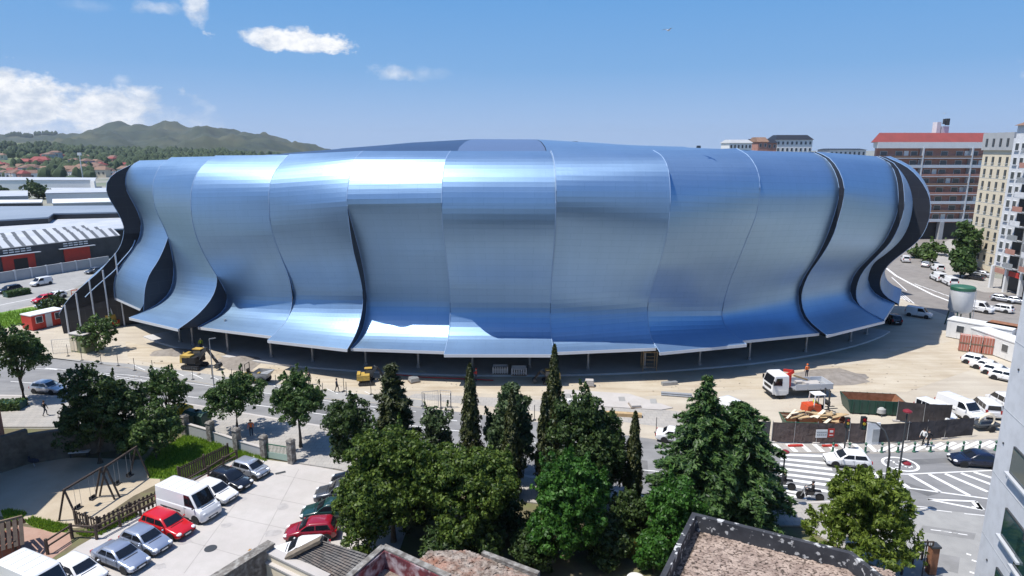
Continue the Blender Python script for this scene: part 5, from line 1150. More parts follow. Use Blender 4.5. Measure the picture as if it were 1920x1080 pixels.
# street trees
ptree('street_tree', 'airy street tree with two tiers left of the gate', 446, 812, 705, 96, 'street', 10, n=11, nclump=190, per=50, cr=.42, size=.15, pointy=.15, base_clear=.34, z=.12)
ptree('street_tree', 'upright street tree with spiky top beside the gate pillar', 564, 838, 708, 98, 'street', 11, n=11, nclump=210, per=50, cr=.42, size=.15, pointy=.4, base_clear=.30, z=.12, aspect=2.2)
ptree('street_tree', 'street tree behind the yellow bin, partly dark', 318, 800, 694, 76, 'street', 12, n=9, nclump=140, per=50, cr=.42, size=.15, base_clear=.25, z=.12)
ptree('street_tree', 'rounded street tree beside the brick building at left', 45, 750, 606, 78, 'street', 13, n=10, nclump=230, per=56, cr=.45, size=.15, base_clear=.26, z=.12)
ptree('broadleaf_tree', 'tall dark tree standing over the rubble wall', 188, 868, 680, 98, 'dark', 14, n=12, nclump=300, per=60, cr=.5, size=.16, base_clear=.08)
ptree('broadleaf_tree', 'dark leafy tree right of the tall dark tree', 250, 862, 718, 64, 'dark', 15, n=9, nclump=130, per=56, cr=.46, size=.16, base_clear=.1)
ptree('small_tree', 'leafy green tree on the lawn corner by the stone pillars', 294, 862, 756, 88, 'ivy', 16, n=9, nclump=200, per=56, cr=.42, size=.15, base_clear=.06)
ptree('small_tree', 'feathery yellow green tree behind the tarred parapet', 1606, 1075, 884, 182, 'yellowish', 17, n=20, nclump=430, per=54, cr=.36, size=.12, pointy=.75, base_clear=.10, xoff=2, aspect=2.6, droop=.8)
ptree('small_tree', 'dense green laurel tree below the spruce', 1264, 1045, 905, 98, 'bright', 18, n=10, nclump=300, per=60, cr=.4, size=.14, pointy=.2, base_clear=.04)
ptree('small_tree', 'yellow green bush under the walnut boughs', 905, 1062, 985, 80, 'dark', 19, n=7, nclump=90, per=34, cr=.42, size=.18, base_clear=.05)
# work-site island bush with green electrical cabinet
ptree('bush', 'wild bush swallowing the olive cabinet on the work site', 182, 660, 592, 62, 'ivy', 20, n=7, nclump=110, per=30, cr=.5, size=.22, base_clear=.02, cat='bush')
ptree('bush', 'grey green bush beside the red hut', 98, 582, 560, 40, 'dark', 21, n=6, nclump=40, per=24, cr=.6, size=.3, base_clear=.02, cat='bush')
ptree('round_tree', 'round dark tree among the white halls at far left', 73, 373, 347, 42, 'dark', 22, n=7, nclump=130, per=30, cr=1.6, size=.8, base_clear=.02)
ptree('round_tree', 'small tree at the left edge among the white halls', 2, 372, 355, 20, 'dark', 23, n=5, nclump=50, per=26, cr=1.2, size=.8, base_clear=.05)
for k, (x, y, yt, w) in enumerate(((1806, 505, 420, 30), (1800, 520, 470, 28), (1815, 470, 425, 26))):
    ptree('street_tree', ('tall green street tree hugging the cream block', 'low street tree at the foot of the cream block', 'farther street tree beside the cream block')[k], x, y, yt, w, 'street', 30 + k, n=6, nclump=90, per=26, cr=1.0, size=.5, base_clear=.1)
for k, (x, y, yt, w) in enumerate(((1720, 484, 466, 26), (1752, 478, 458, 40), (1738, 492, 470, 22))):
    ptree('bush', ('bush at the tip of the planted island', 'largest bush on the planted island by the avenue', 'near bush on the planted island')[k], x, y, yt, w, 'ivy', 34 + k, n=5, nclump=40, per=22, cr=.8, size=.45, base_clear=.03, cat='bush')
ptree('bush', 'rusty leaved bush behind the garden wall', 500, 1080, 1050, 60, 'rusty', 40, n=5, nclump=60, per=26, cr=.35, size=.14, base_clear=.02, cat='bush')
# hedges
def hedge(label, a, c, w, h, seed, leaf='street'):
    L_ = (c - a).length; t = thing('hedge', label, 'hedge', (a.x, a.y, a.z), math.atan2(c.y - a.y, c.x - a.x)); r = np.random.default_rng(seed); n = int(L_ * (w + 2 * h) * 90)
    u = r.random(n); side = r.integers(0, 3, n); x = u * L_; y = np.where(side == 0, r.uniform(-.5, .5, n) * w, np.where(side == 1, -.5, .5) * w + r.normal(0, .05, n)); z = np.where(side == 0, h + r.normal(0, .05, n), r.random(n) * h)
    nn = np.stack([np.zeros(n), np.where(side == 0, 0, np.where(side == 1, -1, 1)), np.where(side == 0, 1.0, .2)], 1)
    MB().box(L_ / 2, 0, 0, L_ * .96, w * .85, h * .93).build('stems', 'dgreen', t); link(leaf_mesh('foliage', np.stack([x, y, z], 1), nn, .16, LEAF[leaf], 1.5, seed), 'foliage', t); return t
hedge('low clipped hedge in front of the brick building', P(-40, 768, .12), P(46, 765, .12), 1.4, .8, 1)
hedge('clipped hedge in two steps on the west road island', P(10, 558), P(55, 550), 1.6, 1.0, 2)
# conifers
def cypress(label, bx, by, ytop, wpx, seed, n=7000, two=False):
    b = P(bx, by, .02); h = top_at(bx, ytop, b); dist = (b - Vector((0, 0, H))).length; w = wpx / 2 / F * dist
    t = thing('cypress_tree', label, 'tree', b, 0); r = np.random.default_rng(seed)
    z = r.random(n) ** .85; prof = np.where(z < .22, .62 + 1.7 * z, np.clip(1.02 * (1 - (z - .22) / .78) ** .62, .03, 1)) * (1 + .16 * np.sin(z * 34 + r.random() * 6) * np.sin(z * 13 + 1))
    a = r.random(n) * 6.283; lump = 1 + .20 * np.sin(a * 4 + z * 26 + seed) + .12 * np.sin(a * 7 - z * 41)
    rad = w * prof * lump * r.uniform(.62, 1.04, n); c = np.stack([rad * np.cos(a), rad * np.sin(a), .25 + z * (h - .25)], 1); nn = np.stack([np.cos(a), np.sin(a), np.full(n, .35)], 1)
    link(trunk_mesh(h * .9, max(.08, h * .014), [], seed, .004), 'trunk', t); link(leaf_mesh('crown', c, nn, .13, LEAF['cypress'], 2.6, seed, droop=-2.5), 'crown', t); return t
cypress('slim cypress standing left of the grey green tree', 884, 905, 684, 40, 51)
cypress('cypress rising before the grey green tree', 960, 935, 733, 36, 52)
cypress('tallest cypress of the central grove, reaching the canopy', 1036, 905, 648, 34, 53, 8500)
cypress('shorter cypress leaning against the tallest one', 1019, 925, 738, 30, 54, 6000)
cypress('lone slender cypress right of the central grove', 1184, 955, 774, 30, 55, 6500)
def conical(label, bx, by, ytop, wpx, leaf, seed, tiers, name='conifer_tree', size=.2, droop=.25, fl=.0, per=46, sharp=.9, start=.07):
    """conifer with whorls of drooping branches; each branch carries flat sprays"""
    b = P(bx, by, .02); h = top_at(bx, ytop, b); dist = (b - Vector((0, 0, H))).length; w = wpx / 2 / F * dist
    t = thing(name, label, 'tree', b, 0); r = np.random.default_rng(seed); C_, N_, T_ = [], [], []; tb = MB(); tb.tube([(0, 0, -.05), (.03, 0, h * .5), (0, 0, h * .98)], [h * .024, h * .014, .015], 8)
    for k in range(tiers):
        f = start + (1 - start) * (k + r.uniform(-.3, .3)) / tiers; f = min(.985, max(start, f)); L_ = w * ((1 - f) ** sharp) * r.uniform(.8, 1.15) + .12; nb = int(5 + 8 * (1 - f))
        a0 = r.random() * 6.28
        for j in range(nb):
            a = a0 + 6.283 * j / nb + r.normal(0, .18); l = L_ * r.uniform(.62, 1.25); z0 = f * h; dr = droop * r.uniform(.5, 1.4)
            end = np.array([math.cos(a) * l, math.sin(a) * l, -dr * l * .6 + .22 * l]); mm = max(6, int(per * l / w * 1.6 + 4)); s = r.random(mm) ** .7; pt = np.outer(s, end); pt[:, 2] += z0 + .16 * l * np.sin(s * 3.1)
            spread = .19 * l * (1.05 - s) + .05; lat = np.array([-math.sin(a), math.cos(a), 0]); pt += np.outer(r.normal(0, 1, mm) * spread, lat) * .9; pt[:, 2] += r.normal(0, .05, mm) - np.abs(r.normal(0, .06, mm))
            C_.append(pt); T_.append(np.tile(np.array([math.cos(a), math.sin(a), .25 - dr * .4]), (mm, 1)) + np.outer(r.normal(0, .5, mm), lat)); nn = np.tile(np.array([math.cos(a) * .35, math.sin(a) * .35, 1.0]), (mm, 1)); N_.append(nn)
            if j % 2 == 0: tb.tube([(0, 0, z0), tuple(np.array([0, 0, z0]) + end * .85)], [.035, .01], 4)
    link(tb.mesh('trunk', 'bark', 50), 'trunk', t); link(leaf_mesh('crown', np.concatenate(C_), np.concatenate(N_), size, LEAF[leaf], 3.6, seed, 0.0, np.concatenate(T_)), 'crown', t); return t
conical('large pointed spruce, tallest conifer at right', 1308, 985, 700, 210, 'spruce', 61, 32, 'spruce_tree', .13, .30, per=150, sharp=.95)
conical('broad spruce leaning out right of the pointed spruce', 1372, 985, 752, 190, 'spruce', 62, 28, 'spruce_tree', .13, .32, per=150, sharp=.62)
conical('dense brownish conifer with blunt cone left of the cypress', 744, 935, 680, 96, 'conifer', 63, 36, 'conifer_tree', .15, .12, per=100, sharp=.62, start=.03)
# a fallen-leaf litter under the walnut
M['lampred'] = mat('dark_red_lamp_hood', (.20, .015, .022), .45)
# ------------------------------------------------------------------ PEOPLE
def body_mesh(pose, mats, seed=0):
    """one continuous skinned body; faces take the material of the nearest bone"""
    J = dict(pel=(0, 0, .95), ab=(0, 0, 1.12), ch=(0, 0, 1.34), nk=(.01, 0, 1.50), hd=(.02, 0, 1.61), tp=(.01, 0, 1.72))
    def limb(s):
        d = {}
        if pose == 'sit':
            d = dict(hip=(0, .10 * s, .92), kn=(.42, .15 * s, .86), an=(.46, .16 * s, .44), toe=(.62, .17 * s, .40), sh=(0, .19 * s, 1.43), el=(.20, .27 * s, 1.20), wr=(.42, .22 * s, 1.12))
        elif pose == 'walk':
            f = s; d = dict(hip=(0, .09 * s, .91), kn=(.16 * f + .04, .09 * s, .50), an=(.24 * f - .06, .09 * s, .09 if f > 0 else .14), toe=(.24 * f + .10, .10 * s, .04 if f > 0 else .07), sh=(0, .19 * s, 1.43), el=(-.14 * f, .24 * s, 1.15), wr=(-.10 * f + .10, .25 * s, .92))
        elif pose == 'work':
            d = dict(hip=(0, .10 * s, .91), kn=(.05, .13 * s, .50), an=(0, .15 * s, .08), toe=(.16, .17 * s, .04), sh=(.03, .19 * s, 1.42), el=(.16, .26 * s, 1.18), wr=(.40, .14 * s, 1.10))
        else:
            d = dict(hip=(0, .10 * s, .91), kn=(.02, .11 * s, .50), an=(0, .11 * s, .08), toe=(.16, .13 * s, .04), sh=(0, .19 * s, 1.43), el=(-.03, .26 * s, 1.15), wr=(.06, .27 * s, .90))
        return d
    v, e, rad, tg = [], [], [], []
    def add(p, r, par, t):
        v.append(p); rad.append(r); tg.append(t)
        if par is not None: e.append((par, len(v) - 1))
        return len(v) - 1
    pe = add(J['pel'], .13, None, 2); ab = add(J['ab'], .125, pe, 1); ch = add(J['ch'], .135, ab, 1); nk = add(J['nk'], .058, ch, 0); hd = add(J['hd'], .095, nk, 0); tp = add(J['tp'], .075, hd, 0)
    for s in (1, -1):
        d = limb(s); hp = add(d['hip'], .095, pe, 2); kn = add(d['kn'], .062, hp, 2); an = add(d['an'], .045, kn, 2); add(d['toe'], .042, an, 3)
        sh = add(d['sh'], .062, ch, 1); el = add(d['el'], .043, sh, 1); wr = add(d['wr'], .029, el, 1)
        dv = (Vector(d['wr']) - Vector(d['el'])).normalized(); w = Vector(d['wr']); sd = Vector((0, 1, 0)) if abs(dv.y) < .9 else Vector((1, 0, 0)); sd = (sd - dv * sd.dot(dv)).normalized(); pm = dv.cross(sd)
        pa = add(tuple(w + dv * .07), .030, wr, 0)
        for k, l in enumerate((.070, .082, .076, .058)):
            b0 = w + dv * .10 + sd * (.027 - .018 * k); f1 = add(tuple(b0), .010, pa, 0); f2 = add(tuple(b0 + dv * l * .55 + pm * .008 * s), .009, f1, 0); add(tuple(b0 + dv * l * .85 + pm * .03 * s), .008, f2, 0)
        th = add(tuple(w + dv * .05 + sd * .040), .011, pa, 0); add(tuple(w + dv * .09 + sd * .062), .009, th, 0)
    me = bpy.data.meshes.new('body_frame'); me.from_pydata(v, e, []); o = bpy.data.objects.new('body_frame', me); C.objects.link(o)
    m = o.modifiers.new('s', 'SKIN'); m.use_smooth_shade = True
    for sv, r in zip(me.skin_vertices[0].data, rad): sv.radius = (r, r)
    me.skin_vertices[0].data[hd].radius = (.082, .098); me.skin_vertices[0].data[ch].radius = (.165, .11) ; me.skin_vertices[0].data[ab].radius = (.145, .10); me.skin_vertices[0].data[pe].radius = (.15, .11)
    for i, sv in enumerate(me.skin_vertices[0].data): sv.use_root = (i == 0)
    o.modifiers.new('d', 'SUBSURF').levels = 1
    dg = bpy.context.evaluated_depsgraph_get(); out = bpy.data.meshes.new_from_object(o.evaluated_get(dg)); out.name = 'person'
    bpy.data.objects.remove(o); bpy.data.meshes.remove(me)
    out.materials.clear()
    for mm in mats: out.materials.append(M[mm])
    seg = [(Vector(v[a]), Vector(v[b]), tg[b]) for a, b in e]
    for p in out.polygons:
        c = p.center; best = None
        for a, b, t in seg:
            d = b - a; u = max(0, min(1, (c - a).dot(d) / max(1e-9, d.length_squared))); q = (c - a - d * u).length
            if best is None or q < best[0]: best = (q, t)
        p.material_index = best[1]; p.use_smooth = True
    return out
PM = {}
def person(label, loc, rz, pose='stand', shirt='hivis', legs='denim', head='white', group=None, scale=1.0):
    key = (pose, shirt, legs)
    if key not in PM: PM[key] = body_mesh(pose, ['skin', shirt, legs, 'black'])
    o = link(PM[key], 'person', None, loc); o.rotation_euler = (0, 0, rz); o.scale = (scale,) * 3; tag(o, label, 'person', group)
    o.scale = (.92 * scale,) * 3
    hb = MB(); hb.lathe([(.112, 0), (.118, .02), (.112, .07), (.085, .12), (.03, .145)], (.01, 0, 1.635), 12)
    if head != 'hair': hb.box(.11, 0, 1.635, .08, .14, .015)
    hb.build('hair' if head == 'hair' else 'helmet', 'hair' if head == 'hair' else head, o, smooth=50)
    fb = MB(); fb.ball((.125, 0, 1.60), .018, .014, .022, 6, 4, mi=0)
    for s in (1, -1): fb.ball((.108, .033 * s, 1.625), .008, .011, .008, 6, 4, mi=1); fb.ball((.01, .098 * s, 1.605), .018, .010, .028, 6, 4, mi=0)
    fb.box(.106, 0, 1.558, .012, .04, .008, mi=2); fb.build('face', ['skin', 'black', 'redbrown'], o); return o
def at(x, y, z=.012): p = P(x, y); return (p.x, p.y, z)
person('worker in yellow vest standing under the canopy edge', at(378, 659, .2), R(-60), 'stand', 'hivis', 'denim', 'white')
person('worker in yellow vest bending beside the excavator tracks', at(347, 684), R(20), 'work', 'hivis', 'denim', 'yellow')
person('worker in orange vest standing on the truck bed', (*P(1510, 726).xy, 1.12), R(100), 'stand', 'hiorange', 'denim', 'hiorange')
for k, (x, y, s, h, l) in enumerate(((549, 722, 'whitecloth', 'hair', 'man in white top walking behind the spiky street tree'), (561, 724, 'blackcloth', 'white', 'worker in black between two others behind the spiky tree'), (580, 722, 'blackcloth', 'hair', 'person in black right of the group behind the spiky tree'))):
    person(l, at(x, y), R(160 - 40 * k), 'walk' if k == 0 else 'stand', s, 'denim', h)
person('dark clothed person striding along the far kerb', at(632, 736), R(10), 'walk', 'denim', 'blackcloth', 'hair')
person('worker with a red helmet bending at the dug trench', at(893, 716), R(170), 'work', 'red', 'denim', 'red')
person('pedestrian in black crossing the bike lane', at(1739, 837), R(200), 'walk', 'blackcloth', 'blackcloth', 'hair')
person('pedestrian in white beside the one in black', at(1730, 835), R(200), 'walk', 'whitecloth', 'blackcloth', 'hair')
person('person in black waiting outside the white cabin', at(1813, 634), R(200), 'stand', 'blackcloth', 'blackcloth', 'hair')
person('person in orange coat resting under the street tree shade', at(472, 820, .12), R(120), 'stand', 'hiorange', 'denim', 'hair')
person('person in dark clothes by the shaded wall', at(86, 782, .12), R(60), 'walk', 'blackcloth', 'denim', 'hair')
person('person in red behind the tall dark tree', at(264, 776, .12), R(60), 'stand', 'red', 'denim', 'hair')
# ------------------------------------------------------------------ WORK-SITE MACHINES
def wheels(t, xs, y, r, w=.3, rim='rim'):
    for x in xs:
        for s in (1, -1):
            o = MB().lathe([(r * .55, -w / 2), (r * .95, -w / 2), (r, -w / 3), (r, w / 3), (r * .95, w / 2), (r * .55, w / 2)], (x, y * s, r), 18, 'y').build('wheel', 'rubber', t, 40)
            MB().lathe([(r * .57, -w * .4), (r * .5, w * .42), (r * .1, w * .3)], (x, y * s, r), 12, 'y').lathe([(r * .57, w * .4), (r * .5, -w * .42), (r * .1, -w * .3)], (x, y * s, r), 12, 'y').build('rim', rim, o, 40)
def excavator(label, loc, rz, s, body, armpts, cab=True):
    t = thing('excavator', label, 'excavator', loc, rz); t.scale = (s,) * 3
    for q in (1, -1):
        b = MB(); pr = [(-1.5, .35), (-1.3, .08), (1.3, .08), (1.5, .35), (1.3, .66), (-1.3, .66)]
        b.rings([[(x, q * .95 - .26, z) for x, z in pr], [(x, q * .95 + .26, z) for x, z in pr]]); b.build('track', 'black', t)
        for k in range(7): MB().lathe([(.18, -.29), (.18, .29)], (-1.2 + .4 * k, q * .95, .36), 10, 'y').build('track_roller', 'dsteel', t)
    MB().box(0, 0, .5, 1.6, 1.5, .4).lathe([(.6, .8), (.6, 1.0)], n=16).build('undercarriage', 'dsteel', t)
    h = MB(); h.box(-.55, 0, 1.0, 2.3, 2.2, .95, tx=.96, ty=.94).box(-1.35, 0, 1.0, .7, 2.1, 1.2, tx=.85, ty=.9); h.build('house', body, t) if s < .7 else MB().box(.25, -.5, 1.0, 1.3, 1.1, .9).box(-.75, 0, 1.0, 1.0, 2.1, .8).build('house', 'black', t)
    if s >= .7: MB().box(-1.35, 0, 1.0, .6, 2.1, 1.15, tx=.85, ty=.9).box(-.5, -.5, 1.8, 1.2, 1.0, .35).build('counterweight', body, t)
    if cab:
        c = MB(); c.box(.35, .62, 1.0, 1.45, .95, 1.75, tx=.86, ty=.92); cb = c.build('cab', 'black', t)
        MB().box(.42, .62, 1.75, 1.36, 1.0, .8, tx=.9, ty=.94).build('cab_window', 'winglass', cb); MB().box(.33, .62, 2.75, 1.35, .95, .1).build('cab_roof', body, cb)
    for nm, i in (('boom', 0), ('stick', 1)):
        MB().bar(armpts[i], armpts[i + 1], .30 - .06 * i, .42 - .08 * i).build(nm, 'black' if i else 'dsteel', t)
    a, b_ = Vector(armpts[0]), Vector(armpts[1]); MB().tube([a.lerp(b_, .1) + Vector((0, 0, -.35)), a.lerp(b_, .55) + Vector((0, 0, -.1))], .07).tube([b_ + Vector((-.5, 0, .25)), Vector(armpts[2]) + Vector((-.3, 0, .7))], .06).build('hydraulic_ram', 'steel', t)
    e = Vector(armpts[2]); pr = [(0, .1), (.35, 0), (.45, -.4), (.1, -.75), (-.35, -.6), (-.3, -.1)]
    MB().rings([[(e.x + x, -.45, e.z + z) for x, z in pr], [(e.x + x, .45, e.z + z) for x, z in pr]]).build('bucket', 'dsteel', t); return t
p = P(366, 690); excavator('yellow and black excavator digging by the stadium corner', (p.x, p.y, .012), R(-12), .82, 'yellow', [(.7, 0, 1.5), (2.2, 0, 3.2), (3.9, 0, 1.0)])
p = P(688, 720); excavator('small yellow excavator with folded black arm left of the conifer', (p.x, p.y, .012), R(10), .62, 'yellow', [(.7, 0, 1.5), (1.9, 0, 3.2), (3.0, 0, 1.3)])
p = P(1032, 718); t = excavator('compact yellow loader working at the plinth trench', (p.x, p.y, .012), R(185), .62, 'yellow', [(.7, 0, 1.5), (1.9, 0, 2.4), (2.9, 0, .9)])
# dumper
p = P(482, 718); t = thing('dumper', 'yellow site dumper with grey skip and roll bar', 'dumper', (p.x, p.y, .012), R(-8)); t.scale = (.95,) * 3
wheels(t, (-1.0, .95), .75, .48, .36, 'yellow'); MB().box(-.6, 0, .45, 1.9, 1.1, .75, tx=.9).build('chassis', 'yellow', t)
b = MB(); b.rings([[(.1, -.85, 1.0), (1.9, -.85, 1.45), (1.9, .85, 1.45), (.1, .85, 1.0)], [(.5, -.6, .6), (1.3, -.6, .6), (1.3, .6, .6), (.5, .6, .6)]]); b.rings([[(-.1, -.85, 1.55), (1.9, -.9, 1.5), (1.9, .9, 1.5), (-.1, .85, 1.55)], [(.1, -.85, 1.0), (1.9, -.85, 1.44), (1.9, .85, 1.44), (.1, .85, 1.0)]], cap=False); b.build('skip', 'steel', t)
MB().tube([(-1.1, -.5, 1.1), (-1.1, -.5, 2.4), (-1.1, .5, 2.4), (-1.1, .5, 1.1)], .05).build('roll_bar', 'black', t); MB().box(-.8, 0, 1.15, .5, .5, .15).box(-1.05, 0, 1.25, .12, .5, .5).build('seat', 'black', t)
# boom lift with white arm
p = P(205, 612); t = thing('boom_lift', 'white and orange boom lift parked before the dark end wall', 'lift', (p.x, p.y, .012), R(170))
wheels(t, (-1.1, 1.1), .95, .45, .35); MB().box(0, 0, .5, 3.0, 1.9, .5).build('chassis', 'orange', t); MB().box(-.3, 0, 1.0, 1.9, 1.6, .9, tx=.9).build('turret', 'yellow', t)
MB().bar((-.8, 0, 1.7), (-.4, 0, 4.3), .45).build('mast', 'white', t); MB().bar((-.4, 0, 4.2), (4.2, 0, 4.7), .32).build('boom', 'orange', t); b = MB()
for x in (4.2, 5.2):
    for y in (-.5, .5): b.bar((x, y, 4.3), (x, y, 5.4), .07)
b.box(4.7, 0, 4.25, 1.1, 1.1, .1); b.bar((4.2, -.5, 5.4), (5.2, -.5, 5.4), .06).bar((4.2, .5, 5.4), (5.2, .5, 5.4), .06).bar((5.2, -.5, 5.4), (5.2, .5, 5.4), .06).bar((5.2, -.5, 4.9), (5.2, .5, 4.9), .06); b.build('basket', 'orange', t)
# flat-bed truck with loading crane
a, c_ = P(1438, 742), P(1556, 738); p = (a + c_) / 2; t = thing('flatbed_truck', 'white cab flatbed truck with red loading crane and grey drop sides', 'truck', (p.x, p.y, .012), math.atan2(a.y - c_.y, a.x - c_.x)); Lw = (a - c_).length; hl = Lw / 2
wheels(t, (hl - 1.1, -hl + 1.9), .95, .48, .32)
MB().box(0, 0, .55, Lw - .6, .9, .3).build('chassis', 'dsteel', t)
cb = MB(); cb.rings([[(hl - 1.75, -1.1, .55), (hl, -1.1, .55), (hl, 1.1, .55), (hl - 1.75, 1.1, .55)], [(hl - 1.75, -1.12, 1.5), (hl + .02, -1.1, 1.5), (hl + .02, 1.1, 1.5), (hl - 1.75, 1.12, 1.5)], [(hl - 1.7, -1.05, 2.5), (hl - .28, -1.0, 2.5), (hl - .28, 1.0, 2.5), (hl - 1.7, 1.05, 2.5)], [(hl - 1.6, -.9, 2.62), (hl - .5, -.88, 2.62), (hl - .5, .88, 2.62), (hl - 1.6, .9, 2.62)]]); cab = cb.build('cab', PAINT['white'], t, 30)
MB().face([(hl + .03, -.95, 1.56), (hl + .03, .95, 1.56), (hl - .22, .9, 2.38), (hl - .22, -.9, 2.38)]).build('windscreen', 'glass', cab)
for s in (1, -1):
    MB().face([(hl - .15, s * 1.125, 1.55), (hl - 1.0, s * 1.13, 1.5), (hl - 1.0, s * 1.09, 2.3), (hl - .38, s * 1.07, 2.3)]).build('side_window', 'glass', cab); MB().box(hl - .02, s * .8, .8, .12, .36, .2).build('headlight', 'light', cab)
    MB().box(hl - .95, s * 1.0, .45, 1.2, .26, .5).build('mudguard', 'white', cab); MB().box(hl - .05, s * 1.22, 1.6, .12, .2, .45).build('mirror', 'black', cab)
MB().box(hl + .02, 0, 1.05, .05, 1.5, .3).box(hl + .0, 0, .45, .1, 2.1, .25).build('grille', 'black', cab)
MB().box(-.95, 0, .95, Lw - 2.7, 2.2, .12).build('bed', 'steel', t)
for s in (1, -1):
    for k in range(3): MB().box(-hl + .95 + (Lw - 2.9) / 3 * (k + .5) - .5, s * 1.12, .95, (Lw - 2.9) / 3 - .06, .06, .62).build('drop_side', 'fascia', t)
MB().box(-hl + .45, 0, .95, .06, 2.2, .62).build('tailboard', 'fascia', t)
cr = MB(); cr.box(hl - 2.15, 0, .95, .5, .6, 1.4).bar((hl - 2.15, 0, 2.3), (hl - 2.6, .2, 2.75), .3).bar((hl - 2.6, .2, 2.75), (hl - 2.15, -.9, 2.5), .26); cr.build('loading_crane', 'red', t); MB().bar((hl - 2.3, .7, 2.5), (hl - 4.0, .6, 1.9), .18).build('crane_arm', 'palewood', t)
tag(MB().box(-1.2, .2, 0, 1.5, .9, .35).box(-1.9, -.4, 0, .9, .6, .25).box(-.2, -.5, 0, .8, .5, .3).build('block_stack', 'concrete'), 'pale blocks stacked on the truck bed', 'blocks').matrix_world = Matrix.Translation((p.x, p.y, 1.083)) @ Matrix.Rotation(t.rotation_euler.z, 4, 'Z')
# forklift
p = P(1530, 776); t = thing('forklift', 'red forklift with white cage lifting by the timber skip', 'forklift', (p.x, p.y, .012), R(8)); wheels(t, (-.75, .8), .6, .36, .28, 'white')
MB().box(-.55, 0, .3, 1.5, 1.15, .85, tx=.85, ty=.92).box(-1.1, 0, .35, .6, 1.2, .75, tx=.7).build('body', 'orange', t); MB().box(.15, 0, .3, .9, 1.1, .35).build('floor', 'black', t)
b = MB()
for x, y in ((-.7, .5), (-.7, -.5), (.5, .5), (.5, -.5)): b.bar((x * .95, y, .95 if x < 0 else .6), (x * .8, y * .92, 2.15), .08)
b.box(-.05, 0, 2.12, 1.15, 1.05, .08); b.build('overhead_guard', 'white', t)
b = MB(); b.box(1.0, .38, .15, .12, .12, 2.4).box(1.0, -.38, .15, .12, .12, 2.4).box(1.0, 0, 2.4, .1, .8, .12).box(1.08, 0, .9, .1, .9, .5); b.build('mast', 'dsteel', t); MB().box(1.6, .25, .55, 1.0, .12, .05).box(1.6, -.25, .55, 1.0, .12, .05).build('fork', 'dsteel', t)
person('driver in yellow vest seated in the red forklift', (p.x - .3, p.y - .04, .20), R(8), 'sit', 'hivis', 'denim', 'white')
# skips
def skip(name, label, x, y, rz, L_, W_, h, outm, inm, flare=.35):
    p = P(x, y); t = thing(name, label, 'skip', (p.x, p.y, .012), rz)
    a, b_ = L_ / 2, W_ / 2; lo = [(-a + flare, -b_, .12), (a - flare, -b_, .12), (a - flare, b_, .12), (-a + flare, b_, .12)]; hi = [(-a, -b_, h), (a, -b_, h), (a, b_, h), (-a, b_, h)]
    ins = lambda q, d: [(x_ * (1 - d / a), y_ * (1 - d / b_), z) for x_, y_, z in q]
    MB().rings([lo, hi, ins(hi, .07)], cap=False).face(list(reversed(lo))).build('shell', outm, t); MB().rings([ins(hi, .07), [(q[0], q[1], .45) for q in ins(lo, .07)]], cap=False).face([(q[0], q[1], .45) for q in ins(lo, .07)]).build('inside', inm, t)
    rb = MB()
    for k in range(7):
        x_ = -a + .5 + (2 * a - 1) * k / 6
        for s in (1, -1): rb.box(x_, s * (b_ + .04), .15, .09, .09, h - .15)
    rb.build('rib', outm, t); return t
skip('waste_skip', 'large green open skip with rusty inside', 1632, 770, R(-8), 5.4, 2.3, 1.5, 'dgreen', 'rust')
t = skip('waste_skip', 'green skip heaped with broken boards behind the netting', 1524, 812, R(-6), 5.8, 2.3, 1.5, 'green', 'rust', .6)
sk = P(1524, 812); rr = random.Random(3)
for k in range(26):
    a = rr.uniform(-.5, .5); x, y = rr.uniform(-2.5, 2.6), rr.uniform(-.8, .8); l = rr.uniform(.6, 2.0)
    o = MB().bar((-l / 2, 0, 0), (l / 2, 0, rr.uniform(-.2, .3)), rr.uniform(.15, .5), .05).build('board', ('palewood', 'wood', 'cream', 'palewood')[k % 4]); o.location = (sk.x + x, sk.y + y, 1.35 + .45 * rr.random() + .25 * (1 - abs(x) / 2.6)); o.rotation_euler = (rr.uniform(-.2, .2), rr.uniform(-.15, .15), a + rr.choice((0, .5)))
    tag(o, 'broken board thrown on the heaped green skip', 'board', 'boards heaped on the skip')
p = P(1650, 778); M['offwhite'] = mat('dusty_white', (.42, .42, .41), .8, col2=(.3, .3, .29), scale=3)
t = thing('cement_mixer', 'small white mixer tipped beside the green skip', 'mixer', (p.x, p.y, .012), R(30)); MB().lathe([(.25, 0), (.5, .1), (.46, .5), (.2, .7)], (0, 0, .18), 14).build('drum', 'offwhite', t, 40); MB().bar((-.4, -.4, 0), (-.2, -.2, .3), .08).bar((.4, -.4, 0), (.2, -.2, .3), .08).bar((0, .5, 0), (0, .3, .3), .08).build('stand', 'dsteel', t); MB().lathe([(.15, -.05), (.15, .05)], (.45, -.4, .15), 10, 'y').build('wheel', 'rubber', t)
# site cabins, tower silo, pallets
def cabin(label, x, y, rz, L_, W_=2.5, h=2.6, m='white', roofm='white', door=.0, name='site_cabin'):
    p = P(x, y); t = thing(name, label, 'cabin', (p.x, p.y, .012), rz)
    MB().box(0, 0, .1, L_, W_, h - .2).build('wall', m, t); MB().box(0, 0, h - .1, L_ + .14, W_ + .14, .14).build('roof', roofm, t)
    for x_ in (-L_ * .28, L_ * .3):
        w = MB().box(x_, -W_ / 2 - .01, 1.0, 1.0, .07, 1.0).build('window', 'white', t); MB().box(x_, -W_ / 2 - .04, 1.06, .86, .05, .88).build('pane', 'winglass', w)
    MB().box(door, -W_ / 2 - .02, .12, .85, .07, 2.0).build('door', 'fascia', t)
    r = MB()
    for k in range(int(L_ / .9)): r.box(-L_ / 2 + .4 + k * .9, -W_ / 2 - .0, .15, .05, .05, h - .3)
    r.build('panel_rib', m, t); return t
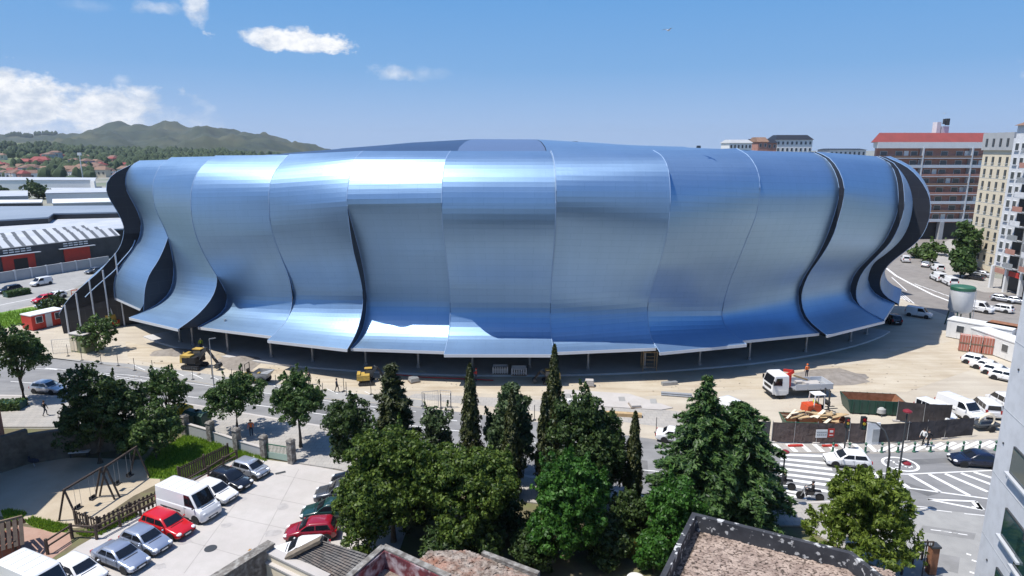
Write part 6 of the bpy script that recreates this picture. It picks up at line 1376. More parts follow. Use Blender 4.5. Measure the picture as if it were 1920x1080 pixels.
cabin('long white site cabin with windows under the silo tower', 1836, 640, head(1800, 632, 1868, 645), 7.4, m='white')
cabin('white site cabin behind the red block pallets', 1872, 664, head(1820, 655, 1890, 682), 7.0)
cabin('white site cabin beside the building edge with rusty roof', 1890, 645, head(1860, 640, 1910, 650), 5, roofm='rust')
cabin('small red cabin with white door left of the stadium', 84, 612, head(60, 615, 112, 603), 4.6, m='red', roofm='white', h=2.3)
for k, (x, y) in enumerate(((160, 590), (200, 592), (222, 592))): cabin(('white cabin against the end wall', 'middle white cabin against the end wall', 'white cabin nearest the ribbon by the end wall')[k], x, y, R(-20), 2.0, 1.6, 2.2)
p = P(1795, 612); t = thing('silo_tower', 'white round silo with green lid on thin legs', 'silo', (p.x, p.y, .012)); b = MB().lathe([(1.2, 2.2), (1.55, 2.7), (1.55, 5.6)], n=24).build('tank', 'white', t, 40); MB().lathe([(1.6, 5.6), (1.6, 6.0), (1.45, 6.15)], n=24).build('lid', 'green', t, 40)
for k in range(4): a = .785 + k * 1.57; MB().tube([(1.6 * math.cos(a), 1.6 * math.sin(a), 0), (1.2 * math.cos(a), 1.2 * math.sin(a), 3)], .09).build('leg', 'dgreen', t)
MB().tube([(1.7, -.6, 0), (1.6, -.6, 5.5)], .04).tube([(1.7, -.2, 0), (1.6, -.2, 5.5)], .04).build('ladder', 'white', t)
pt = thing('block_pallet', 'pallet of red blocks, nearest in the front row', 'pallet', (0, 0, .012)); MB().box(0, 0, 0, 1.15, 1.0, .14).build('pallet_base', 'wood', pt); MB().box(0, 0, .15, 1.1, .95, .95).build('block_stack', brickmat('stacked_red_blocks', (0.44, 0.16, 0.11), (0.38, 0.13, 0.09), (0.55, 0.5, 0.46), .3, .2, .85, msize=.02), pt)
o0 = P(1806, 658); rz = head(1797, 655, 1850, 662)
lab = ['nearest left pallet of red blocks below the cabin', 'second pallet of red blocks in the front row', 'third pallet of red blocks in the front row', 'last pallet of red blocks beside the white car', 'pallet of red blocks stacked on the left one', 'pallet of red blocks stacked on the second', 'pallet of red blocks stacked on the third', 'pallet of red blocks stacked on the last']
for k in range(8):
    q = Vector((math.cos(rz), math.sin(rz), 0)) * (k % 4) * 1.25; d = dup(pt, (o0.x + q.x, o0.y + q.y, .012 + (k // 4) * 1.12), rz, lab[k], 'pallets of red blocks') if k else None
    if k == 0: pt.location = (o0.x, o0.y, .012); pt.rotation_euler = (0, 0, rz); tag(pt, lab[0], 'pallet', 'pallets of red blocks')
for x, y, lb in ((938, 700, 'grey slatted crate of site material under the canopy'), (973, 702, 'open grey crate beside the slatted one under the canopy')):
    p = P(x, y, .2); t = thing('material_crate', lb, 'crate', (p.x, p.y, .22)); MB().box(0, 0, 0, 1.8, 1.0, .12).build('base', 'wood', t); b = MB()
    for k in range(7): b.box(-.8 + .27 * k, -.48, .12, .12, .05, .8)
    b.box(0, .45, .12, 1.8, .06, .8).box(.87, 0, .12, .06, 1, .8).box(-.87, 0, .12, .06, 1, .8); b.build('slat_side', 'fascia', t); MB().box(0, 0, .14, 1.6, .8, .55 if x < 950 else .25).build('filling', 'steel', t)
p = P(1216, 693, .2); t = thing('scaffold_tower', 'yellowish scaffold tower under the canopy', 'scaffold', (p.x, p.y, .22)); b = MB()
for x in (-.8, .8):
    for y in (-.6, .6): b.tube([(x, y, 0), (x, y, 3.4)], .045, 6)
b.build('upright', 'palewood', t); b = MB()
for z in (.5, 1.4, 2.3, 3.2):
    for y in (-.6, .6): b.tube([(-.8, y, z), (.8, y, z)], .035, 6)
b.build('rung', 'palewood', t); MB().box(0, 0, 2.3, 1.6, 1.2, .06).build('platform', 'palewood', t)
p = P(158, 658); t = thing('electrical_cabinet', 'olive green electrical cabinet with worn panels by the wild bush', 'cabinet', (p.x, p.y, .012), R(-20)); MB().box(0, 0, 0, 2.6, 1.6, 2.4).build('body', 'olive', t); MB().box(-.62, -.82, .2, 1.1, .06, 2.0).build('door', 'cream', t); MB().box(.62, -.82, .2, 1.1, .06, 2.0).build('door', 'olive', t); MB().box(0, 0, 2.4, 2.8, 1.8, .12).build('roof', 'concrete', t)
# scattered timber and pipes by the road
for k, (x, y, l, m, lb) in enumerate(((1160, 778, 4.5, 'palewood', 'long pale timber beam lying on the pavement edge'), (1095, 755, 3.5, 'whitecloth', 'white plastic wrapped bundle on the paving'), (1255, 720, 1.8, 'steel', 'grey barrier panel lying on the sand'))):
    p = P(x, y, .1); o = MB().box(0, 0, 0, l, .5, .35).box(.2, .3, .02, l * .8, .3, .25).build('material_bundle', m); o.location = (p.x, p.y, .11 if k == 1 else .02); o.rotation_euler = (0, 0, R(-8 + 10 * k)); tag(o, lb, 'bundle')
# small clutter of the work site
def stack(label, x, y, rz, m, rows=2, n=4, L_=1.0, sz=.2):
    p = P(x, y); t = thing('kerb_stone_stack', label, 'stack', (p.x, p.y, .014), rz); MB().box(0, 0, 0, L_ * 1.1, n * sz * 1.1, .12).build('pallet_base', 'wood', t)
    for j in range(rows): MB().box(0, 0, .125 + j * (sz + .01), L_ * (1 - .06 * j), n * sz * (1 - .08 * j), sz).build('stone_layer', m, t)
stack('stack of pale kerb stones on the packed earth right of the tallest cypress', 1105, 724, -.1, 'concrete', 3)
stack('low stack of pale slabs near the long timber beam', 1190, 762, .1, 'concrete', 1, 6); stack('heap of grey slabs left of the yellow loader', 776, 716, .5, 'steel', 2, 5)
tp = MB(); tp.tube([P(x, y, .16) for x, y in ((742, 702), (790, 707), (840, 709), (885, 711), (925, 713))], .06, 6); tag(tp.build('barrier_hose', 'red'), 'red hose lying along the plinth edge', 'hose')
for k, (x, y, rz, lb) in enumerate(((1268, 742, -.2, 'bundle of grey pipes on the sand behind the spruce top'),)):
    p = P(x, y); t = thing('pipe_bundle', lb, 'pipes', (p.x, p.y, .014), rz)
    for j in range(5): MB().tube([(-1.6, -.3 + .22 * (j % 3) + .11 * (j // 3), .1 + .18 * (j // 3)), (1.6, -.3 + .22 * (j % 3) + .11 * (j // 3), .1 + .18 * (j // 3))], .09, 8).build('pipe', 'steel', t)
# ------------------------------------------------------------------ FENCES
def netting(label, pts, h, m, posts=2.2, sign=None):
    """site fence: framed panels with dark netting"""
    a0 = Vector(pts[0]); t = thing('site_fence', label, 'fence', a0); k = 0
    for a, c_ in zip(pts, pts[1:]):
        a, c_ = Vector(a) - a0, Vector(c_) - a0; d = c_ - a; n = max(1, round(d.length / posts)); ang = math.atan2(d.y, d.x)
        for i in range(n):
            p, q = a + d * (i / n), a + d * ((i + 1) / n); mid = (p + q) / 2; l = (q - p).length
            b = MB(); K = 6; rr = random.Random(k); k += 1; nx, ny = -math.sin(ang), math.cos(ang)
            rows = [[(p.x + (q.x - p.x) * u / K + nx * .05 * math.sin(u + v + k), p.y + (q.y - p.y) * u / K + ny * .05 * math.sin(u + v + k), .1 + (h - .1) * v / 3 + (rr.uniform(-.06, .02) if v == 3 else 0)) for u in range(K + 1)] for v in range(4)]
            b.rings(rows, close=False, cap=False); b.build('netting_panel', m, t)
            MB().tube([(p.x, p.y, 0), (p.x, p.y, h + .12)], .028, 6).build('post', 'steel', t)
            if i % 2 == 0: MB().box(p.x, p.y, 0, .6, .24, .14, ang).build('foot_block', 'concrete', t)
    return t
g = lambda x, y: tuple(P(x, y, .03))
netting('brown netting site fence with white and red notice beside the zebra', [g(1446, 830), g(1530, 832), g(1588, 832)], 2.0, 'mesh2')
netting('dark netting site fence between notice and white panel', [g(1590, 832), g(1622, 832)], 2.0, 'mesh2')
netting('long dark netting site fence behind the pedestrians', [g(1646, 832), g(1700, 829), g(1770, 823), g(1822, 818)], 1.9, 'mesh')
netting('black netting site fence screening the white vans', [g(1680, 790), g(1730, 796), g(1780, 797)], 2.1, 'mesh')
netting('grey netting site fence hidden by the spruce', [g(1400, 828), g(1442, 829)], 2.0, 'dsteel')
p = P(1634, 834); t = thing('fence_panel', 'pale solid gate panel in the netting fence', 'panel', (p.x, p.y, .03), R(2)); MB().box(0, 0, 0, 1.15, .12, 2.1).build('panel', 'white', t); MB().box(.25, -.07, .3, .6, .04, 1.2).build('notice', 'steel', t)
p = P(1543, 836); t = thing('site_notice', 'white and red site notice fixed to the brown netting', 'sign', (p.x, p.y - .05, .85), 0); MB().box(-.3, -.06, 0, 1.0, .04, .75).build('board', 'white', t); MB().box(.55, -.06, .05, .55, .04, .8).build('red_board', 'red', t); b = MB()
for k in range(2):
    for j in range(5): b.box(-.66 + .18 * j, -.085, .22 + .24 * k, .13, .02, .12)
b.build('lettering', 'steel', t); b = MB(); b.box(.55, -.085, .5, .3, .02, .2).box(.55, -.085, .2, .34, .02, .08).build('mark', 'whitecloth', t)
for k, (x0, x1) in enumerate(((1478, 1505), (1542, 1570))):
    a, c_ = P(x0, 837, .05), P(x1, 836, .05); tag(MB().bar(a, c_, .25, .25).build('road_barrier', 'red'), ('red plastic barrier left under the brown netting', 'red plastic barrier right under the brown netting')[k], 'barrier')
# steel hoops and thin posts along the far kerb
post = thing('marker_post', 'thin grey marker post on the far kerb', 'post', (0, 0, 0), 0, 'thin posts along the far kerb'); MB().lathe([(.035, 0), (.035, 1.55)], n=6).build('pole', 'dsteel', post); MB().box(0, 0, 0, .3, .3, .05).build('foot', 'dsteel', post)
pp_ = [(128, 668), (154, 676), (190, 682), (222, 686), (253, 695), (287, 699), (362, 712), (398, 710), (436, 716), (456, 706), (518, 728), (606, 744), (645, 734), (650, 742), (696, 740), (792, 762), (796, 764), (827, 766), (845, 764), (1002, 788), (1126, 800), (1230, 812)]
for k, q in enumerate(pp_):
    loc = at(*q, .03)
    if k == 0: post.location = loc
    else: dup(post, loc)
def meshfence(label, a, c_, h=1.9):
    d = c_ - a; t = thing('mesh_fence', label, 'fence', a, math.atan2(d.y, d.x)); L_ = d.length; b = MB()
    for x in (0, L_): b.tube([(x, 0, 0), (x, 0, h)], .03, 6)
    for z in (.1, h): b.tube([(0, 0, z), (L_, 0, z)], .025, 6)
    b.build('frame', 'steel', t); b = MB()
    for k in range(1, int(L_ / .18)): b.tube([(k * .18, 0, .1), (k * .18, 0, h)], .006, 4)
    for z in (.5, .9, 1.3, 1.6): b.tube([(0, 0, z), (L_, 0, z)], .006, 4)
    b.build('wire', 'steel', t)
meshfence('wire fence panel standing on the sand left of the cypress', P(792, 768), P(822, 765)); meshfence('wire fence gate with dark frame behind the walnut', P(826, 764), P(846, 766)); meshfence('wire fence panels crossing before the olive cabinet', P(100, 664), P(150, 660))
bol = thing('bollard', 'green bollard with white band in the row along the bike lane', 'bollard', (0, 0, .03), 0, 'green bollards along the bike lane'); MB().lathe([(.16, 0), (.16, .06), (.09, .1), (.085, .75), (.11, .78), (.11, .86), (.03, .95)], n=12).build('post', 'green', bol, 40); MB().lathe([(.093, .55), (.093, .66)], n=12).build('band', 'white', bol)
for k in range(11):
    loc = at(1561 + 30.5 * k, 849 - .05 * k - .028 * k * k * 1.2, .035)
    if k == 0: bol.location = loc
    else: dup(bol, loc)
# ------------------------------------------------------------------ LAMP POSTS, SIGNALS
def lamp(label, x, y, ytop, low=None):
    p = P(x, y, .12); h = PY(x, ytop, p.y).z - .12; t = thing('street_lamp', label, 'street lamp', (p.x, p.y, .12)); MB().lathe([(.16, 0), (.14, 1.1), (.075, 1.2), (.05, h)], n=10).build('pole', 'dsteel', t, 40)
    for z, dx in ((h, 0),) + (((low, .45),) if low else ()):
        hd = MB(); hd.lathe([(.08, 0), (.30, .02), (.28, .10), (.10, .20)], (dx, 0, z - .1), 16); o = hd.build('lamp_head', 'lampred', t, 40); MB().lathe([(.22, 0), (.08, -.08)], (dx, 0, z - .1), 12).build('lamp_glass', 'light', o)
        if dx: MB().tube([(0, 0, z + .1), (dx, 0, z + .16)], .035).build('bracket', 'dsteel', t)
    return t
lamp('street lamp with a single red hood at the zebra crossing', 1462, 952, 846); lamp('tall street lamp with two red hoods behind the feathery tree', 1674, 968, 770, 4.2)
p = P(403, 740); t = thing('street_lamp', 'slender grey lamp pole on the far kerb by the excavator', 'street lamp', (p.x, p.y, .03)); h = PY(403, 636, p.y).z; MB().lathe([(.07, 0), (.04, h)], n=8).build('pole', 'steel', t); MB().bar((0, 0, h), (.7, 0, h + .1), .09).build('lamp_arm', 'steel', t)
def signal(label, x, y, ytop, curve):
    p = P(x, y, .12); h = PY(x, ytop, p.y).z - .12; t = thing('traffic_light', label, 'traffic light', (p.x, p.y, .12))
    if curve: MB().tube([(0, 0, 0), (0, 0, h * .70), (-.08, .1, h * .83), (-.32, .4, h * .94), (-.75, .8, h), (-1.3, 1.3, h * .985)], [.10, .075, .065, .06, .055, .05], 8).build('mast', 'dsteel', t, 60); hx = (-1.35, 1.3, h - .5)
    else: MB().lathe([(.07, 0), (.06, h)], n=8).build('pole', 'dsteel', t); hx = (0, 0, h - .5)
    o = MB().box(hx[0], hx[1], hx[2] - .2, .34, .26, .95).build('signal_head', 'black', t)
    for k, m in enumerate(('dgreen', 'yellow_plastic', 'redlight')): MB().lathe([(.11, 0), (.11, -.05)], (hx[0], hx[1] - .12, hx[2] - .03 + .29 * k), 12, 'y').build('lens', m, o)
    return t
signal('traffic light on a curved dark mast behind the feathery tree', 1652, 968, 802, True); signal('slim traffic light pole standing before the netting fence', 1583, 842, 788, False)
p = P(1748, 1080, .12); 
p = P(1728, 1085, .0); h = PY(1733, 1020, p.y).z; t = thing('direction_sign', 'small brown sign with white marks on a dark post', 'sign', (p.x, p.y, 0)); MB().lathe([(.045, 0), (.04, h + .3)], n=8).build('post', 'dsteel', t); MB().box(0, -.05, h - .12, .78, .05, .34).build('board', 'darkwood', t); b = MB()
for x in (-.22, -.12, .1, .22): b.box(x, -.08, h - .03, .07, .02, .16)
b.build('mark', 'white', t)
p0 = P(1690, 1078); p1 = P(1728, 1050); t = thing('wooden_railing', 'dark wooden railing below the brown sign', 'railing', p0, math.atan2(p1.y - p0.y, p1.x - p0.x)); L_ = (p1 - p0).length; b = MB()
for k in range(3): MB().box(L_ * k / 2, 0, 0, .12, .12, 1.3).build('post', 'darkwood', t)
for z in (.5, .9, 1.2): MB().box(L_ / 2, 0, z, L_, .06, .1).build('rail', 'darkwood', t)
p = P(1744, 1075); t = thing('gate_post', 'rust brown gate post with stone cap beside the brown sign', 'post', (p.x, p.y, 0)); MB().box(0, 0, 0, .45, .45, 1.9).build('shaft', 'rust', t); MB().box(0, 0, 1.9, .56, .56, .12).build('cap', 'dsteel', t)
# motorcycles with riders
def moto(label, x, y, rz, rider):
    p = P(x, y); t = thing('motorcycle', label, 'motorcycle', (p.x, p.y, .03), rz)
    for xx in (-.68, .68): o = MB().lathe([(.22, -.06), (.31, -.05), (.31, .05), (.22, .06)], (xx, 0, .31), 18, 'y').build('wheel', 'rubber', t, 40); MB().lathe([(.23, -.02), (.23, .02)], (xx, 0, .31), 14, 'y').build('rim', 'dsteel', o)
    b = MB(); b.rings([[(-.2, -.12, .45), (.35, -.12, .4), (.35, .12, .4), (-.2, .12, .45)], [(-.3, -.17, .78), (.42, -.16, .82), (.42, .16, .82), (-.3, .17, .78)]]).ball((.18, 0, .88), .28, .16, .14, 10, 6); b.build('body', PAINT['black'], t, 40); MB().box(-.4, 0, .78, .7, .26, .1, tx=.9).build('seat', 'black', t)
    MB().bar((.66, .09, .31), (.42, .1, .98), .05).bar((.66, -.09, .31), (.42, -.1, .98), .05).build('fork', 'steel', t); MB().tube([(.28, .36, 1.02), (.42, .12, 1.0), (.42, -.12, 1.0), (.28, -.36, 1.02)], .02, 6).build('handlebar', 'black', t); MB().ball((.58, 0, .88), .1, .1, .1).build('headlight', 'light', t); MB().tube([(-.1, -.16, .34), (-.7, -.18, .42)], .05, 8).build('exhaust', 'steel', t)
    person(rider, (p.x - .15 * math.cos(rz), p.y - .15 * math.sin(rz), .0), rz, 'sit', 'blackcloth', 'blackcloth', 'black'); return t
moto('black motorcycle waiting on the zebra before the feathery tree', 1518, 938, R(165), 'rider in black on the motorcycle near the feathery tree'); moto('black motorcycle beside the red hooded lamp under the spruce', 1466, 918, R(165), 'rider in black on the motorcycle beside the lamp')
# ------------------------------------------------------------------ CAR PARK EDGES AND PLAYGROUND
for k, (x, y, hh) in enumerate(((349, 815, 2.0), (397, 828, 2.0), (446, 844, 2.1), (497, 858, 2.1), (548, 868, 2.2))):
    p = P(x, y, .02); t = thing('stone_pillar', ('stone pillar at the lawn corner nearest the bins', 'second stone pillar from the bins along the lawn', 'middle stone pillar behind the lawn', 'stone gate pillar left of the green gate', 'stone gate pillar right of the green gate')[k], 'pillar', (p.x, p.y, 0), R(-25)); MB().box(0, 0, 0, .52, .52, hh * .92).build('shaft', 'stone', t); MB().box(0, 0, hh * .92, .64, .64, .16, tx=.7, ty=.7).build('cap', 'stone', t)
def panelrun(name, label, a, c_, h, m, cap=None, cat='wall'):
    d = c_ - a; t = thing(name, label, cat, (a.x, a.y, 0), math.atan2(d.y, d.x)); MB().box(d.xy.length / 2, 0, 0, d.xy.length, .2, h).build('wall_body', m, t)
    if cap: MB().box(d.xy.length / 2, 0, h, d.xy.length, .28, .07).build('coping', cap, t)
    return t
panelrun('low_wall', 'low grey wall between the first two stone pillars', P(355, 816), P(392, 827), 1.1, 'greywall', 'concrete'); panelrun('low_wall', 'low grey wall between second and middle pillars', P(402, 829), P(441, 843), 1.0, 'greywall', 'concrete')
panelrun('low_wall', 'low grey wall between middle and gate pillars', P(451, 845), P(492, 857), .9, 'greywall', 'concrete')
a, c_ = P(502, 860), P(543, 867); d = c_ - a; t = thing('metal_gate', 'pale green metal gate between two stone pillars', 'gate', (a.x, a.y, 0), math.atan2(d.y, d.x)); L_ = d.length
MB().box(L_ / 2, 0, .12, L_, .06, .55).build('lower_panel', mat('pale_green_gate', (.30, .40, .34), .6), t); MB().box(L_ / 2, 0, 1.35, L_, .07, .07).box(.04, 0, .1, .07, .07, 1.3).box(L_ - .04, 0, .1, .07, .07, 1.3).build('frame', 'green', t); b = MB()
for k in range(1, int(L_ / .14)): b.box(k * .14, 0, .66, .025, .025, .7)
b.build('bars', 'green', t)
def binbox(label, x, y, m, name='recycling_bin'):
    p = P(x, y, .12); t = thing(name, label, 'bin', (p.x, p.y, .12), R(-25)); MB().box(0, 0, .12, 1.35, 1.05, 1.15, tx=1.08, ty=1.1).build('body', m, t); MB().rings([[(-.75, -.6, 1.27), (.75, -.6, 1.27), (.75, .6, 1.27), (-.75, .6, 1.27)], [(-.7, -.3, 1.52), (.7, -.3, 1.52), (.7, .3, 1.52), (-.7, .3, 1.52)]]).build('lid', m, t)
    for sx in (-.5, .5):
        for sy in (-.4, .4): MB().lathe([(.09, -.04), (.09, .04)], (sx, sy, .09), 8, 'y').build('wheel', 'rubber', t)
binbox('yellow recycling bin on the footway', 332, 789, 'yellow_plastic'); binbox('second yellow bin right behind the first', 346, 786, 'yellow_plastic'); binbox('green waste bin next to the yellow bins', 364, 797, 'dgreen'); binbox('green waste bin at the end of the bin row', 379, 799, 'dgreen')
def picket(label, a, c_, h, sp, wpk, m, posts=2.4, lean=0):
    d = c_ - a; L_ = d.xy.length; t = thing('picket_fence', label, 'fence', (a.x, a.y, 0), math.atan2(d.y, d.x)); n = int(L_ / posts) + 1
    for k in range(n + 1): MB().box(min(L_, k * L_ / n), .06, 0, .12, .12, h + .12).build('post', m, t)
    for z in (.25, h - .2): MB().box(L_ / 2, .02, z, L_, .05, .10).build('rail', m, t)
    b = MB()
    for k in range(int(L_ / sp)): b.box((k + .5) * sp, -.03, .06, wpk, .03, h)
    b.build('pickets', m, t); return t
picket('long dark picket fence between playground and parked cars', P(186, 1000), P(302, 945), 1.15, .30, .15, 'darkwood'); picket('short dark picket fence closing the playground corner', P(141, 984), P(184, 1000), 1.15, .30, .15, 'darkwood')
picket('dark picket fence between the lawn and the car park', P(338, 908), P(430, 862), 1.4, .2, .13, 'darkwood')
def rails(label, pts, h=1.05, m='darkwood'):
    a0 = pts[0]; t = thing('post_and_rail_fence', label, 'fence', (a0.x, a0.y, 0))
    for a, c_ in zip(pts, pts[1:]):
        for z in (h * .55, h * .95): MB().bar((a - a0) + Vector((0, 0, z)), (c_ - a0) + Vector((0, 0, z)), .08, .10).build('rail', m, t)
    for a in pts: MB().box(a.x - a0.x, a.y - a0.y, 0, .14, .14, h + .1).build('post', m, t)
rails('post and rail fence behind the silver and red cars', [P(90, 1040), P(136, 1010), P(182, 1012), P(226, 988), P(264, 968), P(300, 948)]); rails('post and rail fence behind the far parked cars', [P(345, 925), P(392, 898), P(420, 880), P(445, 866)])
def swing(label, p0, p1, h):
    d = p1 - p0; L_ = d.length; t = thing('swing_set', label, 'swing', (p0.x, p0.y, .02), math.atan2(d.y, d.x)); MB().tube([(-.1, 0, h), (L_ + .1, 0, h)], .085, 8).build('top_beam', 'darkwood', t)
    for x in (0, L_):
        for s in (1, -1): MB().tube([(x, s * .85, 0), (x, 0, h)], .07, 8).build('leg', 'darkwood', t)
    for f in (.3, .7):
        b = MB(); x = L_ * f
        for s in (-.22, .22): b.tube([(x + s, 0, h), (x + s, 0, .55)], .012, 5)
        o = b.build('chain', 'steel', t); MB().box(x, 0, .5, .5, .3, .06).box(x, .15, .5, .5, .04, .26).build('seat', 'black', t)
    return t
z = .02; swing('dark wooden swing set nearest the picket corner', P(130, 979), P(197, 935), 2.5); swing('dark wooden swing set beside the lawn', P(206, 932), P(262, 892), 2.5)
t = thing('spring_rocker', 'small dark spring rocker in the shaded playground', 'play equipment', P(65, 876)); MB().tube([(0, 0, 0), (.05, 0, .15), (-.05, 0, .3), (0, 0, .45)], .06).build('spring', 'steel', t); MB().ball((0, 0, .6), .5, .14, .2).box(-.35, 0, .6, .12, .1, .4).build('body', 'denim', t)
t = thing('park_bench', 'pale topped bench in the deep playground shade', 'bench', P(150, 856), R(10)); MB().box(0, 0, .42, 1.6, .45, .06).build('seat', 'white', t); MB().box(0, .25, .6, 1.6, .05, .35).build('backrest', 'wood', t)
for x in (-.65, .65): MB().box(x, 0, 0, .08, .4, .42).build('leg', 'dsteel', t)
t = thing('play_house', 'little wooden play house with slatted dark roof at the left edge', 'play house', P(-8, 1050), R(35)); MB().box(0, 0, .1, 2.6, 2.2, 1.2).build('wall', 'brickred', t); b = MB()
for k in range(10): b.bar((-1.6, -1.5, 1.35 + .0), (-1.6, 0, 2.6), .12, .05); 
b = MB()
for k in range(11):
    x = -1.6 + .32 * k
    for s in (-1, 1): b.bar((x, s * 1.5, 1.3), (x, 0, 2.5), .22, .05)
b.build('roof', 'darkwood', t); MB().bar((-1.7, 0, 2.55), (1.7, 0, 2.55), .12).build('ridge', 'wood', t)
for x in (-1.2, 1.2):
    for s in (-1, 1): MB().box(x, s * 1.2, 0, .12, .12, 1.6).build('post', 'darkwood', t)
p = P(395, 1029); t = thing('manhole_cover', 'round iron manhole cover in the pale car park', 'manhole cover', (p.x, p.y, .024)); MB().lathe([(.40, 0), (.40, .012), (.33, .012)], n=24).build('ring', 'dsteel', t); MB().lathe([(.32, 0), (.32, .010)], n=24).build('lid', 'steel', t)
p = P(526, 887); tag(MB().box(0, 0, 0, .8, .3, .012).build('drain_grate', 'dsteel'), 'dark drain grate in the car park near the gate', 'drain').matrix_world = Matrix.Translation((p.x, p.y, .024)) @ Matrix.Rotation(.5, 4, 'Z')
p = P(1192, 1082, .2); tag(MB().lathe([(.3, 0), (.55, .12), (.5, .16)], n=20).build('stone_basin', 'whitecloth', None, 40), 'white round basin at the foot of the laurel tree', 'basin').location = (p.x, p.y, .02)
# cable coil on trailer
p = P(1846, 804); t = thing('hose_trailer', 'small trailer carrying a pale coil of hose', 'trailer', (p.x, p.y, .012), R(5)); wheels(t, (0,), .8, .33, .2); MB().box(0, 0, .4, 2.4, 1.2, .2).build('bed', 'dsteel', t); b = MB()
for k in range(6): b.tube([(.75 * math.cos(a) + .1 * k - .2, .3 * math.sin(a * 2) * .2 - .3 + .1 * k, .95 + .55 * math.sin(a)) for a in (2 * math.pi * j / 20 for j in range(21))], .06, 6)
b.build('hose_coil', 'cream', t)
# gulls in the sky
def gull(label, x, y, Y, s):
    q = PY(x, y, Y); t = thing('gull', label, 'bird', q, R(40)); MB().ball((0, 0, 0), .24 * s, .08 * s, .08 * s).ball((.24 * s, 0, .04 * s), .07 * s, .05 * s, .05 * s).build('body', 'white', t, 60)
    for sd in (1, -1): MB().rings([[(.10 * s, .05 * sd * s, .03 * s), (-.10 * s, .05 * sd * s, .03 * s), (-.10 * s, .05 * sd * s, .05 * s), (.10 * s, .05 * sd * s, .05 * s)], [(.12 * s, .35 * sd * s, .18 * s), (-.06 * s, .35 * sd * s, .18 * s), (-.06 * s, .35 * sd * s, .195 * s), (.12 * s, .35 * sd * s, .195 * s)], [(-.06 * s, .72 * sd * s, .10 * s), (-.12 * s, .72 * sd * s, .10 * s), (-.12 * s, .72 * sd * s, .105 * s), (-.06 * s, .72 * sd * s, .105 * s)]]).build('wing', 'steel', t, 60)
    MB().box(-.3 * s, 0, -.01 * s, .16 * s, .1 * s, .02 * s).build('tail', 'white', t); return t
gull('gull gliding high over the stadium', 1253, 57, 70, 1.0); gull('tiny distant gull above the red roofed block', 1771, 213, 180, 1.2)
# ------------------------------------------------------------------ LIGHT, SKY, CAMERA
SKYK = 8.4
ELEV, AZ = R(65), None
sx, sy = -0.95, -0.31                          # the sun stands to the left and a little behind the camera
sd = Vector((sx * math.cos(ELEV), sy * math.cos(ELEV), math.sin(ELEV))).normalized()
l = bpy.data.lights.new('sun', 'SUN'); l.energy = 4.9; l.angle = R(0.5); l.color = (1.0, 0.96, 0.90)
so = bpy.data.objects.new('sun', l); C.objects.link(so); so.rotation_euler = sd.to_track_quat('Z', 'Y').to_euler()
w = bpy.data.worlds.new('World'); bpy.context.scene.world = w; w.use_nodes = True
nt = w.node_tree; N = nt.nodes; L = nt.links; bg = N['Background']
sky = N.new('ShaderNodeTexSky'); sky.sky_type = 'NISHITA'; sky.sun_disc = False; sky.sun_elevation = ELEV; sky.sun_rotation = math.atan2(sd.x, sd.y)
sky.altitude = 0; sky.air_density = 1.0; sky.dust_density = 0.6; sky.ozone_density = 2.2
tc = N.new('ShaderNodeTexCoord')
def mth(op, a, b=None, clamp=False):
    n = N.new('ShaderNodeMath'); n.operation = op; n.use_clamp = clamp
    for i, q in enumerate((a, b)):
        if q is None: continue
        if isinstance(q, (int, float)): n.inputs[i].default_value = q
        else: L.new(q, n.inputs[i])
    return n.outputs[0]
sep = N.new('ShaderNodeSeparateXYZ'); L.new(tc.outputs['Generated'], sep.inputs[0])
# azimuth / elevation of the sky direction, in degrees
azi = mth('MULTIPLY', mth('ARCTAN2', sep.outputs['X'], sep.outputs['Y']), 57.2958); ele = mth('MULTIPLY', mth('ARCSINE', sep.outputs['Z']), 57.2958)
cmb = N.new('ShaderNodeCombineXYZ'); L.new(azi, cmb.inputs[0]); L.new(mth('MULTIPLY', ele, 1.5), cmb.inputs[1])
def noise(scale, detail, rough=.6, off=0):
    mp = N.new('ShaderNodeMapping'); mp.inputs['Location'].default_value = (off, off * 1.7, off); L.new(cmb.outputs[0], mp.inputs['Vector'])
    n = N.new('ShaderNodeTexNoise'); n.inputs['Scale'].default_value = scale; n.inputs['Detail'].default_value = detail; n.inputs['Roughness'].default_value = rough; L.new(mp.outputs[0], n.inputs['Vector']); return n.outputs['Fac']
n1 = noise(.34, 9, .62); n2 = noise(.85, 6, .6, 5.0)
def azel(x, y):
    d = Vector(ray(x, y)).normalized(); return math.degrees(math.atan2(d.x, d.y)), math.degrees(math.asin(d.z))
def cloud(x, y, wx, wy, dens, soft=1.0, flat=1.0):
    """cumulus bank centred on a sky direction; wx, wy its half sizes in photo pixels"""
    a, e = azel(x, y); kx, ky = wx * math.degrees(1 / F), wy * math.degrees(1 / F)
    dx = mth('DIVIDE', mth('SUBTRACT', azi, a), kx); dy0 = mth('SUBTRACT', ele, e); dy = mth('DIVIDE', dy0, ky)
    low = mth('MULTIPLY', mth('MINIMUM', dy, 0.0), flat - 1.0); dy = mth('ADD', dy, low)
    r2 = mth('SQRT', mth('ADD', mth('MULTIPLY', dx, dx), mth('MULTIPLY', dy, dy)))
    v = mth('ADD', mth('SUBTRACT', 1.0, r2), mth('MULTIPLY', mth('SUBTRACT', n1, .5), 2.6)); v = mth('ADD', v, mth('MULTIPLY', mth('SUBTRACT', n2, .5), 1.1))
    return mth('MULTIPLY', mth('MULTIPLY', v, 1 / soft, True), dens)
cl = None
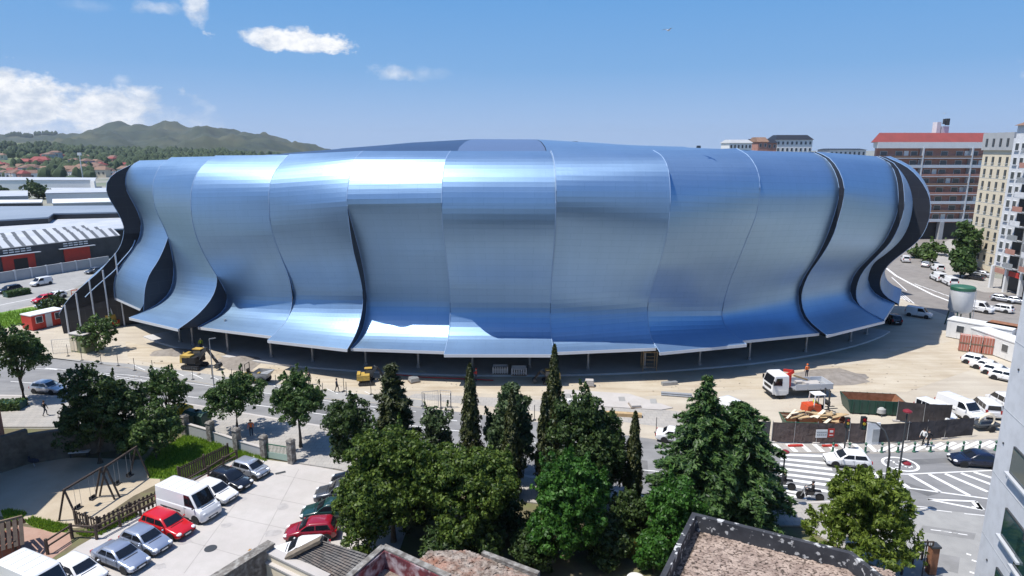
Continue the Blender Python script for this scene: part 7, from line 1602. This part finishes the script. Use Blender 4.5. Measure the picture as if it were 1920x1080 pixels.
for args in ((550, 80, 96, 24, 1.0, .42, 1.6), (600, 86, 60, 20, 1.0, .42, 1.5), (490, 72, 48, 20, .9, .5, 1.5), (745, 139, 42, 18, .55, .8, 1.3), (800, 138, 40, 14, .25, 1.0, 1), (292, 14, 40, 12, .6, 1.0, 1), (366, 8, 20, 26, .8, .8, 1), (160, 12, 40, 10, .15, 1, 1),
             (-20, 178, 95, 40, 1, .5, .6), (75, 188, 95, 40, 1, .5, .6), (180, 204, 115, 42, .92, .6, .6), (264, 180, 40, 20, .8, .7, 1), (240, 228, 140, 44, .6, 1.1, .7), (40, 228, 170, 48, .85, .9, .6), (230, 150, 22, 10, .35, .9, 1), (-200, 190, 140, 60, .9, .7, .7), (-320, 60, 90, 30, .6, .7, 1), (2150, 120, 120, 40, .5, .8, 1)):
    c = cloud(*args); cl = c if cl is None else mth('MAXIMUM', cl, c)
n3 = noise(.7, 5, .6, 2.0)
shade = N.new('ShaderNodeValToRGB'); shade.color_ramp.elements[0].position = .35; shade.color_ramp.elements[1].position = .6; shade.color_ramp.elements[0].color = (5.6, 6.2, 7.2, 1); shade.color_ramp.elements[1].color = (8.8, 8.9, 9.1, 1); L.new(n3, shade.inputs['Fac'])
grd = N.new('ShaderNodeValToRGB'); er = grd.color_ramp.elements
for pos, col in ((0.0, (.41, .58, .88)), (.02, (.37, .55, .86)), (.072, (.21, .44, .80)), (.145, (.13, .37, .77)), (.35, (.055, .22, .60)), (1.0, (.028, .125, .43))):
    e = er[0] if pos == 0.0 else er[len(er) - 1] if pos == 1.0 else er.new(pos)
    e.position = pos; e.color = (*col, 1)
L.new(mth('DIVIDE', ele, 90.0, True), grd.inputs['Fac'])
vd_ = N.new('ShaderNodeVectorMath'); vd_.operation = 'DOT_PRODUCT'; L.new(tc.outputs['Generated'], vd_.inputs[0]); vd_.inputs[1].default_value = tuple(sd)
dt_ = mth('MAXIMUM', vd_.outputs['Value'], 0.0); aur = mth('ADD', mth('MULTIPLY', mth('POWER', dt_, 14.0), .85), mth('MULTIPLY', mth('POWER', dt_, 60.0), 1.6))   # bright aureole of the sky round the sun
ag = N.new('ShaderNodeMixRGB'); ag.blend_type = 'ADD'; ag.inputs['Fac'].default_value = 1; L.new(grd.outputs[0], ag.inputs['Color1']); L.new(aur, ag.inputs['Color2'])
sc_ = N.new('ShaderNodeMixRGB'); sc_.blend_type = 'MULTIPLY'; sc_.inputs['Fac'].default_value = 1; L.new(ag.outputs[0], sc_.inputs['Color1']); sc_.inputs['Color2'].default_value = (SKYK, SKYK, SKYK, 1)
hm_ = N.new('ShaderNodeMixRGB'); hm_.inputs['Fac'].default_value = .96; L.new(sky.outputs[0], hm_.inputs['Color1']); L.new(sc_.outputs[0], hm_.inputs['Color2'])
mx = N.new('ShaderNodeMixRGB'); L.new(mth('MINIMUM', cl, 1.0, True), mx.inputs['Fac']); L.new(hm_.outputs[0], mx.inputs['Color1']); L.new(shade.outputs[0], mx.inputs['Color2'])
L.new(mx.outputs[0], bg.inputs['Color']); bg.inputs['Strength'].default_value = 0.10
cam = bpy.data.cameras.new('camera'); co = bpy.data.objects.new('camera', cam); C.objects.link(co); bpy.context.scene.camera = co
co.location = (0, 0, H); co.rotation_euler = (math.pi / 2 - PITCH, 0, 0)
cam.sensor_width = 36.0; cam.lens = 36.0 * F / 1920.0; cam.clip_start = 0.5; cam.clip_end = 30000
sc = bpy.context.scene; sc.view_settings.view_transform = 'Standard'; sc.view_settings.look = 'None'; sc.view_settings.exposure = 0.22; sc.view_settings.gamma = 1.0
sc.cycles.max_bounces = 6; sc.cycles.diffuse_bounces = 3; sc.cycles.glossy_bounces = 4; sc.cycles.transmission_bounces = 3; sc.cycles.use_denoising = True
HAZE = True
if HAZE:
    zlow = min(min(q[2] for q in HV), min(q[2] for q in NV), 0.0) - 1.0; zhigh = max(q[2] for q in HV) + 40
    hz = MB().box(0, 3450, zlow, 13000, 8100, zhigh - zlow).build('haze', 'white'); hz.data.materials.clear()
    hm = bpy.data.materials.new('haze_air'); hm.use_nodes = True; hn = hm.node_tree; hn.nodes.remove(hn.nodes['Principled BSDF'])
    pv = hn.nodes.new('ShaderNodeVolumePrincipled'); pv.inputs['Color'].default_value = (.80, .89, 1, 1); pv.inputs['Density'].default_value = 0.00007; pv.inputs['Anisotropy'].default_value = 0.2
    hn.links.new(pv.outputs[0], hn.nodes['Material Output'].inputs['Volume']); hz.data.materials.append(hm); struct(hz, 'stuff', 'thin blue air haze over the valley', 'haze')
